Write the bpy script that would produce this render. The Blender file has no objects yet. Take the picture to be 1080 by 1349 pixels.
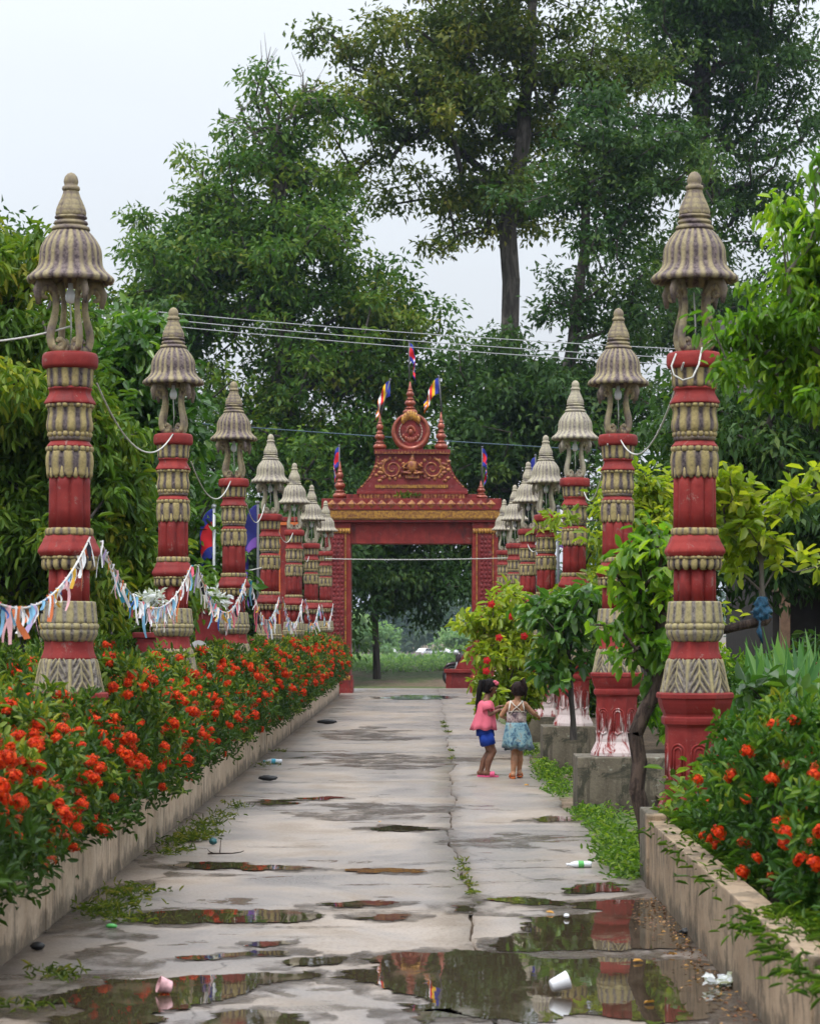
import bpy, bmesh, math, random
import numpy as np
from mathutils import Vector, Matrix

F = 3375.0           # focal length in photograph pixels (50 mm on a 16 mm wide sensor, 1080 px)
VX, VY = 563.0, 823.0  # where the walk's direction and the horizon lie in the photograph
EYE = 1.7
PI = math.pi
C = bpy.context.scene.collection
rnd = random.Random(7)


def P(x, y, d):
    """a point of the place at distance d along the walk that is seen at pixel x, y"""
    return Vector(((x - VX) * d / F, d, EYE + (VY - y) * d / F))


def G(x, y):
    """a point of the flat ground seen at pixel x, y"""
    d = F * EYE / (y - VY)
    return ((x - VX) * d / F, d)


# ------------------------------------------------------------------ node helpers
class NT:
    def __init__(self, tree):
        self.t = tree
        tree.nodes.clear()

    def n(self, kind, **kw):
        nd = self.t.nodes.new(kind)
        for k, v in kw.items():
            if k.startswith('_'):
                setattr(nd, k[1:], v)
        return nd

    def link(self, a, b):
        self.t.links.new(a, b)

    def val(self, sock, v):
        if hasattr(v, 'is_linked') or isinstance(v, bpy.types.NodeSocket):
            self.t.links.new(v, sock)
        else:
            sock.default_value = v

    def coord(self, which='Object'):
        return self.n('ShaderNodeTexCoord').outputs[which]

    def mapping(self, vec, scale=(1, 1, 1), loc=(0, 0, 0)):
        m = self.n('ShaderNodeMapping')
        self.link(vec, m.inputs['Vector'])
        m.inputs['Scale'].default_value = scale
        self.val(m.inputs['Location'], loc)
        return m.outputs['Vector']

    def noise(self, vec, scale=5.0, detail=4.0, rough=0.6, dist=0.0, out='Fac'):
        m = self.n('ShaderNodeTexNoise')
        if vec is not None:
            self.link(vec, m.inputs['Vector'])
        m.inputs['Scale'].default_value = scale
        m.inputs['Detail'].default_value = detail
        m.inputs['Roughness'].default_value = rough
        m.inputs['Distortion'].default_value = dist
        return m.outputs[out]

    def voronoi(self, vec, scale=5.0, feature='F1', out='Distance'):
        m = self.n('ShaderNodeTexVoronoi', _feature=feature)
        self.link(vec, m.inputs['Vector'])
        m.inputs['Scale'].default_value = scale
        return m.outputs[out]

    def math(self, op, a, b=0.0, clamp=False):
        m = self.n('ShaderNodeMath', _operation=op, _use_clamp=clamp)
        self.val(m.inputs[0], a)
        self.val(m.inputs[1], b)
        return m.outputs[0]

    def ramp(self, fac, stops, interp='LINEAR'):
        m = self.n('ShaderNodeValToRGB')
        m.color_ramp.interpolation = interp
        e = m.color_ramp.elements
        while len(e) < len(stops):
            e.new(0.5)
        for i, (p, c) in enumerate(stops):
            e[i].position = p
            if not isinstance(c, (tuple, list)):
                c = (c, c, c)
            e[i].color = (*c[:3], 1)
        self.link(fac, m.inputs[0])
        return m.outputs['Color']

    def step(self, fac, lo, hi, a=0.0, b=1.0):
        m = self.n('ShaderNodeMapRange', _interpolation_type='SMOOTHSTEP')
        self.val(m.inputs['Value'], fac)
        m.inputs['From Min'].default_value = lo
        m.inputs['From Max'].default_value = hi
        m.inputs['To Min'].default_value = a
        m.inputs['To Max'].default_value = b
        return m.outputs['Result']

    def mix(self, fac, a, b, blend='MIX'):
        m = self.n('ShaderNodeMix', _data_type='RGBA', _blend_type=blend)
        self.val(m.inputs[0], fac)
        for s, v in ((m.inputs[6], a), (m.inputs[7], b)):
            if isinstance(v, (tuple, list)):
                s.default_value = (*v[:3], 1)
            else:
                self.link(v, s)
        return m.outputs[2]

    def attr(self, name, out='Fac'):
        m = self.n('ShaderNodeAttribute', _attribute_name=name)
        return m.outputs[out]

    def bump(self, h, strength=0.3, dist=0.02):
        m = self.n('ShaderNodeBump')
        self.link(h, m.inputs['Height'])
        m.inputs['Strength'].default_value = strength
        m.inputs['Distance'].default_value = dist
        return m.outputs['Normal']

    def sep(self, vec):
        m = self.n('ShaderNodeSeparateXYZ')
        self.link(vec, m.inputs[0])
        return m.outputs

    def bsdf(self, color, rough=0.6, spec=0.5, normal=None, **kw):
        b = self.n('ShaderNodeBsdfPrincipled')
        if isinstance(color, (tuple, list)):
            b.inputs['Base Color'].default_value = (*color[:3], 1)
        else:
            self.link(color, b.inputs['Base Color'])
        self.val(b.inputs['Roughness'], rough)
        self.val(b.inputs['Specular IOR Level'], spec)
        if normal is not None:
            self.link(normal, b.inputs['Normal'])
        for k, v in kw.items():
            self.val(b.inputs[k.replace('_', ' ')], v)
        return b.outputs[0]

    def out(self, s):
        o = self.n('ShaderNodeOutputMaterial')
        self.link(s, o.inputs['Surface'])


MATS = {}


def material(name):
    m = bpy.data.materials.new(name)
    m.use_nodes = True
    MATS[name] = m
    return m, NT(m.node_tree)


def plain(name, col, rough=0.6, spec=0.4, var=0.25, scale=14.0, bump=0.15, metallic=0.0):
    """a simple weathered surface: colour with blotches and a fine relief"""
    m, t = material(name)
    co = t.coord()
    nz = t.noise(co, scale, 5, 0.65)
    dark = tuple(c * (1 - var) for c in col)
    light = tuple(min(1, c * (1 + var)) for c in col)
    c = t.ramp(nz, [(0.3, dark), (0.7, light)])
    t.out(t.bsdf(c, rough, spec, t.bump(t.noise(co, scale * 5, 3), bump, 0.01), Metallic=metallic))
    return m


# ------------------------------------------------------------------ object helpers
def link(o, parent=None):
    C.objects.link(o)
    if parent is not None:
        o.parent = parent
    return o


def tag(o, label=None, cat=None, group=None, kind=None):
    if label:
        o['label'] = label
    if cat:
        o['category'] = cat
    if group:
        o['group'] = group
    if kind:
        o['kind'] = kind
    return o


def thing(name, label, cat, loc=(0, 0, 0), rz=0.0, group=None):
    o = bpy.data.objects.new(name, None)
    o.empty_display_size = 0.2
    o.location = loc
    o.rotation_euler = (0, 0, rz)
    link(o)
    return tag(o, label, cat, group)


def children(o):
    return [x for x in bpy.data.objects if x.parent == o]


def copy_tree(o, kids, parent=None):
    """a copy of a thing with its parts and their sub-parts; kids maps an object to its children"""
    c = o.copy()
    link(c, parent)
    for ch in kids.get(o.name, []):
        copy_tree(ch, kids, c)
    return c


def kid_map():
    k = {}
    for x in bpy.data.objects:
        if x.parent is not None:
            k.setdefault(x.parent.name, []).append(x)
    return k


def np_mesh(name, V, Q, attrs=None, smooth=False):
    """mesh from vertex array V (n,3) and quad or triangle array Q (m,k)"""
    V = np.asarray(V, dtype=np.float32)
    Q = np.asarray(Q, dtype=np.int32)
    k = Q.shape[1]
    me = bpy.data.meshes.new(name)
    me.vertices.add(len(V))
    me.vertices.foreach_set('co', V.ravel())
    me.loops.add(Q.size)
    me.loops.foreach_set('vertex_index', Q.ravel())
    me.polygons.add(len(Q))
    me.polygons.foreach_set('loop_start', np.arange(0, Q.size, k, dtype=np.int32))
    if smooth:
        me.polygons.foreach_set('use_smooth', np.ones(len(Q), dtype=bool))
    me.update(calc_edges=True)
    for an, (dom, arr) in (attrs or {}).items():
        a = me.attributes.new(an, 'FLOAT', dom)
        a.data.foreach_set('value', np.asarray(arr, dtype=np.float32).ravel())
    return me


def obj(name, me, mat, parent=None, loc=None, rz=None):
    o = bpy.data.objects.new(name, me)
    if mat is not None and len(me.materials) == 0:
        me.materials.append(mat)
    if loc is not None:
        o.location = loc
    if rz is not None:
        o.rotation_euler = (0, 0, rz)
    return link(o, parent)


class MB:
    """collects shapes of ONE part and links them as one mesh"""

    def __init__(self):
        self.v, self.f, self.p, self.sm = [], [], [], []

    def add(self, vs, fs, paint=None, smooth=False):
        b = len(self.v)
        self.v += [tuple(x) for x in vs]
        self.p += list(paint) if paint is not None else [0.5] * len(vs)
        for f in fs:
            self.f.append(tuple(i + b for i in f))
            self.sm.append(smooth)
        return self

    def box(self, x0, x1, y0, y1, z0, z1, paint=0.5):
        vs = [(x, y, z) for z in (z0, z1) for y in (y0, y1) for x in (x0, x1)]
        fs = [(0, 2, 3, 1), (4, 5, 7, 6), (0, 1, 5, 4), (2, 6, 7, 3), (0, 4, 6, 2), (1, 3, 7, 5)]
        return self.add(vs, fs, [paint] * 8)

    def lathe(self, prof, n=32, fn=None, center=(0, 0, 0), smooth=True, cap=True, phase=0.0, sq=(1, 1)):
        """prof: list of (r, z). fn(th, k, r, z) -> (r, z, paint)"""
        vs, ps, fs = [], [], []
        m = len(prof)
        for k, (r, z) in enumerate(prof):
            for i in range(n):
                th = 2 * PI * i / n + phase
                rr, zz, pp = fn(th, k, r, z) if fn else (r, z, 0.5)
                vs.append((center[0] + rr * math.cos(th) * sq[0], center[1] + rr * math.sin(th) * sq[1], center[2] + zz))
                ps.append(pp)
        for k in range(m - 1):
            for i in range(n):
                j = (i + 1) % n
                fs.append((k * n + i, k * n + j, (k + 1) * n + j, (k + 1) * n + i))
        self.add(vs, fs, ps, smooth)
        if cap:
            b = len(self.v) - m * n
            self.f.append(tuple(b + i for i in reversed(range(n))))
            self.sm.append(False)
            self.f.append(tuple(b + (m - 1) * n + i for i in range(n)))
            self.sm.append(False)
        return self

    def tube(self, pts, rad, n=6, cap=True, flat=1.0, up=(0, 0, 1), smooth=True, paint=None):
        """pts: points; rad: radius or list; flat: width ratio across the tube's side direction"""
        pts = [Vector(p) for p in pts]
        m = len(pts)
        R = rad if isinstance(rad, (list, tuple)) else [rad] * m
        vs, fs, ps = [], [], []
        upv = Vector(up)
        for k, p in enumerate(pts):
            t = (pts[min(k + 1, m - 1)] - pts[max(k - 1, 0)])
            if t.length < 1e-9:
                t = Vector((0, 0, 1))
            t.normalize()
            s = t.cross(upv)
            if s.length < 1e-3:
                s = t.cross(Vector((1, 0, 0)) if abs(t.x) < 0.9 else Vector((0, 1, 0)))
            s.normalize()
            w = s.cross(t)
            for i in range(n):
                a = 2 * PI * i / n
                vs.append(p + s * (R[k] * flat * math.cos(a)) + w * (R[k] * math.sin(a)))
                ps.append(paint[k] if paint else 0.5)
        for k in range(m - 1):
            for i in range(n):
                j = (i + 1) % n
                fs.append((k * n + i, k * n + j, (k + 1) * n + j, (k + 1) * n + i))
        if cap:
            fs.append(tuple(reversed(range(n))))
            fs.append(tuple((m - 1) * n + i for i in range(n)))
        return self.add(vs, fs, ps, smooth)

    def ball(self, c, r, sq=(1, 1, 1), n=12, m=8, paint=0.5):
        vs, fs = [], []
        for k in range(m + 1):
            ph = PI * k / m
            for i in range(n):
                th = 2 * PI * i / n
                vs.append((c[0] + r * sq[0] * math.sin(ph) * math.cos(th), c[1] + r * sq[1] * math.sin(ph) * math.sin(th), c[2] + r * sq[2] * math.cos(ph)))
        for k in range(m):
            for i in range(n):
                j = (i + 1) % n
                fs.append((k * n + i, (k + 1) * n + i, (k + 1) * n + j, k * n + j))
        return self.add(vs, fs, [paint] * len(vs), True)

    def prism(self, outline, y0, y1, paint=0.5):
        """outline: list of (x, z), extruded along y"""
        n = len(outline)
        vs = [(x, y0, z) for x, z in outline] + [(x, y1, z) for x, z in outline]
        fs = [tuple(range(n)), tuple(reversed(range(n, 2 * n)))]
        fs += [(i, i + n, (i + 1) % n + n, (i + 1) % n) for i in range(n)]
        return self.add(vs, fs, [paint] * (2 * n))

    def mesh(self, name, bevel=0.0, weld=False):
        me = bpy.data.meshes.new(name)
        me.from_pydata(self.v, [], self.f)
        a = me.attributes.new('paint', 'FLOAT', 'POINT')
        a.data.foreach_set('value', self.p)
        me.polygons.foreach_set('use_smooth', self.sm)
        bm = bmesh.new()
        bm.from_mesh(me)
        if weld:
            bmesh.ops.remove_doubles(bm, verts=bm.verts, dist=1e-5)
        bmesh.ops.recalc_face_normals(bm, faces=bm.faces)
        if bevel > 0:
            es = [e for e in bm.edges if len(e.link_faces) == 2 and e.calc_face_angle(0) > 0.6]
            bmesh.ops.bevel(bm, geom=es, offset=bevel, segments=2, affect='EDGES', profile=0.6)
        bm.to_mesh(me)
        bm.free()
        me.update()
        return me

    def build(self, name, mat, parent=None, loc=None, rz=None, bevel=0.0):
        return obj(name, self.mesh(name, bevel), mat, parent, loc, rz)


# ------------------------------------------------------------------ leaves
T4 = (np.array([0, .42, 1, .42]), np.array([0, .5, 0, -.5]), np.array([0, .10, -.12, .10]), np.array([[0, 1, 2, 3]]))
T6 = (np.array([0, .3, .72, 1, .72, .3]), np.array([0, .46, .36, 0, -.36, -.46]), np.array([0, .12, .07, -.14, .07, .12]),
      np.array([[0, 1, 2, 3], [0, 3, 4, 5]]))


def unit(a):
    return a / np.maximum(np.linalg.norm(a, axis=1, keepdims=True), 1e-9)


def leaf_arrays(Pt, D, Nr, L, W, T):
    S = unit(np.cross(D, Nr))
    N2 = np.cross(S, D)
    u, v, w, q = T
    V = (Pt[:, None, :] + D[:, None, :] * (u[None, :, None] * L[:, None, None])
         + S[:, None, :] * (v[None, :, None] * W[:, None, None]) + N2[:, None, :] * (w[None, :, None] * L[:, None, None]))
    k = len(u)
    Q = (np.arange(len(Pt))[:, None, None] * k + q[None]).reshape(-1, q.shape[1])
    return V.reshape(-1, 3), Q


def leaf_mesh(name, Pt, D, Nr, L, W, tint, T=T4):
    V, Q = leaf_arrays(Pt, D, Nr, L, W, T)
    return np_mesh(name, V, Q, {'tint': ('FACE', np.repeat(tint, len(T[3])))})


def scatter_leaves(rng, cents, rads, per, L, W, droop=0.3, flat=0.75, ctint=None, outward=0.8, origin=None):
    """leaf positions, directions and normals round clump centres"""
    n = len(cents) * per
    idx = np.repeat(np.arange(len(cents)), per)
    off = rng.normal(size=(n, 3))
    off = unit(off) * (rng.random((n, 1)) ** 0.5)
    off[:, 2] *= flat
    Pt = cents[idx] + off * rads[idx][:, None]
    D = unit(off * outward + rng.normal(size=(n, 3)) * 0.6 + np.array([0, 0, -droop]))
    Nr = unit(np.array([0, 0, 1.0]) + off * 0.5 + rng.normal(size=(n, 3)) * 0.55)
    Ls = L * rng.uniform(0.65, 1.3, n)
    Ws = W * rng.uniform(0.7, 1.25, n)
    ct = ctint if ctint is not None else rng.random(len(cents))
    tint = np.clip(ct[idx] * 0.55 + rng.random(n) * 0.45, 0, 1)
    return Pt, D, Nr, Ls, Ws, tint


def leaf_mat(name, stops, rough=0.5, spec=0.22, trans=0.27, tmul=2.1):
    m, t = material(name)
    tint = t.attr('tint')
    col = t.ramp(tint, stops)
    b = t.bsdf(col, rough, spec)
    tr = t.n('ShaderNodeBsdfTranslucent')
    bright = t.mix(1.0, col, (tmul, tmul * 1.05, tmul * 0.5), 'MULTIPLY')
    t.link(bright, tr.inputs['Color'])
    mx = t.n('ShaderNodeMixShader')
    mx.inputs[0].default_value = trans
    t.link(b, mx.inputs[1])
    t.link(tr.outputs[0], mx.inputs[2])
    t.out(mx.outputs[0])
    return m
# ------------------------------------------------------------------ materials
def red_paint(name, lime=0.0, z0=0.0, worn=0.35, base=(0.215, 0.018, 0.016), mould=0.0):
    """old dark red wall paint with faded blotches, dark runs and lime bloom near the foot"""
    m, t = material(name)
    co = t.coord()
    info = t.n('ShaderNodeObjectInfo').outputs['Random']
    off = t.n('ShaderNodeCombineXYZ')
    t.link(t.math('MULTIPLY', info, 37.0), off.inputs[0])
    t.link(t.math('MULTIPLY', info, 11.0), off.inputs[1])
    cv = t.mapping(co, (1, 1, 1), off.outputs[0])
    n1 = t.noise(cv, 5, 6, 0.65)
    runs = t.noise(t.mapping(cv, (26, 26, 1.6)), 1.0, 4, 0.6)
    fade = t.mix(t.step(n1, 0.40, 0.66), base, (base[0] * 1.4, base[1] * 2.1, base[2] * 2.0))
    c = t.mix(t.math('MULTIPLY', t.step(runs, 0.5, 0.75), worn), fade, (0.11, 0.022, 0.024))
    spots = t.step(t.noise(cv, 60, 3, 0.7), 0.64, 0.74)
    c = t.mix(t.math('MULTIPLY', spots, 0.6), c, (0.33, 0.17, 0.15))
    peel = t.step(t.noise(cv, 9, 7, 0.78, 0.7), 0.595, 0.63)
    c = t.mix(t.math('MULTIPLY', peel, 0.75), c, (0.27, 0.155, 0.135))
    grime = t.step(t.noise(t.mapping(cv, (5, 5, 2)), 1.0, 6, 0.7, 0.5), 0.52, 0.72)
    c = t.mix(t.math('MULTIPLY', grime, 0.75), c, (0.085, 0.018, 0.020))
    c = t.mix(t.math('MULTIPLY', info, 0.35), c, (0.13, 0.018, 0.018))
    if mould:
        mk = t.step(t.noise(t.mapping(cv, (2.2, 2.2, 0.9)), 1.0, 7, 0.75, 0.8), 0.52, 0.64)
        c = t.mix(t.math('MULTIPLY', mk, mould), c, (0.030, 0.016, 0.014))
    if lime > 0:
        z = t.sep(co)[2]
        low = t.step(z, z0, z0 + 0.75, 1.0, 0.0)
        patch = t.noise(t.mapping(cv, (9, 9, 2.2)), 1.0, 6, 0.7, 1.2)
        k = t.step(t.math('ADD', patch, t.math('MULTIPLY', low, 0.30 * lime)), 0.66, 0.80)
        c = t.mix(k, c, (0.56, 0.47, 0.46))
    rough = t.step(n1, 0.3, 0.7, 0.52, 0.72)
    t.out(t.bsdf(c, rough, 0.22, t.bump(t.noise(cv, 45, 5, 0.7), 0.35, 0.006)))
    return m


RED = red_paint('red_paint')
RED_FOOT = red_paint('red_paint_limed', 1.0, 0.0)
RED_FOOT_CLEAN = red_paint('red_paint_few_lime', 0.45, 0.0)
RED_DARK = red_paint('red_paint_dark', 0, 0, 0.7, (0.145, 0.016, 0.017), 0.5)
GATE_RED = red_paint('gate_red_paint', 0, 0, 0.5, (0.195, 0.019, 0.016), 0.6)


def gilt(name, ochre, deep, pale, cover=0.5):
    """cast concrete petals: ochre paint on the raised ribs, bare purple grey cement between, weathered"""
    m, t = material(name)
    co = t.coord()
    info = t.n('ShaderNodeObjectInfo').outputs['Random']
    off = t.n('ShaderNodeCombineXYZ')
    t.link(t.math('MULTIPLY', info, 23.0), off.inputs[0])
    t.link(t.math('MULTIPLY', info, 51.0), off.inputs[2])
    cv = t.mapping(co, (1, 1, 1), off.outputs[0])
    p = t.attr('paint')
    n1 = t.noise(t.mapping(cv, (7, 7, 4.5)), 1.0, 6, 0.68, 0.6)
    n2 = t.noise(cv, 38, 5, 0.7)
    k = t.step(t.math('ADD', t.math('MULTIPLY', p, 0.60), t.math('MULTIPLY', n1, 0.95)), 0.58 + (0.5 - cover) * 0.6, 1.02 + (0.5 - cover) * 0.6)
    och = t.mix(t.step(n2, 0.4, 0.66), ochre, tuple(c * 0.66 for c in ochre))
    bare = t.mix(t.step(n2, 0.36, 0.64), deep, pale)
    c = t.mix(k, bare, och)
    t.out(t.bsdf(c, 0.72, 0.25, t.bump(t.math('ADD', n2, t.math('MULTIPLY', n1, 0.6)), 0.5, 0.008)))
    return m


GILT = gilt('gilt_cement', (0.36, 0.285, 0.125), (0.045, 0.035, 0.041), (0.150, 0.118, 0.116), 0.38)
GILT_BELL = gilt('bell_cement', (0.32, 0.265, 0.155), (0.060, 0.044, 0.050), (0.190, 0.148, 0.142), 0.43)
GILT_PALE = gilt('hazed_bell_cement', (0.43, 0.385, 0.275), (0.145, 0.122, 0.115), (0.33, 0.29, 0.25), 0.45)  # paler copy of the bell colours, distance haze painted in
GILT_GREY = gilt('grey_gilt_cement', (0.36, 0.305, 0.155), (0.075, 0.062, 0.060), (0.26, 0.23, 0.20), 0.40)

GOLD_MAT, _t = material('gold_paint')
_co = _t.coord()
_n = _t.noise(_co, 16, 5, 0.7)
_c = _t.mix(_t.step(_n, 0.35, 0.64), (0.52, 0.27, 0.042), (0.17, 0.060, 0.026))
_t.out(_t.bsdf(_c, 0.36, 0.5, _t.bump(_n, 0.2, 0.01), Metallic=0.25))
OLD_GOLD, _t = material('old_gold_paint')
_co = _t.coord()
_n = _t.noise(_co, 11, 6, 0.75)
_c = _t.mix(_t.step(_n, 0.42, 0.58), (0.36, 0.155, 0.038), (0.16, 0.026, 0.020))
_t.out(_t.bsdf(_c, 0.42, 0.5, _t.bump(_n, 0.3, 0.01), Metallic=0.15))
BRONZE = plain('bronze_red_gloss', (0.24, 0.050, 0.022), 0.28, 0.6, 0.45, 9, 0.1, 0.2)


def concrete(name, a, b, moss=0.0, streak=0.5, rough=0.75):
    m, t = material(name)
    co = t.coord()
    n1 = t.noise(co, 2.2, 6, 0.7)
    fine = t.noise(co, 34, 5, 0.75)
    runs = t.math('MULTIPLY', t.noise(t.mapping(co, (9, 6.5, 1.1)), 1.0, 6, 0.7, 0.9), t.step(t.noise(co, 1.1, 4, 0.6), 0.3, 0.7, 0.80, 1.12))
    c = t.mix(t.step(n1, 0.32, 0.68), a, b)
    c = t.mix(t.math('MULTIPLY', t.step(runs, 0.50, 0.66), streak), c, tuple(x * 0.34 for x in a))
    c = t.mix(t.math('MULTIPLY', t.step(fine, 0.50, 0.72), 0.45), c, tuple(min(1, x * 1.4) for x in b))
    if moss:
        zz = t.sep(co)[2]
        dk = t.step(t.math('ADD', t.noise(co, 3.0, 6, 0.7), t.step(zz, 0.0, 0.22, 0.28, 0.0)), 0.60, 0.78)
        c = t.mix(t.math('MULTIPLY', dk, 0.72), c, (0.060, 0.048, 0.034))
        mk = t.step(t.noise(co, 4.5, 7, 0.75, 1.0), 0.50, 0.60)
        c = t.mix(t.math('MULTIPLY', mk, moss), c, (0.022, 0.024, 0.014))
        lk = t.step(t.noise(t.mapping(co, (1, 1, 1), (5, 3, 9)), 9, 5, 0.7), 0.60, 0.66)
        c = t.mix(t.math('MULTIPLY', lk, moss * 0.8), c, (0.30, 0.31, 0.26))
    t.out(t.bsdf(c, rough, 0.35, t.bump(t.math('ADD', fine, n1), 0.55, 0.012)))
    return m


WALL = concrete('kerb_wall_concrete', (0.37, 0.275, 0.190), (0.50, 0.395, 0.29), 0.22, 0.75)
WALL_WORN = concrete('worn_kerb_concrete', (0.25, 0.175, 0.110), (0.37, 0.275, 0.185), 0.45, 0.8)
PLINTH = concrete('mossy_plinth_concrete', (0.10, 0.082, 0.058), (0.17, 0.145, 0.105), 0.75, 0.6)
STONE = concrete('grey_stone', (0.20, 0.19, 0.165), (0.30, 0.285, 0.25), 0.5, 0.5)

# wet concrete of the walk
PATH, _t = material('wet_concrete_walk')
_co = _t.coord()
_big = _t.noise(_t.mapping(_co, (0.55, 0.40, 1)), 1.0, 6, 0.62, 0.8)
_mid = _t.noise(_t.mapping(_co, (1.5, 1.1, 1)), 1.0, 7, 0.68, 0.5)
_fine = _t.noise(_co, 42, 6, 0.8)
_grit = _t.voronoi(_co, 70)
_wet = _t.step(_t.math('ADD', _t.math('MULTIPLY', _big, 0.75), _t.math('MULTIPLY', _mid, 0.45)), 0.47, 0.76)
_dry = _t.mix(_t.step(_mid, 0.35, 0.65), (0.235, 0.185, 0.142), (0.355, 0.295, 0.245))
_dry = _t.mix(_t.math('MULTIPLY', _t.step(_grit, 0.30, 0.05), 0.60), _dry, (0.44, 0.37, 0.29))
_dry = _t.mix(_t.math('MULTIPLY', _t.step(_fine, 0.50, 0.66), 0.70), _dry, (0.085, 0.066, 0.052))
_wc = _t.mix(_t.step(_fine, 0.35, 0.7), (0.205, 0.183, 0.176), (0.135, 0.119, 0.114))
_c = _t.mix(_wet, _dry, _wc)
_cr = _t.voronoi(_t.mapping(_t.noise(_co, 1.2, 3, 0.5, 0, 'Color'), (0.0, 0.0, 0.0)), 1.0)
_warp = _t.n('ShaderNodeVectorMath', _operation='ADD')
_t.link(_co, _warp.inputs[0])
_wn = _t.n('ShaderNodeVectorMath', _operation='SCALE')
_t.link(_t.noise(_co, 1.7, 5, 0.6, 0, 'Color'), _wn.inputs[0])
_wn.inputs['Scale'].default_value = 0.5
_t.link(_wn.outputs[0], _warp.inputs[1])
_vor = _t.n('ShaderNodeTexVoronoi', _feature='DISTANCE_TO_EDGE')
_t.link(_t.mapping(_warp.outputs[0], (0.42, 0.30, 1)), _vor.inputs['Vector'])
_vor.inputs['Scale'].default_value = 1.0
_crack = _t.math('MULTIPLY', _t.step(_vor.outputs['Distance'], 0.0045, 0.0012), _t.step(_big, 0.46, 0.58))
_c = _t.mix(_t.math('MULTIPLY', _crack, 0.8), _c, (0.035, 0.028, 0.022))
_fn = _t.noise(_t.mapping(_co, (0.9, 1.7, 1), (3.0, 7.0, 0.0)), 1.0, 7, 0.66, 0.5)
_film = _t.math('MULTIPLY', _t.step(_fn, 0.585, 0.62), _wet)
_ro0 = _t.math('ADD', _t.math('MULTIPLY', _wet, -0.20), _t.step(_fine, 0.3, 0.7, 0.42, 0.58))
_ro = _t.math('MULTIPLY', _ro0, _t.math('SUBTRACT', 1.0, _t.math('MULTIPLY', _film, 0.80)))
_c = _t.mix(_t.math('MULTIPLY', _film, 0.6), _c, (0.070, 0.055, 0.043))
_h = _t.math('ADD', _t.math('MULTIPLY', _mid, 1.0), _t.math('ADD', _t.math('MULTIPLY', _fine, 0.10), _t.math('MULTIPLY', _crack, -0.5)))
_bs = _t.n('ShaderNodeBump')
_t.link(_h, _bs.inputs['Height'])
_t.link(_t.math('SUBTRACT', 0.42, _t.math('ADD', _t.math('MULTIPLY', _wet, 0.24), _t.math('MULTIPLY', _film, 0.16))), _bs.inputs['Strength'])
_bs.inputs['Distance'].default_value = 0.025
_t.out(_t.bsdf(_c, _ro, _t.math('ADD', 0.35, _t.math('MULTIPLY', _wet, 0.65)), _bs.outputs['Normal']))

WATER, _t = material('puddle_water')
_co = _t.coord()
_n = _t.noise(_t.mapping(_co, (5, 2.0, 1)), 1.0, 3, 0.5)
_sl = _t.step(_t.noise(_t.mapping(_co, (2.2, 1.4, 1)), 1.0, 6, 0.7, 0.6), 0.52, 0.68)
_t.out(_t.bsdf(_t.mix(_sl, (0.045, 0.032, 0.020), (0.105, 0.078, 0.054)), _t.math('ADD', 0.015, _t.math('MULTIPLY', _sl, 0.07)), 0.5, _t.bump(_n, 0.05, 0.012), IOR=1.60))

DAMP, _t = material('damp_margin')
_co = _t.coord()
_n = _t.noise(_t.mapping(_co, (3.0, 2.0, 1)), 1.0, 7, 0.72, 0.4)
_n2 = _t.noise(_co, 30, 5, 0.75)
_bd = _t.bsdf(_t.mix(_t.step(_n2, 0.35, 0.7), (0.105, 0.080, 0.062), (0.060, 0.046, 0.036)), _t.step(_n2, 0.3, 0.7, 0.16, 0.36), 0.6, _t.bump(_n2, 0.12, 0.01))
_mx = _t.n('ShaderNodeMixShader')
_t.link(_t.math('MULTIPLY', _t.step(_n, 0.38, 0.60), 0.75), _mx.inputs[0])
_t.link(_t.n('ShaderNodeBsdfTransparent').outputs[0], _mx.inputs[1])
_t.link(_bd, _mx.inputs[2])
_t.out(_mx.outputs[0])

SOIL, _t = material('damp_soil')
_co = _t.coord()
_n = _t.noise(_co, 6, 7, 0.75)
_t.out(_t.bsdf(_t.ramp(_n, [(0.3, (0.035, 0.025, 0.016)), (0.55, (0.095, 0.068, 0.045)), (0.75, (0.16, 0.115, 0.08))]), 0.85, 0.2, _t.bump(_n, 0.8, 0.05)))

GROUND, _t = material('earth_and_grass')
_co = _t.coord()
_n = _t.noise(_co, 0.35, 7, 0.7)
_n2 = _t.noise(_co, 6, 6, 0.8)
_g = _t.mix(_t.step(_n2, 0.35, 0.65), (0.050, 0.085, 0.022), (0.12, 0.15, 0.055))
_e = _t.mix(_t.step(_n2, 0.35, 0.65), (0.11, 0.080, 0.052), (0.215, 0.155, 0.11))
_y = _t.sep(_co)[1]
_k = _t.math('ADD', _t.step(_n, 0.42, 0.58), _t.step(_y, 74.0, 80.0), True)
_k = _t.math('MULTIPLY', _k, _t.step(_y, 130.0, 210.0, 1.0, 0.12))
_t.out(_t.bsdf(_t.mix(_k, _e, _g), 0.85, 0.2, _t.bump(_n2, 0.7, 0.06)))


def bark_mat(name, a, b, sc=6.0):
    m, t = material(name)
    co = t.coord()
    n = t.noise(t.mapping(co, (sc * 2.2, sc * 2.2, sc * 0.45)), 1.0, 6, 0.7, 0.8)
    n2 = t.noise(co, sc * 0.5, 4, 0.6)
    c = t.mix(t.step(n, 0.38, 0.66), a, b)
    c = t.mix(t.math('MULTIPLY', t.step(n2, 0.58, 0.68), 0.6), c, tuple(min(1, x * 2.2) for x in b))
    t.out(t.bsdf(c, 0.85, 0.2, t.bump(n, 0.8, 0.03)))
    return m


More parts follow.
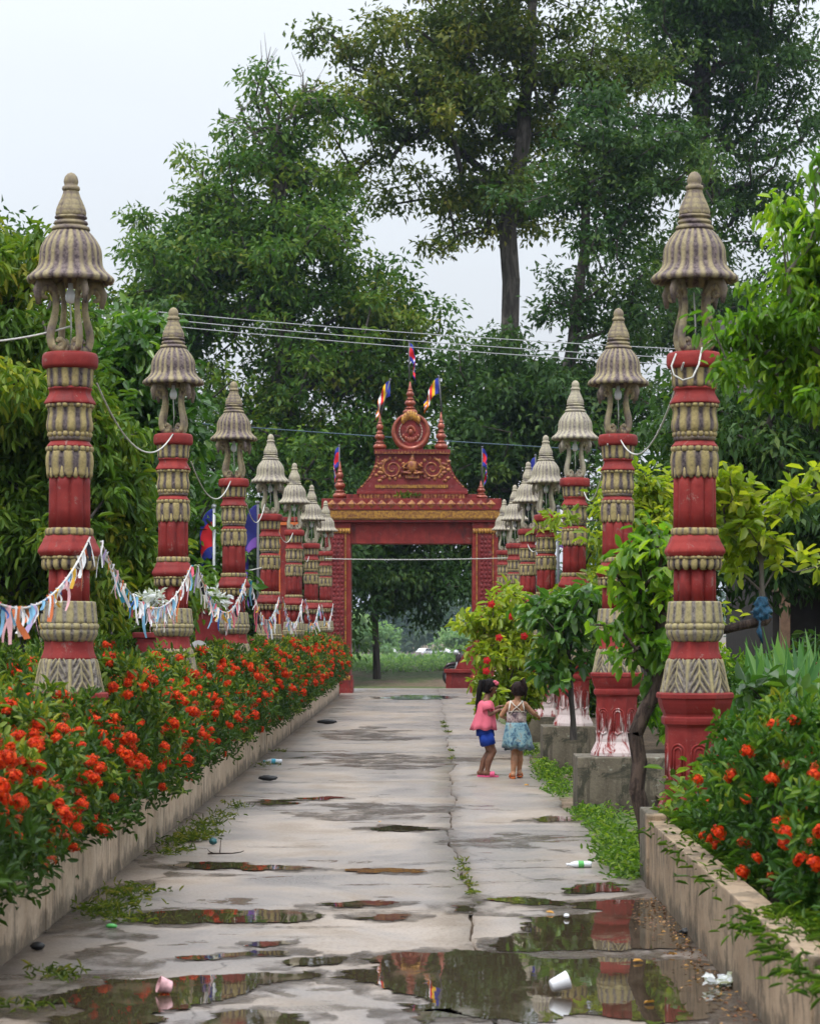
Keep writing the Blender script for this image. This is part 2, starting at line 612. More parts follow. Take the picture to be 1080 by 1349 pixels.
BARK = bark_mat('grey_bark', (0.040, 0.034, 0.030), (0.10, 0.088, 0.078), 3)
BARK_PALE = bark_mat('pale_bark', (0.09, 0.078, 0.066), (0.19, 0.17, 0.145), 2)
BARK_NEAR = bark_mat('rough_dark_bark', (0.026, 0.018, 0.015), (0.10, 0.070, 0.055), 9)
TWIG = bark_mat('bare_twig', (0.14, 0.12, 0.105), (0.24, 0.21, 0.19), 4)

LEAF_BIG = leaf_mat('leaf_forest', [(0, (0.020, 0.060, 0.011)), (0.5, (0.056, 0.125, 0.018)), (0.85, (0.140, 0.195, 0.022)), (1, (0.19, 0.19, 0.028))])
LEAF_OLIVE = leaf_mat('leaf_olive', [(0, (0.026, 0.052, 0.011)), (0.5, (0.064, 0.100, 0.015)), (0.85, (0.155, 0.165, 0.022)), (1, (0.19, 0.16, 0.03))])
LEAF_DEEP = leaf_mat('leaf_deep', [(0, (0.015, 0.044, 0.013)), (0.6, (0.042, 0.092, 0.020)), (1, (0.105, 0.155, 0.028))])
LEAF_MANGO = leaf_mat('leaf_mango', [(0, (0.030, 0.072, 0.010)), (0.45, (0.075, 0.145, 0.015)), (0.75, (0.16, 0.215, 0.020)), (0.93, (0.30, 0.28, 0.03)), (1, (0.42, 0.20, 0.05))])
LEAF_FRESH = leaf_mat('leaf_fresh', [(0, (0.030, 0.080, 0.010)), (0.5, (0.095, 0.205, 0.016)), (0.85, (0.25, 0.36, 0.025)), (1, (0.38, 0.42, 0.04))], 0.35, 0.4, 0.45)
LEAF_LIME = leaf_mat('leaf_lime', [(0, (0.07, 0.14, 0.012)), (0.5, (0.20, 0.27, 0.018)), (1, (0.42, 0.42, 0.04))], 0.34, 0.4, 0.4)
LEAF_GLOSS = leaf_mat('leaf_glossy', [(0, (0.018, 0.060, 0.012)), (0.6, (0.055, 0.135, 0.020)), (0.88, (0.16, 0.26, 0.03)), (1, (0.36, 0.40, 0.05))], 0.28, 0.5, 0.3)
LEAF_IXORA = leaf_mat('leaf_ixora', [(0, (0.014, 0.042, 0.009)), (0.55, (0.048, 0.100, 0.014)), (0.85, (0.15, 0.20, 0.020)), (1, (0.28, 0.28, 0.030))], 0.45, 0.25, 0.25)
LEAF_IXORA_DARK = leaf_mat('leaf_ixora_dark', [(0, (0.012, 0.042, 0.008)), (0.6, (0.042, 0.110, 0.013)), (0.90, (0.13, 0.21, 0.018)), (1, (0.24, 0.22, 0.025))], 0.45, 0.25, 0.27)  # slightly deeper, greener leaf colour of the right bushes
LEAF_CANNA = leaf_mat('leaf_canna', [(0, (0.030, 0.095, 0.026)), (0.6, (0.060, 0.155, 0.042)), (1, (0.125, 0.235, 0.065))], 0.35, 0.4, 0.35)
GRASS = leaf_mat('leaf_weed', [(0, (0.028, 0.070, 0.010)), (0.55, (0.078, 0.155, 0.016)), (1, (0.19, 0.26, 0.030))], 0.45, 0.3, 0.4)
GRASS_DRY = leaf_mat('leaf_dry_weed', [(0, (0.035, 0.060, 0.012)), (0.5, (0.095, 0.140, 0.018)), (0.8, (0.19, 0.20, 0.035)), (1, (0.28, 0.22, 0.07))], 0.5, 0.3, 0.35)
LEAF_BANK = leaf_mat('leaf_bank', [(0, (0.085, 0.155, 0.075)), (0.6, (0.155, 0.26, 0.125)), (1, (0.25, 0.34, 0.17))], 0.5, 0.3, 0.4)
FLOWER = leaf_mat('petal_orange_red', [(0, (0.46, 0.022, 0.006)), (0.5, (0.72, 0.048, 0.006)), (1, (0.82, 0.110, 0.010))], 0.5, 0.2, 0.30, 1.15)
FLOWER_OLD = leaf_mat('petal_brick', [(0, (0.22, 0.022, 0.008)), (0.6, (0.46, 0.060, 0.012)), (1, (0.55, 0.12, 0.02))], 0.5, 0.2, 0.30, 1.1)
PETAL_RED = plain('petal_red', (0.42, 0.012, 0.012), 0.5, 0.2, 0.3, 20, 0.1)

POLE = plain('dark_flag_pole', (0.10, 0.10, 0.11), 0.5, 0.4, 0.2, 6, 0.05)
WHITE = plain('white_paint', (0.75, 0.76, 0.78), 0.4, 0.4, 0.08, 9, 0.05)
WIRE = plain('grey_wire', (0.36, 0.37, 0.38), 0.5, 0.4, 0.15, 4, 0.02)
WIRE_BLUE = plain('blue_wire', (0.05, 0.085, 0.12), 0.5, 0.4, 0.15, 4, 0.02)
ROPE = plain('white_flex', (0.50, 0.49, 0.46), 0.6, 0.3, 0.25, 30, 0.2)
STEEL = plain('galvanised_steel', (0.48, 0.50, 0.52), 0.42, 0.5, 0.15, 6, 0.05, 0.5)
BLACK = plain('black_rubber', (0.015, 0.015, 0.016), 0.5, 0.4, 0.3, 20, 0.1)
GLASSY = plain('lamp_glass', (0.72, 0.74, 0.78), 0.15, 0.6, 0.05, 10, 0.02)
# ------------------------------------------------------------------ the lamp columns
U = 1 / 200.0            # metres per profile unit (the nearest column measured in photograph pixels)
YB = 1068.0


def pr(rows):
    return [(hw * U, (YB - y) * U) for y, hw in rows]


def finer(rows, k=3):
    out = []
    for (y0, a), (y1, b) in zip(rows[:-1], rows[1:]):
        for i in range(k):
            t = i / k
            out.append((y0 + (y1 - y0) * t, a + (b - a) * t))
    return out + [rows[-1]]


def smooth_rows(rows, k=3):
    """Catmull-Rom through the profile rows"""
    out = []
    n = len(rows)
    for i in range(n - 1):
        p0, p1, p2, p3 = rows[max(i - 1, 0)], rows[i], rows[i + 1], rows[min(i + 2, n - 1)]
        for j in range(k):
            t = j / k
            f = lambda a, b, c, d: 0.5 * (2 * b + (c - a) * t + (2 * a - 5 * b + 4 * c - d) * t * t + (3 * b - a - 3 * c + d) * t ** 3)
            out.append((p1[0] + (p2[0] - p1[0]) * t, f(p0[1], p1[1], p2[1], p3[1])))
    return out + [rows[-1]]


def ribs(n, depth, scallop=0.0, zs=(0, 0), edge=0.0):
    """n raised petals round the part; scallop lifts the valleys between petal tips at the edge heights zs"""
    def fn(th, k, r, z):
        c = abs(math.cos(n * th / 2))
        c = c ** 0.55
        dz = 0.0
        if scallop:
            w = max(0.0, 1 - abs(z - zs[0]) / zs[1])
            dz = scallop * w * (1 - c)
        return r * (1 - depth * (1 - c)), z + dz, max(0.0, c * 1.45 - 0.45)
    return fn


def beads(n, amp):
    def fn(th, k, r, z):
        c = abs(math.cos(n * th / 2)) ** 0.7
        return r * (1 - amp * (1 - c)), z, 0.35 + 0.65 * c
    return fn


def octo(th, k, r, z):
    a = (th + PI / 8) % (PI / 4) - PI / 8
    return r * math.cos(PI / 8) / math.cos(a) * 1.03, z, 0.5


def acanthus(th, k, r, z):
    zz = (z - (YB - 912) * U) / (44 * U)
    a = (th * 8 / (2 * PI)) % 1.0 - 0.5
    leaf = max(0.0, 1 - abs(a) * 2.0 / max(0.15, 0.35 + 0.75 * (1 - zz))) ** 0.6
    core = max(0.0, 1 - abs(a) / (0.10 + 0.10 * zz)) ** 0.5
    chev = (0.5 + 0.5 * math.cos(2 * PI * (3.2 * zz - 4.2 * abs(a)))) ** 0.8
    tip = max(0.0, 1 - abs(abs(a) - 0.5) / 0.09) ** 0.6 * (1 if zz > 0.35 else 0.3)
    rel = max(core, 0.85 * chev * (1 - core), 0.9 * tip)
    return r * (0.895 + 0.115 * rel), z, rel ** 1.3


def cluster(n, depth, sharp=0.5):
    def fn(th, k, r, z):
        c = abs(math.cos(n * th / 2)) ** sharp
        return r * (1 - depth * (1 - c)), z, 0.5
    return fn


SEG = 96
M = {}


def part_mesh(name, pieces):
    b = MB()
    for rows, fn, n in pieces:
        b.lathe(pr(rows), n, fn)
    return b.mesh(name)


# top: finial, bell roof, brackets, bulb
fin = MB()
fin.lathe(pr(smooth_rows([(225.5, 0.6), (227, 4.5), (231, 8), (238, 9.8), (243, 8.6), (244.5, 11.2), (248.5, 11.8), (250.5, 9.6)], 2)), 32, lambda th, k, r, z: (r, z, 0.7))
fin.lathe(pr(smooth_rows([(250.5, 10.4), (256, 11.8), (264, 15.2), (272, 18.6), (279, 20.4), (283, 19.8)], 3)), SEG,
          lambda th, k, r, z: (r * (1 - 0.07 * (1 - abs(math.cos(4 * th)) ** 0.5) + 0.02 * math.sin(z * 160 + 8 * abs(math.sin(4 * th)))), z,
                               0.55 + 0.5 * abs(math.cos(4 * th)) * (0.5 + 0.5 * math.sin(z * 160))))
fin.lathe(pr(smooth_rows([(283, 19.0), (284, 21.0), (286.5, 21.2), (287.8, 18.2), (289.5, 18.0), (290.5, 21.4), (294, 22.6), (295.2, 20.6), (296.5, 20.8), (298, 24.2), (302, 25.4), (303.2, 22.5)], 2)), 40,
          lambda th, k, r, z: (r, z, 0.62 + 0.3 * math.sin(3 * th + 40 * z)))
M['finial'] = fin.mesh('finial')
bell = smooth_rows([(302, 20), (303.5, 24), (308, 28.5), (314, 33.2), (321, 37.6), (328, 40.4), (335, 41.4), (343, 41.8), (350, 43), (356, 47), (361, 52.5), (364.5, 56.5), (367.5, 58)], 3)
bell += [(370.5, 57.2), (372.5, 54.5), (371, 50), (362, 44), (350, 37), (330, 33)]


def bell_fn(th, k, r, z):
    c = (0.5 + 0.5 * math.cos(21 * th + 0.7 * math.sin(3 * th))) ** 0.75
    y = YB - z / U
    dep = 0.030 + 0.028 * max(0.0, min(1, (y - 305) / 40)) if y < 362 else 0.035
    return r * (1 - dep * (1 - c)), z + (0.006 * (1 - c) if y > 360 else 0), 0.10 + 0.80 * c + 0.18 * math.sin(5 * th) * math.sin(3 * th + 1)


b = MB()
b.lathe(pr(bell), 168, bell_fn)
M['bell_roof'] = b.mesh('bell_roof')


def bracket_mesh():
    """S-shaped scroll: curls out under the bell, stands on the collar and curls in at the foot"""
    mb = MB()

    def spiral(cx, cz, r0, r1, a0, a1, n=16):
        return [(cx + (r0 + (r1 - r0) * t) * math.cos(a0 + (a1 - a0) * t), cz + (r0 + (r1 - r0) * t) * math.sin(a0 + (a1 - a0) * t)) for t in [i / n for i in range(n + 1)]]
    z0 = (YB - 466) * U
    H = 96 * U
    top = spiral(0.172, z0 + H * 0.80, 0.016, 0.056, -0.6 * PI, 1.0 * PI, 20)
    shaft = [(0.106, z0 + H * 0.74), (0.104, z0 + H * 0.62), (0.116, z0 + H * 0.48), (0.136, z0 + H * 0.34), (0.144, z0 + H * 0.22), (0.134, z0 + H * 0.11)]
    foot = spiral(0.082, z0 + H * 0.145, 0.052, 0.014, -0.10 * PI, -1.9 * PI, 18)
    path = top + shaft[0:]
    rad = [0.009 + 0.008 * min(1, i / 14) for i in range(len(top))] + [0.017, 0.018, 0.020, 0.022, 0.022, 0.020]
    pts = [(x, 0, z) for x, z in path + foot]
    rad += [0.022 - 0.011 * i / len(foot) for i in range(len(foot))]
    mb.tube(pts, rad, 8, True, 1.35, (0, 1, 0), True, [0.45 + 0.5 * abs(math.sin(i * 0.9)) for i in range(len(pts))])
    # the leaf that lies over the upper curl and the hanging tip
    mb.tube([(0.108, 0, z0 + H * 0.80), (0.150, 0, z0 + H * 0.985), (0.205, 0, z0 + H * 0.97), (0.236, 0, z0 + H * 0.84), (0.226, 0, z0 + H * 0.66)],
            [0.016, 0.018, 0.019, 0.017, 0.008], 8, True, 2.0, (0, 1, 0), True, [0.6, 0.7, 0.6, 0.5, 0.4])
    # small upright curl beside the foot
    mb.tube([(x, 0, z) for x, z in spiral(0.055, z0 + H * 0.10, 0.040, 0.012, 0.9 * PI, 2.6 * PI, 14)], 0.015, 6, True, 1.5, (0, 1, 0))
    return mb.mesh('scroll_bracket')


M['scroll_bracket'] = bracket_mesh()
b = MB()
b.lathe([(0.001, -0.135), (0.022, -0.131), (0.033, -0.112), (0.035, -0.085), (0.029, -0.055), (0.018, -0.040), (0.016, 0.0)], 20, None, (0, 0, (YB - 372) * U))
M['light_bulb'] = b.mesh('light_bulb')
b = MB()
b.tube([(0, 0, (YB - 466) * U), (0.006, 0, (YB - 430) * U), (-0.004, 0, (YB - 385) * U)], 0.0055, 6)
M['lamp_cable'] = b.mesh('lamp_cable')

M['collar'] = part_mesh('collar', [(smooth_rows([(464, 30), (465, 34), (468, 36.2), (474, 37), (480, 36.8), (484, 35.6), (486, 32)], 2), None, 64)])
M['flared_capital'] = part_mesh('flared_capital', [(smooth_rows([(485, 31.5), (489, 31), (496, 30.3), (504, 30), (509, 29.2), (511, 27)], 2), ribs(13, 0.10), SEG)])
M['red_neck_ring'] = part_mesh('red_neck_ring', [([(509.5, 26.5), (511, 28.3), (513, 28.3), (514, 26.8), (518, 26.5), (522, 28.2), (527, 31.2), (530, 33), (532, 33), (532.5, 30)], octo, 64)])
M['petal_pot'] = part_mesh('petal_pot', [
    (smooth_rows([(531.5, 30), (533, 32), (536, 32), (537.5, 30.5)], 2), beads(22, 0.07), SEG * 2),
    (smooth_rows([(536.5, 30), (543, 28.8), (551, 29.8), (559, 31.2), (566, 30.6), (570, 28.6)], 3), ribs(11, 0.12), SEG),
    (smooth_rows([(569, 28.4), (571, 29.6), (574, 29.6), (576, 28)], 2), beads(22, 0.08), SEG * 2),
    ([(575, 27.6), (578, 27.9), (581, 26.8)], None, 48)])
M['lower_neck_ring'] = part_mesh('red_neck_ring', [(smooth_rows([(580, 25.6), (582, 26), (585, 28), (588, 30.4), (589.5, 29)], 2), None, 64)])
M['lotus_band'] = part_mesh('lotus_band', [
    (smooth_rows([(587.5, 29), (589, 31.4), (593, 31.6), (595.5, 30)], 2), beads(20, 0.08), SEG * 2),
    (smooth_rows([(595, 30.2), (601, 31.8), (610, 32.2), (619, 31.3), (626, 31.0), (628, 30)], 3), ribs(10, 0.11, 0.045, ((YB - 628) * U, 12 * U)), SEG),
    ([(615, 29.2), (627, 29.8), (630.5, 29.0)], ribs(20, 0.06, 0.02, ((YB - 630) * U, 6 * U)), SEG * 2)])
M['upper_shaft'] = part_mesh('shaft', [([(622, 28), (640, 28), (670, 28.2), (700, 28.6)], cluster(8, 0.17), SEG)])
M['bead_ring'] = part_mesh('bead_ring', [(smooth_rows([(695.5, 29), (697, 31.2), (701, 31.8), (704.5, 31.2), (706, 29)], 2), beads(18, 0.06), SEG * 2)])
M['red_cornice'] = part_mesh('cornice', [([(705, 29.5), (706.5, 31.5), (709, 32), (710, 33.4), (713, 33.8), (717, 36), (722, 38.6), (725, 40), (728.5, 40), (731, 37.6), (733, 37.2)], octo, 64)])
M['petal_skirt'] = part_mesh('petal_skirt', [
    ([(732.5, 36), (734.5, 37.6), (736.5, 37), (737, 35.5)], beads(28, 0.05), SEG * 2),
    (smooth_rows([(736.5, 35.6), (741, 36.4), (746, 36.2), (750, 34.6), (751.5, 32)], 2), ribs(18, 0.10, 0.035, ((YB - 751) * U, 10 * U)), SEG * 2)])
M['lower_shaft'] = part_mesh('shaft', [([(748, 28), (770, 28), (796, 28.3)], cluster(8, 0.30, 0.42), SEG)])
M['petal_bowl'] = part_mesh('petal_bowl', [
    (smooth_rows([(792, 31), (792.8, 34.6), (795, 35.4), (806, 36.4), (815, 37.4), (820, 37.6), (821.5, 36.6)], 2), ribs(16, 0.035), SEG * 2),
    (smooth_rows([(821, 37.2), (823, 39.2), (827, 39.4), (829.5, 37.8)], 2), beads(20, 0.05), SEG * 2),
    (smooth_rows([(829, 37.4), (832, 38.2), (835.5, 37.8), (840, 35.6), (844, 33), (845.5, 30)], 2), ribs(20, 0.03), SEG * 2)])
M['red_waist'] = part_mesh('waist', [([(843, 31.2), (848, 31), (855, 31.6), (861, 33), (866, 35.2), (868.5, 35.6), (869, 34)], octo, 64)])
M['acanthus_base'] = part_mesh('acanthus_base', [(finer([(867, 34), (868.5, 36.8), (872, 38.4), (880, 40.2), (892, 42.4), (903, 44.8), (910, 46.6), (912.5, 46.4), (913, 42)], 6), acanthus, SEG * 3)])


def pedestal():
    mb = MB()
    mb.lathe(pr([(911.5, 42), (912, 49.6), (914, 51), (919, 51), (921, 49), (926, 48.2), (932, 46.4), (938, 44), (940, 42.6), (943, 42.2), (945, 44.4), (949, 44.6), (953, 44), (955, 41.4),
                 (958, 39.2), (1030, 38.6), (1036, 39.4), (1042, 39.4), (1046, 41), (1056, 46), (1062, 49), (1068, 49.6)]), 64, octo, smooth=False)
    return mb.mesh('pedestal', 0.0)


M['pedestal'] = pedestal()


def arch_mesh():
    """raised keyhole arch on one face of the pedestal, facing +x"""
    mb = MB()
    x = 38.9 * U * math.cos(PI / 8) * 1.03
    z0, z1 = (YB - 1026) * U, (YB - 990) * U
    for w in (0.052, 0.030):
        pts = [(x, -w, z0 + 0.02)] + [(x, -w * math.cos(PI * i / 12), z1 + w * math.sin(PI * i / 12)) for i in range(13)] + [(x, w, z0 + 0.02)]
        mb.tube(pts, 0.0075, 6, True, 1.0, (1, 0, 0))
        mb.tube([(x, -w, z0 + 0.02), (x, 0, z0 - 0.012), (x, w, z0 + 0.02)], 0.0075, 6, True, 1.0, (1, 0, 0))
    return mb.mesh('arch_relief')


M['arch_relief'] = arch_mesh()

COL_PARTS = [('finial', GILT_BELL), ('bell_roof', GILT_BELL), ('light_bulb', GLASSY), ('lamp_cable', ROPE), ('collar', RED), ('flared_capital', GILT), ('red_neck_ring', RED),
             ('petal_pot', GILT), ('lower_neck_ring', RED), ('lotus_band', GILT), ('upper_shaft', RED), ('bead_ring', GILT), ('red_cornice', RED), ('petal_skirt', GILT),
             ('lower_shaft', RED), ('petal_bowl', GILT_GREY), ('red_waist', RED), ('acanthus_base', GILT_GREY)]


def make_column(loc, rz, label, group):
    t = thing('lamp_column', label, 'lamp column', loc, rz, group)
    for nm, mt in COL_PARTS:
        part = {'lower_neck_ring': 'red_neck_ring', 'upper_shaft': 'shaft', 'lower_shaft': 'shaft', 'red_cornice': 'cornice', 'red_waist': 'waist'}.get(nm, nm)
        obj(part, M[nm], mt, t)
    for k in range(4):
        o = obj('scroll_bracket', M['scroll_bracket'], GILT_BELL, t)
        o.rotation_euler = (0, 0, PI / 4 + k * PI / 2)
    ped = obj('pedestal', M['pedestal'], RED_FOOT, t)
    for k in range(8):
        o = obj('arch_relief', M['arch_relief'], RED_FOOT, ped)
        o.rotation_euler = (0, 0, k * PI / 4)
    return t


DEPTHS = [16.9, 24.05, 31.2, 38.2, 45.4, 52.2, 60.0]
DZ = [0.0, 0.0, 0.0, -0.14, -0.10, -0.14, -0.06]
XR, XL = 1.762, -2.368
NTH = ['nearest', 'second', 'third', 'fourth', 'fifth', 'sixth', 'farthest']
ZP = 0.475               # top of the plinths
first_col = None
for side, X in (('left', XL), ('right', XR)):
    for i, (d, dz) in enumerate(zip(DEPTHS, DZ)):
        look = 'red lamp column with grey and gold petal bands under a bell roof, '
        lab = look + f'{NTH[i]} from the camera in the {side} row'
        rz = rnd.uniform(-0.12, 0.12)
        if i == 0:
            rz = -0.22 if side == 'left' else 0.05
        lean = (rnd.uniform(-0.009, 0.009), rnd.uniform(-0.009, 0.009))
        loc = (X + rnd.uniform(-0.02, 0.02) * (i > 0), d, ZP + dz)
        if first_col is None:
            first_col = make_column(loc, rz, lab, 'lamp columns lining the walk')
            km = kid_map()
            c = first_col
        else:
            c = copy_tree(first_col, km)
            c.location = loc
            c['label'] = lab
        c.rotation_euler = (lean[0], lean[1], rz)
        if i == 0:
            for q in [x for x in C.objects if x.parent == c and x.name.split('.')[0] == 'light_bulb'] if c is not first_col else []:
                bpy.data.objects.remove(q)
        for q in [x for x in C.objects if x.parent == c and x.name.split('.')[0] == 'pedestal']:
            for w_ in [q] + [x for x in C.objects if x.parent == q]:
                w_.material_slots[0].link = 'OBJECT'
                w_.material_slots[0].material = RED_FOOT_CLEAN if i == 0 else RED_FOOT
        if i >= 3 or (i == 2 and side == 'right'):      # farther bells: distance haze put into a paler colour
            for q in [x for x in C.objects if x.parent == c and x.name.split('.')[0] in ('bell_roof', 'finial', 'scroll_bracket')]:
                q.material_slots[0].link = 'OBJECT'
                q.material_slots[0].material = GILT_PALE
        c.scale = (1, 1, 1 + rnd.uniform(-0.006, 0.006) * (i > 0))
        # the plinth it stands on
        pm = MB()
        hw = 0.36 if side == 'left' else 0.385
        pm.box(-hw, 0.225 if side == 'left' else hw + 0.12, -hw, hw, -0.55, (ZP + dz) - 0.001)
        if i == 0 and side == 'right':
            pm = MB().box(-0.335, 0.36, -0.30, 0.36, -0.55, ZP - 0.001)
        pl = pm.build('plinth', PLINTH, None, (loc[0], d, 0.0), 0, 0.012)
        tag(pl, f'mossy concrete plinth under the {NTH[i]} lamp column of the {side} row', 'plinth', 'column plinths')
# ------------------------------------------------------------------ the gate at the end of the walk
GD = 63.8
S_ = F / GD


def gx(x):
    return (x - VX) / S_


def gz(y):
    return EYE + (VY - y) / S_


GX = gx(543)
gate = thing('gateway', 'tall red and gold carved gateway across the far end of the walk', 'gate', (GX, GD, 0))


def lx(x):
    return gx(x) - GX


TH = 1.0   # depth of the gate

for x0, x1 in ((428, 462), (622, 656)):
    a, c = lx(x0), lx(x1)
    m = MB()
    m.box(a, c, 0, TH, -0.3, gz(688))
    m.box(a - 0.05, c + 0.05, -0.06, TH + 0.06, -0.3, gz(896))
    m.box(a - 0.03, c + 0.03, -0.035, TH + 0.035, gz(896) + 0.002, gz(890))
    pier = m.build('pier', GATE_RED, gate, bevel=0.012)
    mid = (a + c) / 2
    w = (c - a) / 2
    m = MB()   # carved field, rosettes in relief
    m.box(mid - w * 0.52, mid + w * 0.52, -0.022, 0.01, gz(880), gz(704))
    nz = 30
    for i in range(nz):
        z = gz(878) + (gz(706) - gz(878)) * (i + 0.5) / nz
        for sx in (-0.3, 0.0, 0.3):
            m.ball((mid + sx * w + 0.02 * (i % 2), -0.022, z), 0.038, (1, 0.5, 1.25), 8, 5)
    m.build('carved_panel', RED_DARK, pier)
    m = MB()   # thin gold frame lines
    for sx in (-0.66, 0.60):
        m.box(mid + sx * w - 0.012, mid + sx * w + 0.014, -0.03, 0.01, gz(884), gz(702))
    m.build('gold_line', GOLD_MAT, pier)
    for z, up in ((gz(700), -1), (gz(893), 1)):   # petal fringe under the cornice and at the foot
        m = MB()
        for i in range(9):
            xx = a + (c - a) * (i + 0.5) / 9
            m.ball((xx, -0.035, z), 0.042, (0.85, 0.6, 1.4), 8, 6)
        m.box(a + 0.01, c - 0.01, -0.045, 0.0, z - up * 0.05 - 0.03, z - up * 0.05 + 0.03)
        m.build('petal_fringe', GOLD_MAT, pier)

L0, L1 = lx(427), lx(657)
MB().box(lx(455), lx(629), 0.10, TH - 0.10, gz(716), gz(688)).build('lintel', GATE_RED, gate, bevel=0.01)
m = MB()
m.box(L0 - 0.02, L1 + 0.02, -0.08, TH + 0.08, gz(688), gz(685))
m.box(L0 - 0.06, L1 + 0.06, -0.13, TH + 0.13, gz(672), gz(657))
m.box(L0 + 0.55, L1 - 0.55, 0.02, TH - 0.02, gz(657), gz(651))
m.box(lx(470), lx(616), -0.02, TH + 0.02, gz(651), gz(647))
corn = m.build('cornice', GATE_RED, gate, bevel=0.012)
m = MB()
m.box(L0 - 0.03, L1 + 0.03, -0.10, TH + 0.10, gz(684.5), gz(672.5))
n = 74
for i in range(n):
    xx = L0 - 0.02 + (L1 - L0 + 0.04) * (i + 0.5) / n
    m.box(xx - 0.024, xx + 0.024, -0.135, -0.09, gz(683), gz(673.5))
m.build('gold_band', GOLD_MAT, corn)
m = MB()
n = 17
for i in range(n):
    xx = L0 + 0.08 + (L1 - L0 - 0.16) * (i + 0.5) / n
    zc = (gz(672) + gz(657)) / 2
    h, w = (gz(657) - gz(672)) * 0.40, 0.125
    y = -0.13
    m.add([(xx - w, y, zc), (xx, y, zc - h), (xx + w, y, zc), (xx, y, zc + h), (xx, y - 0.05, zc)], [(0, 1, 4), (1, 2, 4), (2, 3, 4), (3, 0, 4)])
m.build('diamond_frieze', OLD_GOLD, corn)
m = MB()
n = 30
for i in range(n):
    xx = lx(473) + (lx(613) - lx(473)) * (i + 0.5) / n
    m.box(xx - 0.032, xx + 0.032, -0.02, 0.04, gz(656.4), gz(651.4))
m.build('dentil_row', OLD_GOLD, corn)

# pediment with concave flanks
out = []
for i in range(13):
    t = i / 12
    yy = 645 + (598 - 645) * t
    half = 24 * (1 - t) ** 2.1 + 48
    out.append((lx(543) + half / S_, gz(yy)))
out = out + [(2 * lx(543) - x, z) for x, z in reversed(out)]
m = MB()
m.prism(out, 0.06, TH - 0.06)
m.box(lx(470.5), lx(615.5), 0.0, TH, gz(648), gz(644))
m.box(lx(493), lx(593), 0.0, TH, gz(598), gz(592))
ped = m.build('pediment', RED_DARK, gate)
m = MB()
for i in range(46):     # dentils on top and the gold strip at the bottom
    xx = lx(494.5) + (lx(591.5) - lx(494.5)) * (i + 0.5) / 46
    if i % 2 == 0:
        m.box(xx - 0.02, xx + 0.02, -0.025, 0.02, gz(597.5), gz(594))
m.box(lx(494), lx(592), -0.012, 0.01, gz(597.8), gz(596.6))
m.build('dentil_row', OLD_GOLD, ped)
m = MB()
for i in range(44):
    xx = lx(494) + (lx(590) - lx(494)) * (i + 0.5) / 44
    m.box(xx - 0.016, xx + 0.016, 0.02, 0.07, gz(643), gz(638.5))
m.build('gold_band', GOLD_MAT, ped)
for sg in (-1, 1):      # border beads along the flanks
    m = MB()
    for i in range(11):
        t = (i + 0.5) / 11
        yy = 643 + (600 - 643) * t
        half = 24 * (1 - t) ** 2.1 + 45
        m.ball((lx(543) + sg * half / S_, 0.06, gz(yy)), 0.026, (1, 0.6, 1), 8, 6)
    m.tube([(lx(543) + sg * (24 * (1 - i / 12) ** 2.1 + 45) / S_, 0.062, gz(643 - 43 * i / 12)) for i in range(13)], 0.010, 5)
    m.build('bead_border', OLD_GOLD, ped)


def volute(m, cx, cz, r, turns, a0, sg, y, tr):
    pts = []
    n = 34
    for i in range(n + 1):
        t = i / n
        a = a0 + sg * turns * 2 * PI * t
        rr = r * (1 - 0.85 * t)
        pts.append((cx + rr * math.cos(a), y, cz + rr * math.sin(a)))
    m.tube(pts, [tr * (1 - 0.5 * i / n) for i in range(n + 1)], 6, True, 1, (0, 1, 0))


for sg, cx in ((1, 517), (-1, 569)):
    m = MB()
    volute(m, lx(cx), gz(617), 0.26, 1.7, 0.6 * PI if sg > 0 else 0.4 * PI, sg, 0.06, 0.035)
    for k in range(14):
        a = 2 * PI * k / 14
        m.ball((lx(cx) + 0.30 * math.cos(a), 0.06, gz(617) + 0.26 * math.sin(a)), 0.05, (1, 0.5, 1), 6, 5)
    for k in range(8):
        m.ball((lx(cx) - sg * 0.32 + 0.1 * math.sin(k * 2.1), 0.06, gz(633 - k * 3.6)), 0.055, (1.2, 0.5, 0.8), 6, 5)
    m.build('scroll_relief', OLD_GOLD, ped)
m = MB()     # small seated figure in relief between the scrolls
m.ball((lx(543), 0.05, gz(606)), 0.085, (0.85, 0.7, 1.1), 10, 8)
m.lathe([(0.06, 0), (0.05, 0.06), (0.02, 0.13), (0.004, 0.2)], 10, None, (lx(543), 0.05, gz(604)), sq=(1, 0.6))
m.ball((lx(543), 0.05, gz(614)), 0.15, (1, 0.55, 1.1), 10, 8)
for sg in (-1, 1):
    m.tube([(lx(543) + sg * 0.12, 0.03, gz(610)), (lx(543) + sg * 0.24, 0.03, gz(615)), (lx(543) + sg * 0.13, 0.0, gz(618))], 0.035, 6)
    m.tube([(lx(543) + sg * 0.06, 0.03, gz(621)), (lx(543) + sg * 0.26, 0.02, gz(622.5)), (lx(543) + sg * 0.03, -0.01, gz(624.5))], 0.055, 6)
m.box(lx(534), lx(552), 0.0, 0.08, gz(630), gz(625.5))
m.build('figure_relief', OLD_GOLD, ped)


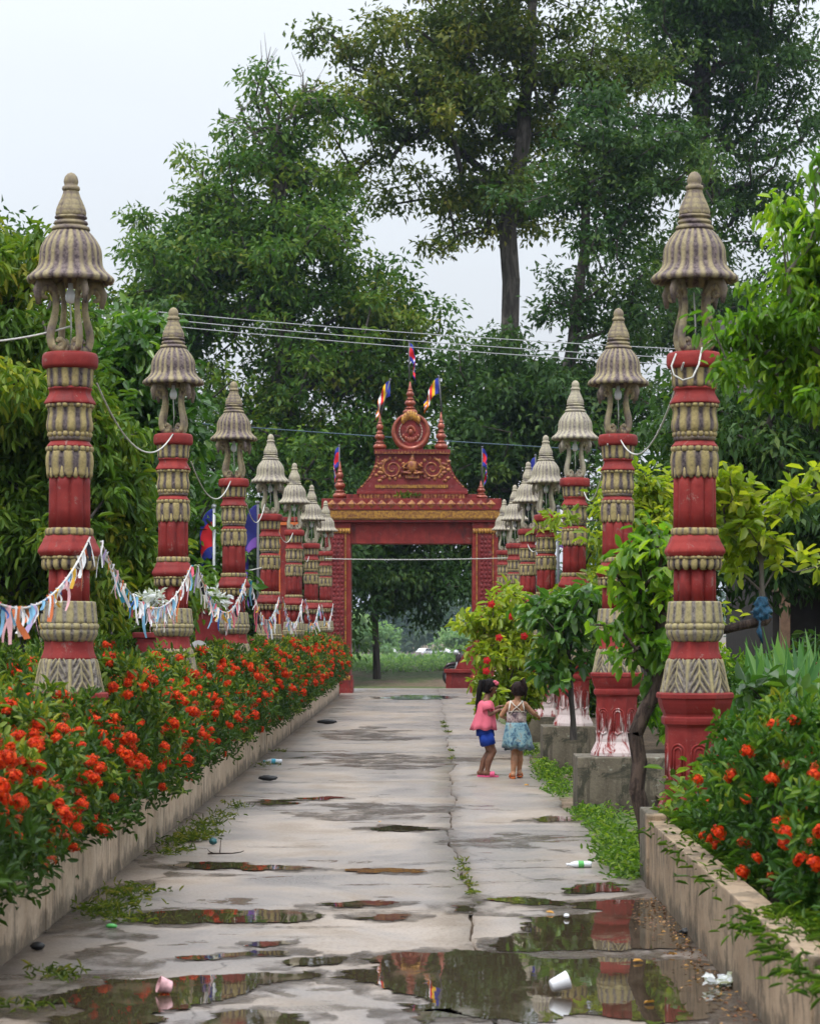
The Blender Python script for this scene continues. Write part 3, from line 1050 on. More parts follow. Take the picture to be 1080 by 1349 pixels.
def turned(name, x, ybase, ytop, wpx, rings, y, mat, parent):
    """a turned spire: stacked swelling rings that get smaller"""
    prof = []
    z0, z1 = gz(ybase), gz(ytop)
    n = 12
    for k in range(rings):
        a0, a1 = k / rings, (k + 1) / rings
        e0 = 1 - (1 - a0) ** 1.35
        e1 = 1 - (1 - a1) ** 1.35
        R = wpx / S_ / 2 * (1 - 0.80 * a0)
        for i in range(n):
            t = i / n
            prof.append((R * (0.58 + 0.42 * math.sin(PI * min(1, t * 1.15)) ** 0.7 if t < 0.87 else R and 0.58), z0 + (z1 - z0) * (e0 + (e1 - e0) * t)))
    prof = [(max(0.006, r if r < 1 else 0.02), z) for r, z in [(p[0] if p[0] > 0.0 else 0.01, p[1]) for p in prof]]
    R0 = wpx / S_ / 2
    fixed = []
    for k in range(rings):
        a0 = k / (rings + 0.8)
        a1 = (k + 1) / (rings + 0.8)
        R = R0 * (1 - 0.72 * k / rings)
        for t, q in ((0.0, 0.62), (0.10, 0.70), (0.16, 0.86), (0.30, 1.0), (0.45, 0.97), (0.60, 0.80), (0.70, 0.56), (0.74, 0.52), (0.76, 0.72), (0.84, 0.74), (0.88, 0.50), (0.99, 0.46)):
            fixed.append((R * q, z0 + (z1 - z0) * (a0 + (a1 - a0) * t)))
    fixed.append((0.012, z1))
    mb = MB()
    mb.lathe(fixed, 24, None, (lx(x), y, 0))
    return mb.build(name, mat, parent)


m = MB()
mc, mz, mr = lx(541), gz(567), 24.0 / S_
m.lathe([(mr, -0.16), (mr, 0.16)], 48, None, (0, 0, 0), False)
md = bpy.data.meshes.new('tmp')
disc = MB()
disc.prism([(mc + mr * math.sin(2 * PI * i / 48), mz + mr * 1.02 * math.cos(2 * PI * i / 48)) for i in range(48)], TH * 0.5 - 0.16, TH * 0.5 + 0.16)
disc.box(mc - 0.30, mc + 0.30, TH * 0.5 - 0.2, TH * 0.5 + 0.2, gz(592), gz(585))
disc.box(mc - 0.24, mc + 0.24, TH * 0.5 - 0.17, TH * 0.5 + 0.17, gz(585), gz(580))
med = disc.build('medallion', GATE_RED, gate, bevel=0.01)
yF = TH * 0.5 - 0.17
m = MB()
pts = [(mc + mr * 0.94 * math.sin(2 * PI * i / 48), yF, mz + mr * 0.96 * math.cos(2 * PI * i / 48)) for i in range(49)]
m.tube(pts, [0.075 * (0.45 + 0.55 * (0.5 - 0.5 * math.cos(2 * PI * i / 48)) ** 0.7) for i in range(49)], 8, False, 1, (0, 1, 0))
m.build('rim', BRONZE, med)
m = MB()
for i in range(26):
    a = 2 * PI * (i + 0.5) / 26
    if abs(a - PI) > 0.7 and min(a, 2 * PI - a) > 0.5:
        m.ball((mc + mr * 0.62 * math.sin(a), yF, mz - 0.0 + mr * 0.66 * math.cos(a)), 0.020, (1, 1, 1), 6, 5)
m.tube([(mc + mr * 0.62 * math.sin(2 * PI * i / 40), yF + 0.012, mz + mr * 0.66 * math.cos(2 * PI * i / 40)) for i in range(41)], 0.012, 5, False, 1, (0, 1, 0))
m.build('bead_circle', plain('cream_bead_paint', (0.42, 0.32, 0.25), 0.6, 0.3, 0.3, 12, 0.1), med)
m = MB()
for k in range(9):
    a = -1.3 + 2.6 * k / 8
    m.ball((mc + 0.10 * math.sin(a), yF, mz - 0.03 + 0.15 * math.cos(a)), 0.038, (0.8, 0.5, 1.3), 8, 6)
m.ball((mc, yF, mz - 0.02), 0.07, (0.9, 0.5, 1.2), 10, 8)
for k in range(-3, 4):
    m.ball((mc + k * 0.062, yF, mz - 0.22 + 0.012 * k * k), 0.055, (0.7, 0.5, 1.4 - 0.15 * abs(k)), 8, 6)
m.build('rosette', BRONZE, med)
m = MB()
for k in range(-3, 4):
    m.ball((mc + k * 0.065, yF - 0.01, gz(545.5) - 0.012 * k * k), 0.10, (0.55, 0.6, 1.35 - 0.06 * abs(k)), 8, 6)
m.build('leaf_crown', GOLD_MAT, med)
spire = turned('finial', 540, 545, 500, 20, 3, TH * 0.5, BRONZE, gate)
turned('finial', 500, 592, 543, 18, 3, 0.35, BRONZE, gate)
turned('finial', 581, 592, 541, 18, 3, 0.35, BRONZE, gate)
turned('finial', 447, 657, 606, 19, 3, 0.40, BRONZE, gate)
turned('finial', 634, 657, 632, 17, 2, 0.40, BRONZE, gate)
rngs = np.random.default_rng(5)
cp = np.array([[lx(525 + 26 * t), 0.02, gz(653)] for t in np.linspace(0, 1, 12)])
Pt, D, Nr, Ls, Ws, tn = scatter_leaves(rngs, cp, np.full(12, 0.09), 14, 0.13, 0.05, -0.4)
o = obj('moss_tuft', leaf_mesh('moss_tuft', Pt, D, Nr, Ls, Ws, tn), GRASS, gate)

# ------------------------------------------------------------------ flags
FLAG_BLUE = plain('flag_blue', (0.035, 0.045, 0.30), 0.7, 0.2, 0.15, 6, 0.05)
FLAG_RED = plain('flag_red', (0.62, 0.020, 0.030), 0.7, 0.2, 0.12, 6, 0.05)
FLAG_WHITE = plain('flag_white', (0.72, 0.72, 0.74), 0.7, 0.2, 0.06, 6, 0.05)
FLAG_YELLOW = plain('flag_yellow', (0.78, 0.45, 0.015), 0.7, 0.2, 0.1, 6, 0.05)
FLAG_ORANGE = plain('flag_orange', (0.72, 0.19, 0.015), 0.7, 0.2, 0.1, 6, 0.05)
FLAG_PURPLE = plain('flag_purple', (0.16, 0.07, 0.33), 0.7, 0.2, 0.12, 6, 0.05)
FLAG_NAVY = plain('flag_navy', (0.020, 0.022, 0.14), 0.7, 0.2, 0.15, 6, 0.05)


def flag_cloth(name, length, height, colour_at, mats, parent, top, droop=1.1, side=1, seed=0, folds=3.0, amp=0.05):
    """a flag hanging from its hoist at TOP: fly end droops; colour_at(u along fly, v down hoist) -> material index"""
    nu, nv = 34, 24
    r = random.Random(seed)
    ph = r.uniform(0, 6)
    vs, fs, mi = [], [], []
    for j in range(nv + 1):
        v = j / nv
        for i in range(nu + 1):
            u = i / nu
            a = droop * (1 - math.exp(-3.0 * u))
            x = side * length * u * math.cos(a) * 0.9
            z = -length * u * math.sin(a) - v * height * (1 - 0.25 * u)
            y = amp * math.sin(folds * 2 * PI * (u * 0.7 + v * 0.35) + ph) * (0.25 + u)
            x += side * 0.5 * amp * math.sin(folds * 4 * u + ph + 2 * v) * u
            vs.append((top[0] + x, top[1] + y, top[2] + z))
    for j in range(nv):
        for i in range(nu):
            a = j * (nu + 1) + i
            fs.append((a, a + 1, a + nu + 2, a + nu + 1))
            mi.append(colour_at((i + 0.5) / nu, (j + 0.5) / nv))
    me = bpy.data.meshes.new(name)
    me.from_pydata(vs, [], fs)
    for mm in mats:
        me.materials.append(mm)
    me.polygons.foreach_set('material_index', mi)
    me.polygons.foreach_set('use_smooth', [True] * len(fs))
    o = obj(name, me, None, parent)
    s = o.modifiers.new('thickness', 'SOLIDIFY')
    s.thickness = 0.004
    return o


def national(u, v):
    """blue, red, blue bands with a white three-towered temple"""
    if 0.27 < v < 0.73:
        x, y = u - 0.5, v
        if y > 0.62 and abs(x) < 0.23:
            return 2
        for cx, h, w in ((0, 0.33, 0.05), (-0.13, 0.42, 0.045), (0.13, 0.42, 0.045)):
            if abs(x - cx) < w and y > h + abs(x - cx) * 2:
                return 2
        if 0.52 < y <= 0.62 and abs(x) < 0.18:
            return 2
        return 1
    return 0


def buddhist(u, v):
    """five upright stripes and a sixth of all the colours one above another"""
    k = int(u * 6)
    order = [0, 1, 2, 3, 4]
    return order[k] if k < 5 else order[min(4, int(v * 5))]


NAT = [FLAG_BLUE, FLAG_RED, FLAG_WHITE]
BUD = [FLAG_BLUE, FLAG_YELLOW, FLAG_RED, FLAG_WHITE, FLAG_ORANGE]


def flag(label, px, ytop, ybot, d, length, height, fn, mats, droop, side, seed, hoist_px=None, poler=0.018, amp=0.05, lean=0.0):
    top, bot = P(px, ytop, d), P(px + lean, ybot, d)
    t = thing('flag', label, 'flag', bot, 0, 'flags on and beside the gate')
    m = MB()
    m.tube([(0, 0, 0), tuple(top - bot)], poler, 8)
    m.ball(tuple(top - bot), poler * 1.6)
    m.build('pole', STEEL if poler > 0.021 else POLE, t)
    flag_cloth('cloth', length, height, fn, mats, t, (top - bot) + Vector((0, 0, -0.03)), droop, side, seed, amp=amp)
    return t


yy = GD + TH * 0.5
flag('small national flag with white temple on red, on the top spire of the gate', 539, 450, 500, yy, 0.70, 0.46, national, NAT, 1.45, 1, 1, amp=0.07)
flag('striped blue, yellow, red, white and orange flag above the left pediment finial', 514, 500, 545, GD + 0.35, 0.80, 0.40, buddhist, BUD, 1.12, -1, 2, lean=-12)
flag('striped yellow and orange flag above the right pediment finial of the gate', 578, 496, 545, GD + 0.35, 0.72, 0.40, buddhist, BUD, 1.05, -1, 3, lean=4)
flag('small furled red and blue flag on the left corner finial of the gate', 447, 587, 640, GD + 0.40, 0.72, 0.5, national, NAT, 1.52, -1, 4, amp=0.05)
flag('small national flag on the right corner finial of the gate', 635, 589, 640, GD + 0.40, 0.62, 0.45, national, NAT, 1.50, 1, 5, amp=0.06)
flag('large hanging national flag on a steel pole behind the left columns', 282, 667, 880, 33.5, 1.0, 0.66, national, NAT, 1.5, -1, 6, poler=0.022, amp=0.06)
flag('dark navy flag hanging on a pole behind the third and fourth left columns', 340, 662, 880, 41, 1.15, 0.7, lambda u, v: 0 if v < 0.75 else 1, [FLAG_NAVY, FLAG_PURPLE], 1.5, -1, 7, poler=0.02, amp=0.05)
flag('purple flag hanging on a pole behind the fourth right column', 735, 668, 890, 40.2, 0.9, 0.6, lambda u, v: 0 if v > 0.3 else 1, [FLAG_PURPLE, FLAG_WHITE], 1.5, 1, 8, poler=0.02, amp=0.05)
flag('small blue flag beside the bell of the fifth right column', 705, 600, 700, 47.5, 0.6, 0.4, lambda u, v: 0, [FLAG_BLUE], 1.5, -1, 9, poler=0.015, amp=0.04)
# ------------------------------------------------------------------ terrain, walk, kerb walls, puddles
def ground_z(x, y):
    z = -0.035
    if y > 71:
        t = min(1, (y - 71) / 9)
        z += 0.40 * (t * t * (3 - 2 * t))
    if y > 104:
        t = min(1, (y - 104) / 60)
        z -= 4.8 * (t * t * (3 - 2 * t))
    return z


xs = sorted(set([-2500, -1200, -600, -300, -150, -80, -40, -20] + [-12 + 1.5 * i for i in range(17)] + [20, 40, 80, 150, 300, 600, 1200, 2500]))
ys = sorted(set([-60, -30, -10, 0, 5] + [8 + 2 * i for i in range(50)] + [110 + 6 * i for i in range(12)] + [200, 260, 350, 450, 600, 900, 1500, 2600, 4500]))
vs = [(x, y, ground_z(x, y) + (0.05 * math.sin(x * 1.7 + y) if y > 74 else 0)) for y in ys for x in xs]
nx = len(xs)
fs = [(j * nx + i, j * nx + i + 1, (j + 1) * nx + i + 1, (j + 1) * nx + i) for j in range(len(ys) - 1) for i in range(nx - 1)]
tag(obj('ground', np_mesh('ground', vs, fs, smooth=True), GROUND), kind='structure')

WL, WR = -2.12, 1.42     # faces of the two kerb walls


def wob(y, s=0.0):
    return 0.045 * math.sin(y * 0.83 + s) + 0.03 * math.sin(y * 2.1 + 1.3 * s) + 0.016 * math.sin(y * 5.3 + s) + 0.009 * math.sin(y * 13.0 + 2 * s)


def seam(y):
    return 0.30 - 0.10 * math.exp(-((y - 21) / 6.0) ** 2) + 0.6 * wob(y)


def right_edge(y):
    if y < 17.2:
        return WR + 0.02
    return 1.30 + 0.03 * math.sin(y * 0.4) + 0.7 * wob(y, 4.0)


def left_edge(y):
    return WL - 0.03


def slab(name, xl, xr, ztop, y0, y1, step, ncol):
    m = MB()
    rows = []
    k = 0
    y = y0
    V, Fc = [], []
    while y <= y1 + 1e-6:
        a, b = xl(y), xr(y)
        V.append((a, y, ztop - 0.08))
        for i in range(ncol + 1):
            x = a + (b - a) * i / ncol
            z = ztop + 0.001 * math.sin(x * 2.3 + y * 0.7) + 0.001 * math.sin(y * 1.9 - x)
            V.append((x, y, z))
        V.append((b, y, ztop - 0.08))
        y += step
        k += 1
    w = ncol + 3
    for j in range(k - 1):
        for i in range(w - 1):
            Fc.append((j * w + i, j * w + i + 1, (j + 1) * w + i + 1, (j + 1) * w + i))
    return tag(obj(name, np_mesh(name, V, Fc, smooth=False), PATH), kind='structure')


slab('walk', left_edge, lambda y: seam(y) - 0.010 - 0.008 * math.sin(y * 3), 0.0, 7.0, 68.5, 0.1, 8)
slab('walk', lambda y: seam(y) + 0.010 + 0.008 * math.sin(y * 2.3), right_edge, 0.002, 7.0, 68.5, 0.1, 5)
tag(obj('seam_soil', np_mesh('seam_soil', [(0.0, 7, -0.03), (0.55, 7, -0.03), (0.55, 68, -0.03), (0.0, 68, -0.03)], [(0, 1, 2, 3)]), SOIL), kind='structure')


def open_joint(y, x0, x1, seed, w=0.012):
    """a crack across the concrete: a dark sunk strip of grit, a ragged ribbon lying in it"""
    r = random.Random(seed)
    V, Q = [], []
    n = 40
    yy = y
    for i in range(n + 1):
        x = x0 + (x1 - x0) * i / n
        yy += r.uniform(-0.02, 0.02)
        hw = w * r.uniform(0.35, 1.2) * min(1, 4 * i / n, 4 * (n - i) / n)
        V += [(x, yy - hw, 0.0080), (x, yy + hw, 0.0080)]
    for i in range(n):
        Q.append((2 * i, 2 * i + 2, 2 * i + 3, 2 * i + 1))
    return V, Q


V, Q = [], []
for k, (py, x0, x1) in enumerate([(947, 0.36, 1.28), (936, 0.36, 1.25), (1031, -2.0, 0.25), (1139, -0.25, 0.2), (1145, 0.3, 1.3), (1002, -2.0, 0.3), (975, -2, 0.3), (1200, -0.9, 0.2), (1083, 0.3, 1.2), (963, -1.4, 0.3),
                                  (1224, -1.2, -0.3), (1116, -1.5, -0.6), (1060, -0.6, 0.15), (1022, 0.35, 0.9)]):
    v, q = open_joint(G(0, py)[1], x0, x1, k, 0.02 if py < 1000 else 0.014)
    Q += [tuple(i + len(V) for i in f) for f in q]
    V += v
tag(obj('walk_cracks', np_mesh('walk_cracks', V, Q), SOIL), kind='structure')


def puddle(pts, seed, jag=0.06, zz=0.0085, name='puddle', mat=None):
    """pts: outline on the ground (x, y); edges broken by a few scales of unevenness"""
    r = np.random.default_rng(seed)
    p = np.array(pts, float)
    for level in range(5):
        q = []
        for i in range(len(p)):
            a, b = p[i], p[(i + 1) % len(p)]
            m = (a + b) / 2
            e = b - a
            nrm = np.array([-e[1], e[0]])
            m = m + nrm * r.normal() * 0.20 + e * r.normal() * 0.08
            q += [a, m]
        p = np.array(q)
    bm = bmesh.new()
    vs = [bm.verts.new((x, y, zz)) for x, y in p]
    es = [bm.edges.new((vs[i], vs[(i + 1) % len(vs)])) for i in range(len(vs))]
    bmesh.ops.triangle_fill(bm, edges=es, use_beauty=True, use_dissolve=False)
    for f in bm.faces:
        if f.normal.z < 0:
            f.normal_flip()
    me = bpy.data.meshes.new(name)
    bm.to_mesh(me)
    bm.free()
    return tag(obj(name, me, mat or WATER), kind='structure')


PUD = [
    [(45, 1349), (70, 1312), (130, 1291), (250, 1287), (330, 1284), (400, 1281), (425, 1287), (370, 1296), (330, 1308), (280, 1322), (200, 1338), (190, 1352), (110, 1375)],
    [(430, 1290), (470, 1265), (520, 1257), (600, 1252), (700, 1262), (800, 1262), (880, 1266), (930, 1268), (950, 1285), (955, 1312), (930, 1340), (860, 1352), (760, 1338), (690, 1352), (610, 1340), (560, 1318), (500, 1304)],
    [(640, 1247), (700, 1230), (735, 1208), (742, 1192), (800, 1187), (860, 1187), (888, 1200), (905, 1225), (918, 1250), (860, 1252), (780, 1253), (700, 1256)],
    [(735, 1178), (760, 1166), (800, 1163), (832, 1166), (815, 1176), (770, 1179)],
    [(165, 1213), (205, 1203), (280, 1200), (380, 1201), (425, 1206), (410, 1214), (330, 1217), (230, 1219)],
    [(210, 1142), (250, 1137), (300, 1137), (360, 1141), (415, 1144), (400, 1147), (320, 1147), (250, 1146)],
    [(485, 1092), (520, 1088), (565, 1091), (580, 1094), (540, 1096), (500, 1096)],
    [(330, 1058), (345, 1054), (395, 1055), (390, 1060), (350, 1062)],
    [(500, 919), (530, 916), (585, 917), (592, 920), (560, 922), (520, 922)],
    [(640, 1185), (690, 1184), (745, 1190), (735, 1195), (690, 1193)],
    [(440, 1272), (380, 1275), (372, 1268), (420, 1262), (455, 1262)],
    [(260, 1349), (300, 1335), (350, 1331), (400, 1338), (410, 1352), (380, 1370), (300, 1370)],
    [(318, 1248), (335, 1243), (372, 1241), (375, 1246), (345, 1250)],
    [(480, 1210), (520, 1205), (545, 1208), (530, 1213), (500, 1214)],
    [(605, 1198), (620, 1188), (632, 1192), (628, 1202), (612, 1203)],
    [(455, 1147), (510, 1145), (560, 1147), (565, 1150), (520, 1151)],
    [(415, 1192), (470, 1188), (525, 1190), (500, 1195), (440, 1196)],
    [(700, 1080), (730, 1076), (770, 1078), (765, 1083), (720, 1084)],
    [(600, 1330), (640, 1345), (560, 1352), (540, 1343)],
    [(230, 1262), (300, 1258), (380, 1256), (385, 1260), (300, 1263)],
    [(390, 1052), (430, 1050), (455, 1052), (430, 1055)],
]
for i, pts in enumerate(PUD):
    gp = [G(*p) for p in pts]
    puddle(gp, 40 + i)
    cx, cy = sum(p[0] for p in gp) / len(gp), sum(p[1] for p in gp) / len(gp)
    w, h = max(p[0] for p in gp) - min(p[0] for p in gp), max(p[1] for p in gp) - min(p[1] for p in gp)
    kx, ky = (w + 0.30) / w, (h + 0.22) / h
    puddle([(min(WR - 0.01, cx + (p[0] - cx) * kx), cy + (p[1] - cy) * ky) for p in gp], 140 + i, 0.06, 0.0055 + 0.0001 * i, 'damp_patch', DAMP)

# damp broken edge along the foot of the left wall and dark wet strip along the right wall
for i, pts in enumerate(([(-2.11, 11.0), (-1.72, 11.2), (-1.66, 12.4), (-1.80, 13.2), (-1.74, 14.6), (-1.95, 15.4), (-2.11, 15.6)], [(-2.11, 15.7), (-1.93, 16.4), (-1.98, 18.6), (-1.90, 20.5), (-2.0, 23), (-2.11, 23.2)],
                         [(1.41, 10.4), (1.16, 10.6), (1.12, 11.8), (1.20, 13.0), (1.10, 14.2), (1.22, 15.6), (1.41, 16.2)], [(-0.6, 30), (0.1, 30.4), (0.1, 33), (-0.9, 34), (-1.3, 32)], [(-1.2, 22.5), (-0.2, 22.2), (0.1, 23.2), (-0.5, 24.6), (-1.3, 24.2)],
                         [(0.45, 19.4), (1.1, 19.0), (1.15, 20.6), (0.6, 21.0)], [(-1.5, 38), (-0.3, 37.5), (0.0, 41), (-1.0, 43), (-1.7, 41)])):
    puddle(pts, 300 + i, 0.06, 0.0050 + 0.00005 * i, 'damp_patch', DAMP)

# raised beds behind the kerb walls
def bed(name, x0, x1, y0, y1, z, seed):
    V, Q = [], []
    nxx, nyy = 14, int((y1 - y0) / 0.8) + 1
    r = random.Random(seed)
    for j in range(nyy + 1):
        for i in range(nxx + 1):
            V.append((x0 + (x1 - x0) * i / nxx, y0 + (y1 - y0) * j / nyy, z + r.uniform(-0.03, 0.03)))
    for j in range(nyy):
        for i in range(nxx):
            a = j * (nxx + 1) + i
            Q.append((a, a + 1, a + nxx + 2, a + nxx + 1))
    return tag(obj(name, np_mesh(name, V, Q, smooth=True), SOIL), kind='structure')


bed('flower_bed', -9.0, WL - 0.16, 6.0, 63.0, 0.31, 1)
bed('flower_bed', WR + 0.17, 9.0, 5.0, 17.15, 0.30, 2)
bed('garden_ground', 2.1, 14.0, 17.2, 62.0, 0.12, 3)

# left kerb wall: cast panels that step, each with a pilaster
segs = [(6.0, 12.2, 0.335), (12.2, 14.4, 0.36), (14.4, 17.3, 0.415), (17.3, 19.6, 0.435), (19.6, 24.2, 0.44), (24.2, 28.8, 0.455), (28.8, 34, 0.46), (34, 40, 0.46), (40, 47, 0.46), (47, 54, 0.46), (54, 61.5, 0.46)]
lw = thing('kerb_wall', 'long stained concrete kerb wall holding the left flower hedge', 'wall', (WL, 6.0, 0))
for i, (a, b_, h) in enumerate(segs):
    m = MB()
    m.box(-0.15, 0.0, a - 6 + 0.004, b_ - 6 - 0.004, -0.3, h)
    m.box(-0.16, 0.007, b_ - 6 - 0.17, b_ - 6 - 0.006, -0.3, h + 0.010)
    m.build('panel', WALL, lw, bevel=0.008)
rw = thing('kerb_wall', 'concrete kerb wall with end posts holding the bushes on the right', 'wall', (WR, 5.0, 0))
for i, (a, b_, h) in enumerate([(5.0, 8.7, 0.42), (8.7, 16.8, 0.44)]):
    m = MB()
    m.box(0.0, 0.14, a - 5 + 0.004, b_ - 5 - 0.07, -0.3, h)
    m.build('panel', WALL_WORN, rw, bevel=0.010)
for a, h in ((9.52, 0.478), (16.55, 0.475)):
    m = MB()
    m.box(-0.012, 0.17, a - 5 - 0.08, a - 5 + 0.08, -0.3, h)
    m.build('post', WALL_WORN, rw, bevel=0.010)
# ------------------------------------------------------------------ trees
def frusta(pos, par, rad, n=5):
    """tapered tubes for every branch edge of a skeleton"""
    idx = np.array([i for i in range(len(pos)) if par[i] >= 0])
    A, B = pos[np.array(par)[idx]], pos[idx]
    ra, rb = rad[np.array(par)[idx]], rad[idx]
    ra = np.minimum(ra, rb * 1.6)
    t = unit(B - A)
    up = np.where(np.abs(t[:, 2:3]) < 0.9, np.array([[0, 0, 1.0]]), np.array([[1.0, 0, 0]]))
    s = unit(np.cross(t, up))
    w = np.cross(s, t)
    ang = np.arange(n) * 2 * PI / n
    ring = s[:, None] * np.cos(ang)[None, :, None] + w[:, None] * np.sin(ang)[None, :, None]
    ov = t * (rb[:, None] * 0.35)
    V = np.concatenate([A[:, None] + ring * ra[:, None, None], (B + ov)[:, None] + ring * rb[:, None, None]], axis=1)
    base = np.arange(len(idx))[:, None, None] * 2 * n
    q = np.array([[i, (i + 1) % n, n + (i + 1) % n, n + i] for i in range(n)])
    return V.reshape(-1, 3), (base + q[None]).reshape(-1, 4)


def tree(name, label, cat, d, trunk, blobs, nclump, per, crad, L, W, leaf, bark, r0, seed, group=None, thick=0.8, droop=0.35, T=T4,
         base_z=None, flat=0.75, fill=0.45, spread=0.5, rmin=0.012, step=0.9, dead=None, outward=0.8, jit=0.14, bough=6):
    rng = np.random.default_rng(seed)
    tp = [np.array(P(x, y, d + (dy[0] if dy else 0))) for x, y, *dy in trunk]
    base = tp[0].copy()
    if base_z is not None:
        base[2] = base_z
        tp[0] = base.copy()
    t = thing(name, label, cat, tuple(base), 0, group)
    s = d / F
    cs, rs, wt = [], [], []
    for bl in blobs:
        x, y, rx, ry = bl[:4]
        dy = bl[4] if len(bl) > 4 else rng.uniform(-spread, spread) * rx * s
        cs.append(np.array(P(x, y, d + dy)))
        rs.append(np.array([rx * s, rx * s * thick, ry * s]))
        wt.append((rx * ry) ** 0.9)
    wt = np.array(wt) / sum(wt)
    nb = max(len(cs), nclump // bough)
    pick = rng.choice(len(cs), nb, p=wt)
    dirs = unit(rng.normal(size=(nb, 3)))
    fr = fill + (1 - fill) * rng.random((nb, 1)) ** 0.6
    cl = np.array(cs)[pick] + dirs * fr * np.array(rs)[pick] + rng.normal(size=(nb, 3)) * np.array(rs)[pick] * jit
    own = np.concatenate([np.arange(nb), rng.integers(0, nb, nclump - nb)])
    cl = cl[own] + rng.normal(size=(nclump, 3)) * np.array([1, 1, 0.45]) * crad * (1.15 if bough > 1 else 0.3)
    dirs = dirs[own]
    btint = rng.normal(size=nb)[own] * 0.16
    # branch skeleton: each clump joins the nearest limb
    pos, par = [], []
    for i, p in enumerate(tp):
        if i == 0:
            pos.append(p); par.append(-1)
            continue
        a = tp[i - 1]
        k = max(1, int(np.linalg.norm(p - a) / step))
        for j in range(1, k + 1):
            q = a + (p - a) * j / k
            if j < k:
                q = q + rng.normal(size=3) * r0 * 0.25
            pos.append(q); par.append(len(pos) - 2)
    ntr = len(pos)
    first = int(ntr * 0.35)
    dmin = np.array([min(np.linalg.norm(c - p) for p in pos[first:]) for c in cl])
    ends = []
    for ci in np.argsort(dmin):
        c = cl[ci]
        arr = np.array(pos[first:])
        dd = np.linalg.norm(arr - c, axis=1) + 0.55 * np.maximum(0, arr[:, 2] - c[2] + 0.2)
        k0 = int(np.argmin(dd)) + first
        a = pos[k0]
        dist = np.linalg.norm(c - a)
        k = max(1, int(dist / step))
        prev = k0
        bend = rng.normal(size=3) * dist * 0.10 + np.array([0, 0, -0.10 * dist])
        for j in range(1, k + 1):
            u = j / k
            q = a + (c - a) * u + bend * math.sin(PI * u) + rng.normal(size=3) * step * 0.06
            pos.append(q); par.append(prev)
            prev = len(pos) - 1
        ends.append(prev)
    pos = np.array(pos)
    cnt = np.zeros(len(pos))
    for e in ends:
        cnt[e] += 1
    for i in range(len(pos) - 1, 0, -1):
        cnt[par[i]] += cnt[i]
    rad = np.maximum(rmin, r0 * (np.maximum(cnt, 0.3) / max(cnt[0], 1)) ** 0.46)
    if first > 0:
        for i in range(ntr):
            rad[i] = max(rad[i], r0 * (1.15 - 0.75 * i / ntr))
        rad[0] *= 1.25
    V, Q = frusta(pos - base, par, rad, 7 if d < 40 else 6)
    obj('trunk', np_mesh('trunk', V, Q, smooth=True), bark, t)
    ctint = np.clip(0.5 + btint + rng.normal(size=nclump) * 0.20 + 0.10 * dirs[:, 2], 0, 1)
    rr = crad * rng.uniform(0.6, 1.35, nclump)
    Pt, D, Nr, Ls, Ws, tn = scatter_leaves(rng, cl - base, rr, per, L, W, droop, flat, ctint, outward)
    obj('crown', leaf_mesh('crown', Pt, D, Nr, Ls, Ws, tn, T), leaf, t)
    if dead:
        m = MB()
        for x, y, x2, y2 in dead:
            a, b_ = np.array(P(x, y, d)) - base, np.array(P(x2, y2, d)) - base
            mid = (a + b_) / 2 + rng.normal(size=3) * 0.15 * np.linalg.norm(b_ - a)
            m.tube([a, mid, b_], [0.075, 0.05, 0.018], 5)
            for k in range(7):
                q = mid + (b_ - mid) * rng.random()
                e = q + (b_ - a) * rng.uniform(0.2, 0.4) + rng.normal(size=3) * 0.40
                m.tube([q, (q + e) / 2 + rng.normal(size=3) * 0.1, e], [0.026, 0.02, 0.009], 4)
                for _ in range(3):
                    e2 = e + rng.normal(size=3) * 0.35 + np.array([0, 0, 0.15])
                    m.tube([(q + e) / 2, e2], [0.014, 0.006], 3)
        m.build('dead_branch', TWIG, t)
    return t


BG = 'tall trees standing behind the gate'
tree('tall_tree', 'towering tree with bare forked trunk and airy crown behind the gate', 'tree', 84,
     [(673, 905), (672, 600), (671, 450), (673, 372), (668, 300), (690, 180), (700, 40), (700, -60)],
     [(545, 70, 75, 55), (600, 20, 90, 55), (520, 130, 70, 45), (470, 160, 50, 40), (640, 80, 80, 60), (700, 30, 85, 60), (560, 170, 80, 45), (500, 215, 70, 35), (640, 170, 75, 50), (600, 240, 80, 32),
      (515, 250, 50, 18), (720, 130, 70, 60), (780, 60, 75, 60), (820, 20, 60, 50), (730, 210, 60, 45), (690, 265, 60, 35), (470, 250, 35, 30), (790, 140, 50, 50), (640, -60, 130, 70), (770, -60, 110, 70), (745, 290, 40, 34),
      (600, 290, 40, 14), (590, 335, 28, 12)],
     420, 92, 0.80, 0.24, 0.115, LEAF_OLIVE, BARK, 0.33, 11, BG, thick=0.9, step=1.1, fill=0.5, flat=0.6)
tree('tall_tree', 'tall dark tree with straight trunk standing farthest right behind the right columns', 'tree', 92,
     [(925, 905), (925, 560), (924, 300), (922, 190), (925, 80), (925, -40)],
     [(915, 30, 75, 55), (985, 40, 70, 50), (870, 70, 55, 45), (955, 110, 75, 45), (1035, 90, 50, 40), (890, 140, 60, 40), (1000, 160, 65, 36), (880, 190, 40, 34), (960, 215, 55, 30), (1040, 170, 40, 30),
      (1010, 225, 50, 26), (905, -40, 90, 60), (1000, -40, 80, 60), (850, 20, 50, 50), (990, 260, 40, 24), (885, 300, 36, 36), (905, 380, 44, 44), (950, 320, 36, 34), (945, 410, 44, 40), (880, 440, 40, 40), (960, 480, 40, 36)],
     450, 90, 0.90, 0.26, 0.115, LEAF_DEEP, BARK, 0.45, 12, BG, thick=0.9, step=1.1, fill=0.3, flat=0.6)
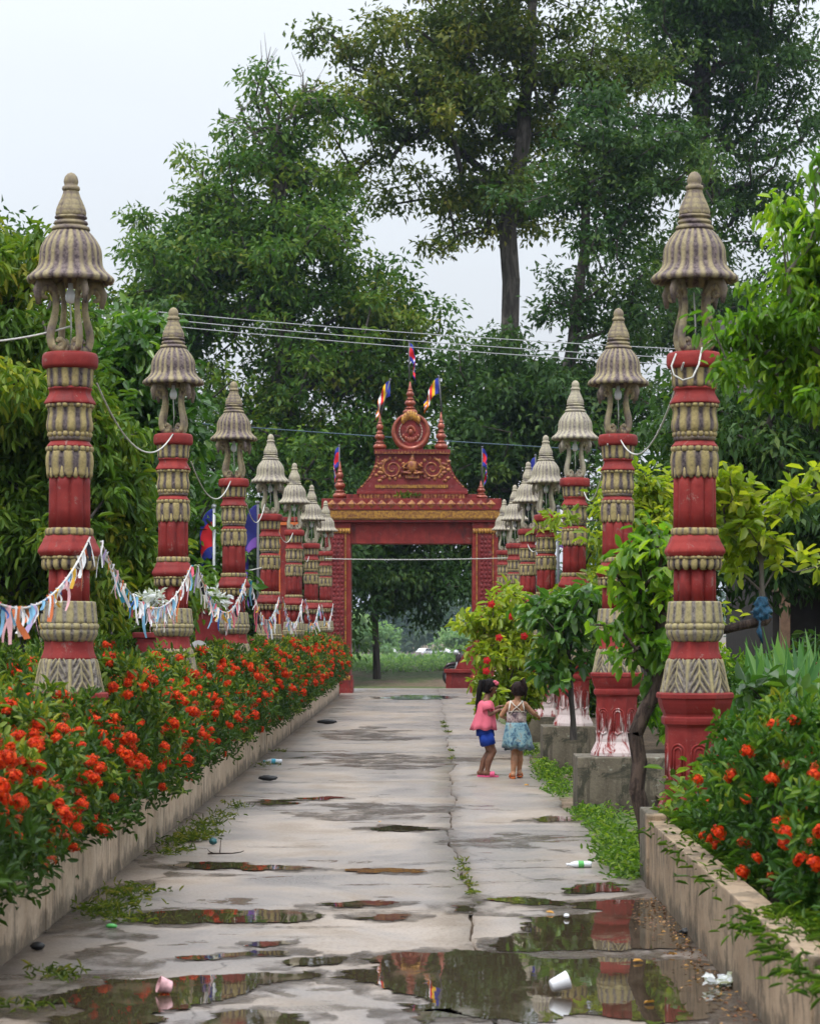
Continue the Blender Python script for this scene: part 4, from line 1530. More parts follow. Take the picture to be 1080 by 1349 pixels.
tree('tall_tree', 'dense dark tree filling the space right of the gate behind the second right column', 'tree', 76,
     [(690, 905), (692, 700), (730, 560), (755, 450), (770, 330), (770, 240)],
     [(790, 235, 40, 30), (830, 275, 45, 40), (775, 290, 36, 28), (805, 340, 50, 36), (760, 345, 24, 22), (850, 360, 46, 44), (785, 405, 46, 30), (835, 430, 50, 44), (750, 450, 26, 24), (870, 470, 45, 50),
      (690, 490, 50, 40), (650, 530, 45, 40), (730, 520, 55, 50), (640, 585, 45, 35), (700, 590, 60, 50), (760, 590, 60, 55), (800, 540, 50, 50), (760, 680, 60, 50), (690, 670, 40, 40), (880, 560, 50, 60), (640, 640, 30, 26), (620, 560, 26, 26), (612, 620, 24, 26), (665, 555, 30, 34), (700, 540, 40, 40), (720, 480, 30, 26), (820, 200, 30, 24), (740, 640, 50, 40), (745, 205, 34, 26), (785, 190, 40, 30), (825, 165, 36, 30), (855, 225, 36, 34), (735, 265, 24, 22), (800, 140, 34, 26)],
     600, 88, 0.74, 0.23, 0.10, LEAF_DEEP, BARK, 0.30, 13, BG, thick=0.8, step=1.0, fill=0.3, flat=0.6)
tree('tall_tree', 'huge broad leafy tree with dead twigs on top, left of the gate', 'tree', 79,
     [(385, 905), (383, 700), (376, 520), (372, 400), (365, 280), (362, 170)],
     [(350, 175, 45, 30), (310, 200, 50, 30), (395, 150, 35, 35), (260, 212, 32, 20), (335, 240, 70, 42), (390, 260, 50, 45), (290, 290, 60, 40), (350, 310, 90, 50), (420, 330, 55, 45), (250, 340, 50, 38), (205, 365, 42, 26), (320, 380, 100, 50),
      (420, 400, 80, 45), (470, 375, 40, 30), (240, 420, 70, 45), (350, 450, 110, 55), (460, 450, 80, 50), (530, 430, 50, 32), (270, 500, 80, 55), (400, 530, 110, 60), (500, 510, 80, 50), (560, 470, 36, 30), (555, 520, 45, 40), (320, 590, 100, 60), (440, 610, 100, 60),
      (520, 590, 60, 50), (240, 590, 60, 60), (380, 680, 120, 60), (280, 690, 80, 60), (480, 690, 70, 50), (180, 420, 30, 36), (455, 335, 36, 26), (485, 365, 36, 26), (525, 405, 36, 26), (575, 440, 26, 24), (548, 385, 24, 20)],
     770, 100, 0.85, 0.25, 0.110, LEAF_BIG, BARK, 0.50, 24, BG, thick=0.75, step=1.0, fill=0.4, flat=0.6,
     dead=[(358, 160, 352, 88), (365, 165, 406, 104), (345, 190, 322, 158)])
tree('shade_tree', 'dark spreading tree with drooping leaves seen through the gate opening', 'tree', 75,
     [(497, 908), (495, 840), (492, 760), (500, 700), (540, 660)],
     [(490, 715, 50, 36), (550, 710, 60, 36), (610, 715, 50, 36), (485, 752, 34, 20), (535, 752, 50, 24), (590, 758, 40, 24), (550, 776, 30, 14), (612, 772, 22, 12), (505, 775, 20, 12), (480, 800, 12, 14), (545, 796, 26, 10), (605, 796, 20, 10), (520, 790, 14, 10), (555, 660, 80, 40), (470, 660, 60, 40), (640, 690, 40, 50)],
     230, 95, 0.50, 0.20, 0.085, LEAF_DEEP, BARK, 0.10, 15, None, thick=1.0, step=0.8, droop=0.9, fill=0.2)
tree('tall_tree', 'dark tree closing the view behind the yellow green shrub at the right edge', 'tree', 34,
     [(1120, 870), (1110, 760), (1080, 640), (1060, 560)],
     [(1000, 560, 60, 40), (1060, 530, 60, 40), (950, 600, 45, 45), (1020, 620, 80, 50), (1090, 600, 60, 60), (970, 670, 55, 50), (1050, 690, 70, 40), (930, 540, 36, 40), (1120, 680, 60, 60), (910, 640, 40, 50), (980, 720, 50, 22), (890, 700, 40, 50), (1130, 560, 50, 60), (1060, 722, 60, 16), (1110, 725, 50, 18)],
     300, 110, 0.46, 0.16, 0.058, LEAF_DEEP, BARK, 0.25, 16, None, thick=0.8, step=0.7, droop=0.7, fill=0.3)
tree('mango_tree', 'yellow green mango tree at the left edge behind the nearest left column', 'tree', 27,
     [(10, 900), (12, 760), (20, 640), (25, 500)],
     [(10, 350, 34, 26), (45, 385, 45, 32), (5, 430, 50, 40), (60, 450, 45, 40), (20, 520, 70, 45), (85, 530, 38, 44), (40, 600, 75, 45), (-40, 560, 60, 70), (95, 640, 34, 40), (20, 680, 70, 45), (75, 720, 45, 44), (0, 760, 60, 40), (-50, 700, 60, 80), (50, 790, 60, 34), (0, 300, 20, 22), (110, 770, 34, 40)],
     330, 88, 0.29, 0.155, 0.048, LEAF_MANGO, BARK, 0.16, 17, 'leafy trees behind the left columns', thick=0.8, step=0.4, droop=0.75, fill=0.35, T=T6)
tree('leafy_tree', 'round green leafy tree between the first and second left columns', 'tree', 34,
     [(175, 900), (172, 760), (168, 640), (170, 560)],
     [(150, 500, 42, 30), (185, 470, 30, 36), (170, 420, 26, 22), (140, 560, 45, 40), (185, 560, 40, 46), (160, 630, 55, 45), (200, 650, 34, 46), (140, 700, 42, 40), (190, 730, 44, 45), (150, 770, 50, 34), (215, 790, 38, 36), (240, 700, 22, 44)],
     230, 80, 0.36, 0.17, 0.085, LEAF_GLOSS, BARK, 0.14, 18, 'leafy trees behind the left columns', thick=0.8, step=0.4, droop=0.4, fill=0.35, T=T6)
tree('leafy_tree', 'shrubby young mango with orange tips beside the nearest left column', 'tree', 29,
     [(150, 900), (150, 820), (148, 740)],
     [(150, 705, 34, 26), (175, 735, 24, 22), (140, 750, 32, 28), (165, 790, 30, 30), (135, 810, 34, 30)],
     80, 60, 0.24, 0.17, 0.058, LEAF_MANGO, BARK, 0.05, 19, 'leafy trees behind the left columns', thick=0.8, step=0.3, droop=0.7, T=T6)
tree('overhanging_tree', 'bright green tree leaning in from the right edge over the nearest column', 'tree', 14.2,
     [(1290, 1130), (1270, 860), (1200, 600), (1130, 470), (1060, 400), (1000, 440)],
     [(1080, 225, 26, 18), (1085, 285, 34, 22), (1095, 335, 40, 26), (1070, 360, 30, 20), (1018, 395, 22, 12), (1070, 400, 46, 28), (1015, 425, 36, 20), (978, 448, 22, 12), (1060, 465, 44, 26), (1005, 485, 32, 20), (1090, 500, 40, 32), (968, 492, 20, 10), (1045, 515, 36, 16), (1130, 300, 60, 60), (1140, 430, 60, 70), (1000, 525, 22, 10)],
     190, 34, 0.105, 0.080, 0.030, LEAF_FRESH, BARK_PALE, 0.045, 20, None, thick=1.0, step=0.16, droop=0.8, fill=0.2, T=T6, base_z=-0.03, rmin=0.003, outward=0.5, jit=0.12, bough=4)
tree('tall_tree', 'dark leafy tree low behind the left columns between the flags', 'tree', 72,
     [(310, 890), (312, 800), (315, 700)],
     [(250, 700, 50, 50), (320, 720, 60, 50), (390, 720, 50, 50), (260, 780, 60, 40), (340, 790, 70, 36), (395, 780, 30, 40), (395, 710, 30, 50), (230, 830, 40, 26), (310, 840, 60, 24), (400, 840, 60, 24)],
     300, 90, 0.75, 0.24, 0.11, LEAF_DEEP, BARK, 0.2, 21, None, thick=0.6, step=1, droop=0.5, fill=0.3)
tree('leafy_tree', 'dark leafy tree at the far left behind the mango tree', 'tree', 50,
     [(60, 890), (70, 700), (90, 560)],
     [(5, 285, 16, 30), (90, 500, 60, 50), (130, 450, 40, 36), (60, 600, 80, 60), (130, 560, 60, 60), (120, 660, 70, 60), (180, 600, 50, 60), (70, 720, 80, 60), (200, 690, 45, 60), (150, 760, 80, 50), (60, 800, 80, 40), (230, 800, 40, 40), (-20, 380, 40, 60), (-30, 500, 50, 70)],
     360, 85, 0.58, 0.19, 0.09, LEAF_DEEP, BARK, 0.3, 22, None, thick=0.6, step=0.8, droop=0.4, fill=0.3)

# ------------------------------------------------------------------ shrubs and small trees on the right
tree('hibiscus_shrub', 'lime green glossy shrub with a few red blooms beside the two children', 'shrub', 34,
     [(690, 955), (685, 900), (680, 850)],
     [(662, 790, 26, 14), (640, 825, 20, 14), (680, 800, 22, 14), (652, 850, 28, 18), (688, 835, 22, 18), (668, 885, 26, 20), (650, 905, 20, 20), (690, 885, 20, 22), (680, 925, 26, 16)],
     95, 34, 0.16, 0.13, 0.060, LEAF_LIME, BARK, 0.045, 30, None, thick=0.9, step=0.25, droop=0.4, T=T6, rmin=0.006, jit=0.1, bough=4)
tree('glossy_shrub', 'dark glossy shrub growing between the third and second right columns', 'shrub', 27.6,
     [(755, 975), (752, 920), (748, 860)],
     [(735, 800, 24, 10), (760, 790, 18, 8), (722, 835, 20, 12), (745, 845, 18, 14), (715, 862, 14, 12), (748, 880, 16, 10)],
     48, 24, 0.15, 0.145, 0.080, LEAF_GLOSS, BARK, 0.03, 31, None, thick=0.8, step=0.2, droop=0.6, T=T6, rmin=0.005, jit=0.1, bough=4)
tree('small_tree', 'small crooked tree with dark bark and glossy leaves in front of the second right column', 'tree', 18.6,
     [(856, 1128), (850, 1085), (838, 1040), (842, 1005), (836, 968), (848, 938), (866, 908), (880, 870), (870, 810), (850, 740)],
     [(856, 712, 18, 16), (848, 745, 22, 16), (868, 740, 14, 18), (838, 782, 22, 14), (862, 785, 18, 16), (818, 805, 18, 10), (848, 822, 24, 14), (808, 840, 24, 9), (836, 858, 22, 9), (795, 862, 14, 7), (868, 850, 12, 16), (852, 893, 16, 6), (872, 940, 8, 14)],
     80, 15, 0.10, 0.120, 0.054, LEAF_FRESH, BARK_NEAR, 0.056, 32, None, thick=1.0, step=0.14, droop=0.75, T=T6, rmin=0.004, fill=0.2, jit=0.12, bough=3)
tree('garden_shrub', 'light green garden shrub between the second and nearest right columns', 'shrub', 30,
     [(850, 905), (848, 820), (845, 740)],
     [(845, 650, 30, 22), (868, 680, 28, 26), (832, 690, 30, 26), (860, 720, 34, 26), (880, 745, 22, 28), (830, 740, 28, 24), (855, 775, 36, 30), (890, 700, 18, 30), (815, 710, 16, 20), (870, 810, 34, 30)],
     120, 42, 0.22, 0.13, 0.058, LEAF_LIME, BARK, 0.05, 33, None, thick=0.9, step=0.25, droop=0.35, T=T6, rmin=0.006)
tree('garden_shrub', 'light green garden shrub behind the third right column', 'shrub', 38,
     [(795, 890), (792, 800), (790, 740)],
     [(785, 670, 22, 22), (800, 700, 24, 26), (780, 730, 26, 26), (800, 770, 30, 30), (770, 790, 30, 26)],
     60, 40, 0.25, 0.14, 0.065, LEAF_LIME, BARK, 0.05, 34, None, thick=0.9, step=0.3, droop=0.35, T=T6, rmin=0.006)
wrapd = 17.6
tr = tree('air_layered_shrub', 'yellow green broad leaved shrub rising from a blue tied root ball', 'shrub', wrapd,
          [(1003, 806), (1003, 780), (1002, 740), (1000, 700)],
          [(962, 650, 16, 12), (978, 668, 20, 12), (970, 700, 22, 14), (1000, 690, 20, 12), (1012, 715, 26, 14), (990, 735, 26, 12), (1022, 640, 14, 14), (1032, 660, 18, 14), (1060, 645, 20, 14), (1078, 660, 16, 14), (1036, 738, 20, 12), (1045, 695, 14, 12), (960, 725, 14, 10), (1020, 625, 12, 8)],
          52, 17, 0.085, 0.10, 0.054, LEAF_LIME, BARK_PALE, 0.018, 35, None, thick=0.9, step=0.12, droop=0.0, T=T6, rmin=0.005, fill=0.2, jit=0.3)
BLUE = plain('blue_plastic', (0.010, 0.085, 0.165), 0.4, 0.5, 0.7, 30, 0.8)
m = MB()
rr = random.Random(3)
m.lathe([(0.012, 0.13), (0.040, 0.115), (0.045, 0.09), (0.060, 0.06), (0.052, 0.045), (0.072, 0.02), (0.078, 0.0), (0.066, -0.02), (0.070, -0.04), (0.045, -0.07), (0.02, -0.085)], 28,
        lambda th, k, r, z: (r * (1 + 0.22 * math.sin(3 * th + 1.7 * k) + 0.16 * math.sin(7 * th - 2.3 * k) + 0.08 * math.sin(13 * th + k)), z, 0.5))
m.build('root_wrap', BLUE, tr, (0, 0, 0.0)).scale = (0.8, 0.8, 0.85)
m = MB()
m.tube([(-0.02, -0.06, -0.06), (-0.03, -0.08, -0.13), (-0.005, -0.07, -0.22)], [0.02, 0.022, 0.006], 5, True, 0.4)
m.build('loose_plastic', BLUE, tr)
a, b_ = P(945, 832, wrapd), P(1008, 818, wrapd)
m = MB()
m.tube([tuple(a - b_), ((a - b_) * 0.5 + Vector((0, 0, 0.006)))[:], (0, 0, 0), (0.03, 0, 0.02)], [0.028, 0.032, 0.034, 0.02], 8)
o = m.build('black_branch', BARK_NEAR, None, b_)
tag(o, 'short black branch reaching right from the nearest right column to the blue bundle', 'branch')

# shrubs that fill the beds behind the columns: one mesh of each kind, copied
def shrub_mesh(seed, n, per, R, H, L, W, crad, droop=0.2, T=T6, up=0.0):
    rng = np.random.default_rng(seed)
    dirs = unit(rng.normal(size=(n, 3)))
    fr = 0.4 + 0.6 * rng.random((n, 1)) ** 0.6
    c = dirs * fr * np.array([R, R, H / 2]) + np.array([0, 0, H * 0.52])
    ct = np.clip(0.45 + rng.normal(size=n) * 0.25 + 0.15 * dirs[:, 2], 0, 1)
    Pt, D, Nr, Ls, Ws, tn = scatter_leaves(rng, c, np.full(n, crad), per, L, W, droop - up, 0.8, ct)
    me = leaf_mesh('foliage', Pt, D, Nr, Ls, Ws, tn, T)
    m = MB()
    for k in range(0, n, 3):
        a = c[k]
        m.tube([(a[0] * 0.1, a[1] * 0.1, 0.0), (a[0] * 0.55, a[1] * 0.55, a[2] * 0.6), tuple(a)], [0.016, 0.010, 0.004], 5)
    return me, m.mesh('stem')


sh = [shrub_mesh(50 + i, 46, 60, 0.85, 1.5, 0.13, 0.062, 0.24) for i in range(3)]


def shrub(label, loc, k, mat, scale, rz, group, name='garden_shrub'):
    t = thing(name, label, 'shrub', loc, rz, group)
    t.scale = scale
    o = obj('foliage', sh[k][0], LEAF_GLOSS, t)
    o.material_slots[0].link = 'OBJECT'
    o.material_slots[0].material = mat
    obj('stem', sh[k][1], BARK, t)
    return t


r5 = random.Random(21)
lsh = 'leafy green shrub in the strip behind the left columns'
for i in range(20):
    y = 16 + i * 2.35
    shrub(lsh, (-4.4 - r5.uniform(0, 0.7) - y * 0.008, y, 0.28), i % 3, (LEAF_GLOSS, LEAF_MANGO, LEAF_BIG)[i % 3], (1, 1, r5.uniform(0.75, 1.0)), r5.uniform(0, 6), 'shrubs behind the left columns')
for i in range(9):
    y = 20 + i * 2.6
    shrub('leafy shrub deep in the garden behind the left columns', (-6.3 - r5.uniform(0, 0.8), y + r5.uniform(-.5, .5), 0.28), (i + 1) % 3, (LEAF_MANGO, LEAF_GLOSS)[i % 2], (1.2, 1.2, 1.25), r5.uniform(0, 6), 'shrubs behind the left columns')
for i in range(8):
    y = 19.5 + i * 2.9
    shrub('leafy green shrub in the garden behind the right columns', (3.4 + r5.uniform(0, 0.8) + i * 0.1, y, 0.10), i % 3, (LEAF_LIME, LEAF_GLOSS, LEAF_FRESH)[i % 3], (0.9, 0.9, r5.uniform(0.65, 0.85)), r5.uniform(0, 6), 'shrubs behind the right columns')
for i in range(7):
    y = 24 + i * 3.0
    shrub('leafy shrub deep in the garden behind the right columns', (5.6 + r5.uniform(0, 1.8), y, 0.10), (i + 2) % 3, (LEAF_GLOSS, LEAF_DEEP)[i % 2], (1.2, 1.2, 1.1), r5.uniform(0, 6), 'shrubs behind the right columns')
for i in range(5):
    y = 44 + i * 3.2
    shrub('dark leafy shrub behind the far right columns beside the gate', (2.9 + r5.uniform(0, 0.6), y, 0.05), i % 3, LEAF_BIG, (0.9, 0.9, 1.1), r5.uniform(0, 6), 'shrubs by the far right columns')

for i in range(7):
    p = P(925 + i * 32, 870, 31.5 + (i % 3) * 0.9)
    shrub('leafy shrub in front of the wooden house at the right edge', (p.x, p.y, 0.1), i % 3, (LEAF_GLOSS, LEAF_FRESH, LEAF_BIG)[i % 3], (0.8, 0.8, r5.uniform(0.62, 0.85)), r5.uniform(0, 6), 'shrubs before the wooden house')

# ------------------------------------------------------------------ ixora bushes with their flower heads
def flower_mesh(seed, R=0.05, n=84):
    rng = np.random.default_rng(seed)
    u = unit(rng.normal(size=(n, 3)) + np.array([0, 0, 0.55]))
    u[:, 2] = np.maximum(u[:, 2], -0.25)
    c = u * (R * rng.uniform(0.62, 1.18, (n, 1)))
    a1 = unit(np.cross(u, rng.normal(size=(n, 3))))
    a2 = np.cross(u, a1)
    Pt, D = [], []
    for k in range(4):
        a = k * PI / 2
        dd = unit(a1 * math.cos(a) + a2 * math.sin(a) + u * 0.25)
        Pt.append(c); D.append(dd)
    m_ = n // 3
    for k in range(4):
        Pt.append(c[:m_] * 0.55); D.append(D[k][:m_])
    Pt, D, Nn = np.concatenate(Pt), np.concatenate(D), np.concatenate([u] * 4 + [u[:m_]] * 4)
    t0 = rng.random(n)
    return leaf_mesh('flower_head', Pt, D, Nn, np.full(len(Pt), R * 0.32), np.full(len(Pt), R * 0.19), np.concatenate([t0] * 4 + [t0[:m_]] * 4), T4)


FM = [flower_mesh(i, 0.050 + 0.006 * (i % 2)) for i in range(4)]
FM_OLD = [flower_mesh(9 + i, 0.038, 36) for i in range(2)]
for me in FM:
    me.materials.append(FLOWER)
for me in FM_OLD:
    me.materials.append(FLOWER_OLD)


def ixora_proto(seed, R=(0.62, 0.66), H=1.10, nfl=30, leaf=LEAF_IXORA, face=-1.0, lab='', old=0.3, bare=0.0, fs_=1.0):
    """one dense clipped bush; nfl flower heads on the side towards the walk (face = -1 looks to +x)"""
    rng = np.random.default_rng(seed)
    n = 150
    dirs = unit(rng.normal(size=(n, 3)))
    fr = 0.55 + 0.45 * rng.random((n, 1)) ** 0.5
    lump = 1 + 0.16 * np.sin(dirs[:, :1] * 5 + seed) * np.cos(dirs[:, 1:2] * 4 + seed)
    c = dirs * fr * lump * np.array([R[0], R[1], H / 2]) + np.array([0, 0, H * 0.50])
    # upright leafy shoots that break the outline
    ns = 26
    sd = unit(rng.normal(size=(ns, 3)) + np.array([0, 0, 0.9]))
    cs = sd * np.array([R[0], R[1], H / 2]) * rng.uniform(0.98, 1.16, (ns, 1)) + np.array([0, 0, H * 0.5])
    cc = np.concatenate([c, cs])
    ct = np.clip(0.42 + rng.normal(size=len(cc)) * 0.22 + 0.16 * np.concatenate([dirs[:, 2], sd[:, 2]]), 0, 1)
    ct[n:] = np.clip(ct[n:] + 0.25, 0, 1)
    rads = np.concatenate([np.full(n, 0.115), np.full(ns, 0.062)])
    Pt, D, Nr, Ls, Ws, tn = scatter_leaves(rng, cc, rads, 30, 0.070, 0.027, -0.45, 0.9, ct, 0.7)
    t = thing('ixora_bush', lab, 'flowering bush')
    obj('foliage', leaf_mesh('foliage', Pt, D, Nr, Ls, Ws, tn, T6), leaf, t)
    m = MB()
    for k in range(0, n, 5):
        a = c[k]
        m.tube([(a[0] * 0.08, a[1] * 0.08, 0.0), (a[0] * 0.5, a[1] * 0.5, a[2] * 0.6), tuple(a)], [0.012, 0.008, 0.003], 5)
    m.build('stem', BARK, t)
    k = 0
    while k < nfl:
        u = unit(rng.normal(size=(1, 3)) + np.array([[-face * 0.55, -0.45, 0.45]]))[0]
        if u[2] < -0.55 or (bare and rng.random() < bare and u[2] > 0.2):
            continue
        p = u * np.array([R[0], R[1], H / 2]) * rng.uniform(0.98, 1.13) + np.array([0, 0, H * 0.5])
        isold = rng.random() < old
        me = (FM_OLD if isold else FM)[rng.integers(0, 2 if isold else 4)]
        o = obj('flower_head', me, None, t, tuple(p))
        s = rng.uniform(0.62, 1.12) * fs_
        o.scale = (s, s, s * rng.uniform(0.8, 1.0))
        o.rotation_euler = (u[1] * -0.8, u[0] * 0.8, rng.uniform(0, 6))
        k += 1
    return t


r6 = random.Random(5)
prot = [ixora_proto(60 + i, nfl=(64, 56, 70, 60)[i], old=(0.30, 0.42, 0.25, 0.36)[i], fs_=0.78) for i in range(4)]
km = kid_map()
used = set()


def place_bush(k, loc, rz, sc, label, group):
    if k not in used:
        o = prot[k]
        used.add(k)
    else:
        o = copy_tree(prot[k], km)
    o.location = loc
    o.rotation_euler = (0, 0, rz)
    o.scale = sc
    o['label'] = label
    o['group'] = group


y = 11.2
i = 0
GL = 'ixora bushes of the left hedge'
while y < 62:
    near = min(DEPTHS, key=lambda q: abs(q - y))
    j = sum(1 for q in DEPTHS if q < y)
    where = 'nearer than the nearest left column' if j == 0 else (f'between the {NTH[j - 1]} and {NTH[j]} left columns' if j < 7 else 'beyond the farthest left column')
    lab = 'orange red ixora bush of the left hedge ' + where
    x = -2.46 + r6.uniform(-0.08, 0.08)
    hs = r6.uniform(0.90, 1.12)
    if abs(near - y) < 0.50:
        x += 0.16                     # in front of the column's foot, over the wall
        place_bush(i % 4, (x + 0.06, y - 0.30, 0.28), r6.uniform(-0.3, 0.3), (0.55, 0.62, 0.80), lab, GL)
        place_bush((i + 1) % 4, (x - 0.95, y, 0.30), r6.uniform(-0.3, 0.3), (0.8, 0.85, hs), lab, GL)
    else:
        place_bush(i % 4, (x, y, 0.24), r6.uniform(-0.35, 0.35), (1, 1, hs), lab, GL)
        if y < 40:
            place_bush((i + 2) % 4, (x - 0.95, y + 0.5, 0.30), r6.uniform(-0.35, 0.35), (1, 1, hs * 1.02), lab, GL)
    y += r6.uniform(0.98, 1.16)
    i += 1

# right bushes in front of the nearest column: greener, few flowers
pr_ = [ixora_proto(80, (0.50, 0.60), 0.95, 24, LEAF_IXORA_DARK, 1.0, '', 0.4, 0.3, 0.7), ixora_proto(81, (0.46, 0.60), 0.85, 46, LEAF_IXORA_DARK, 1.0, '', 0.25, 0.3, 0.72), ixora_proto(82, (0.55, 0.6), 1.0, 16, LEAF_IXORA_DARK, 1.0, '', 0.6, 0.4, 0.7)]
km2 = kid_map()
spots = [(1, (2.06, 11.4, 0.26), (0.95, 1, 0.98), 'green ixora bush spilling over the right wall with orange red heads, nearest to the camera'),
         (0, (1.96, 12.75, 0.28), (0.95, 1, 1.0), 'green ixora bush second from the camera behind the right kerb wall'),
         (2, (2.02, 14.0, 0.28), (0.95, 1, 0.96), 'nearly flowerless ixora bush third from the camera behind the right kerb wall'),
         (0, (2.10, 15.3, 0.28), (0.80, 0.9, 0.92), 'small dark ixora bush closest to the foot of the nearest right column'),
         (1, (2.85, 13.0, 0.24), (1, 1, 0.92), 'ixora bush with red heads at the right edge behind the wall bushes'),
         (2, (2.95, 14.4, 0.24), (1, 1, 0.78), 'ixora bush at the right edge in front of the canna leaves'),
         (0, (2.10, 10.1, 0.16), (0.9, 1, 0.72), 'low ixora bush hanging over the wall in the bottom right corner')]
u2 = set()
for k, loc, sc, lab in spots:
    o = pr_[k] if k not in u2 else copy_tree(pr_[k], km2)
    u2.add(k)
    o.location, o.scale = loc, sc
    o['label'], o['group'] = lab, 'ixora bushes behind the right wall'

# hibiscus blooms
def bloom(parent, p, base, s=0.07):
    m = MB()
    for k in range(5):
        a = 2 * PI * k / 5
        c, sn = math.cos(a), math.sin(a)
        pts = []
        for u, w in ((0.0, 0.1), (0.5, 0.55), (0.9, 0.6), (1.05, 0.2)):
            pts.append((u, w))
        vs = []
        for u, w in pts:
            for sg in (-1, 1):
                vs.append((s * (u * c - sg * w * sn * 0.7), -0.02 - s * 0.25 * (1 - u), s * (u * sn + sg * w * c * 0.7)))
        m.add(vs, [(0, 1, 3, 2), (2, 3, 5, 4), (4, 5, 7, 6)], None, True)
    m.tube([(0, 0, 0), (0, -s * 0.9, 0)], 0.006, 5)
    return m.build('bloom', PETAL_RED, parent, Vector(p) - Vector(base))


hib = [o for o in bpy.data.objects if o.name.startswith('hibiscus_shrub')][0]
for x, y in ((647, 796), (657, 840), (641, 870), (672, 812), (690, 838), (640, 884)):
    bloom(hib, P(x, y, 33.4), hib.location, 0.048)

# ------------------------------------------------------------------ canna and other blades
def canna(label, loc, n, H, seed):
    rng = np.random.default_rng(seed)
    t = thing('canna_plant', label, 'plant', loc, 0, 'cannas at the right edge')
    V, Q, tints = [], [], []
    for i in range(n):
        a = rng.uniform(0, 2 * PI)
        lean = rng.uniform(0.08, 0.38)
        h = H * rng.uniform(0.65, 1.1)
        w = 0.048 * rng.uniform(0.8, 1.25)
        bx, by = rng.normal() * 0.10, rng.normal() * 0.10
        b0 = len(V)
        tw = rng.uniform(0, PI)
        for k in range(8):
            u = k / 7
            ww = w * (math.sin(PI * min(1, 0.12 + u * 0.88)) ** 0.7) * (1 if u < 1 else 0.05)
            px_ = bx + lean * h * u ** 1.7 * math.cos(a)
            py_ = by + lean * h * u ** 1.7 * math.sin(a)
            pz = h * u * (1 - 0.12 * u * lean)
            sx, sy = math.cos(tw), math.sin(tw)
            V += [(px_ - sx * ww, py_ - sy * ww, pz), (px_ + 0.25 * ww * sy, py_ - 0.25 * ww * sx, pz - 0.3 * ww), (px_ + sx * ww, py_ + sy * ww, pz)]
        tn = rng.random()
        for k in range(7):
            Q += [(b0 + 3 * k, b0 + 3 * k + 1, b0 + 3 * k + 4, b0 + 3 * k + 3), (b0 + 3 * k + 1, b0 + 3 * k + 2, b0 + 3 * k + 5, b0 + 3 * k + 4)]
            tints += [tn, tn]
    obj('leaf_blades', np_mesh('leaf_blades', V, Q, {'tint': ('FACE', tints)}, True), LEAF_CANNA, t)
    return t


for i, (px_, py_, dd, n, H) in enumerate([(1000, 955, 19.5, 16, 0.75), (1035, 955, 20, 18, 0.80), (1068, 955, 19.6, 18, 0.82), (1015, 950, 21.5, 14, 0.8), (1090, 950, 20.5, 14, 0.85), (1050, 945, 22, 14, 0.9)]):
    p = P(px_, py_, dd)
    canna('tall sword leaved canna clump at the right edge behind the bushes', (p.x, dd, 0.12), n + 14, H + 0.62, 90 + i)

# broad dark leaves in front of the cannas
tree('broad_leaf_plant', 'low plant with broad blue green leaves in front of the cannas', 'plant', 18.3,
     [(1040, 985), (1040, 960)], [(1035, 915, 34, 18), (1060, 935, 30, 16), (1010, 930, 24, 14), (1040, 900, 20, 10)], 20, 10, 0.10, 0.15, 0.085, LEAF_GLOSS, BARK, 0.012, 36, None, T=T6, step=0.1, rmin=0.004, droop=0.3)

# ------------------------------------------------------------------ ground cover that nobody could count
def cover(name, label, areas, n, L, W, leaf, seed, zfun, hmax, upright=1.0, T=T6, soft=1.0, sd=0.07, tn_=16):
    rng = np.random.default_rng(seed)
    Pt = []
    tot = sum(a[4] for a in areas)
    for x0, x1, y0, y1, wgt in areas:
        k = int(n * wgt / tot)
        # patchy: tufts, then leaves round each tuft
        nt = max(2, k // tn_)
        tx, ty = x0 + (x1 - x0) * rng.beta(soft, soft, nt), y0 + (y1 - y0) * rng.beta(soft, soft, nt)
        th = rng.uniform(0.25, 1.0, nt)
        ii = rng.integers(0, nt, k)
        x = tx[ii] + rng.normal(size=k) * sd
        y = ty[ii] + rng.normal(size=k) * sd
        z = np.array([zfun(a, b_) for a, b_ in zip(x, y)]) + hmax * th[ii] * rng.random(k) ** 1.2
        Pt.append(np.stack([x, y, z], 1))
    Pt = np.concatenate(Pt)
    n = len(Pt)
    D = unit(rng.normal(size=(n, 3)) * np.array([1, 1, 0.4]) + np.array([0, 0, 0.55 * upright]))
    Nr = unit(np.array([0, 0, 1.0]) + rng.normal(size=(n, 3)) * 0.5)
    tn = np.clip(rng.random(n) * 0.8 + 0.2 * (Pt[:, 2] - Pt[:, 2].min()) / hmax, 0, 1)
    me = leaf_mesh(name, Pt, D, Nr, L * rng.uniform(0.6, 1.3, n), W * rng.uniform(0.7, 1.2, n), tn, T)
    return tag(obj(name, me, leaf), label, 'ground cover', None, 'stuff')


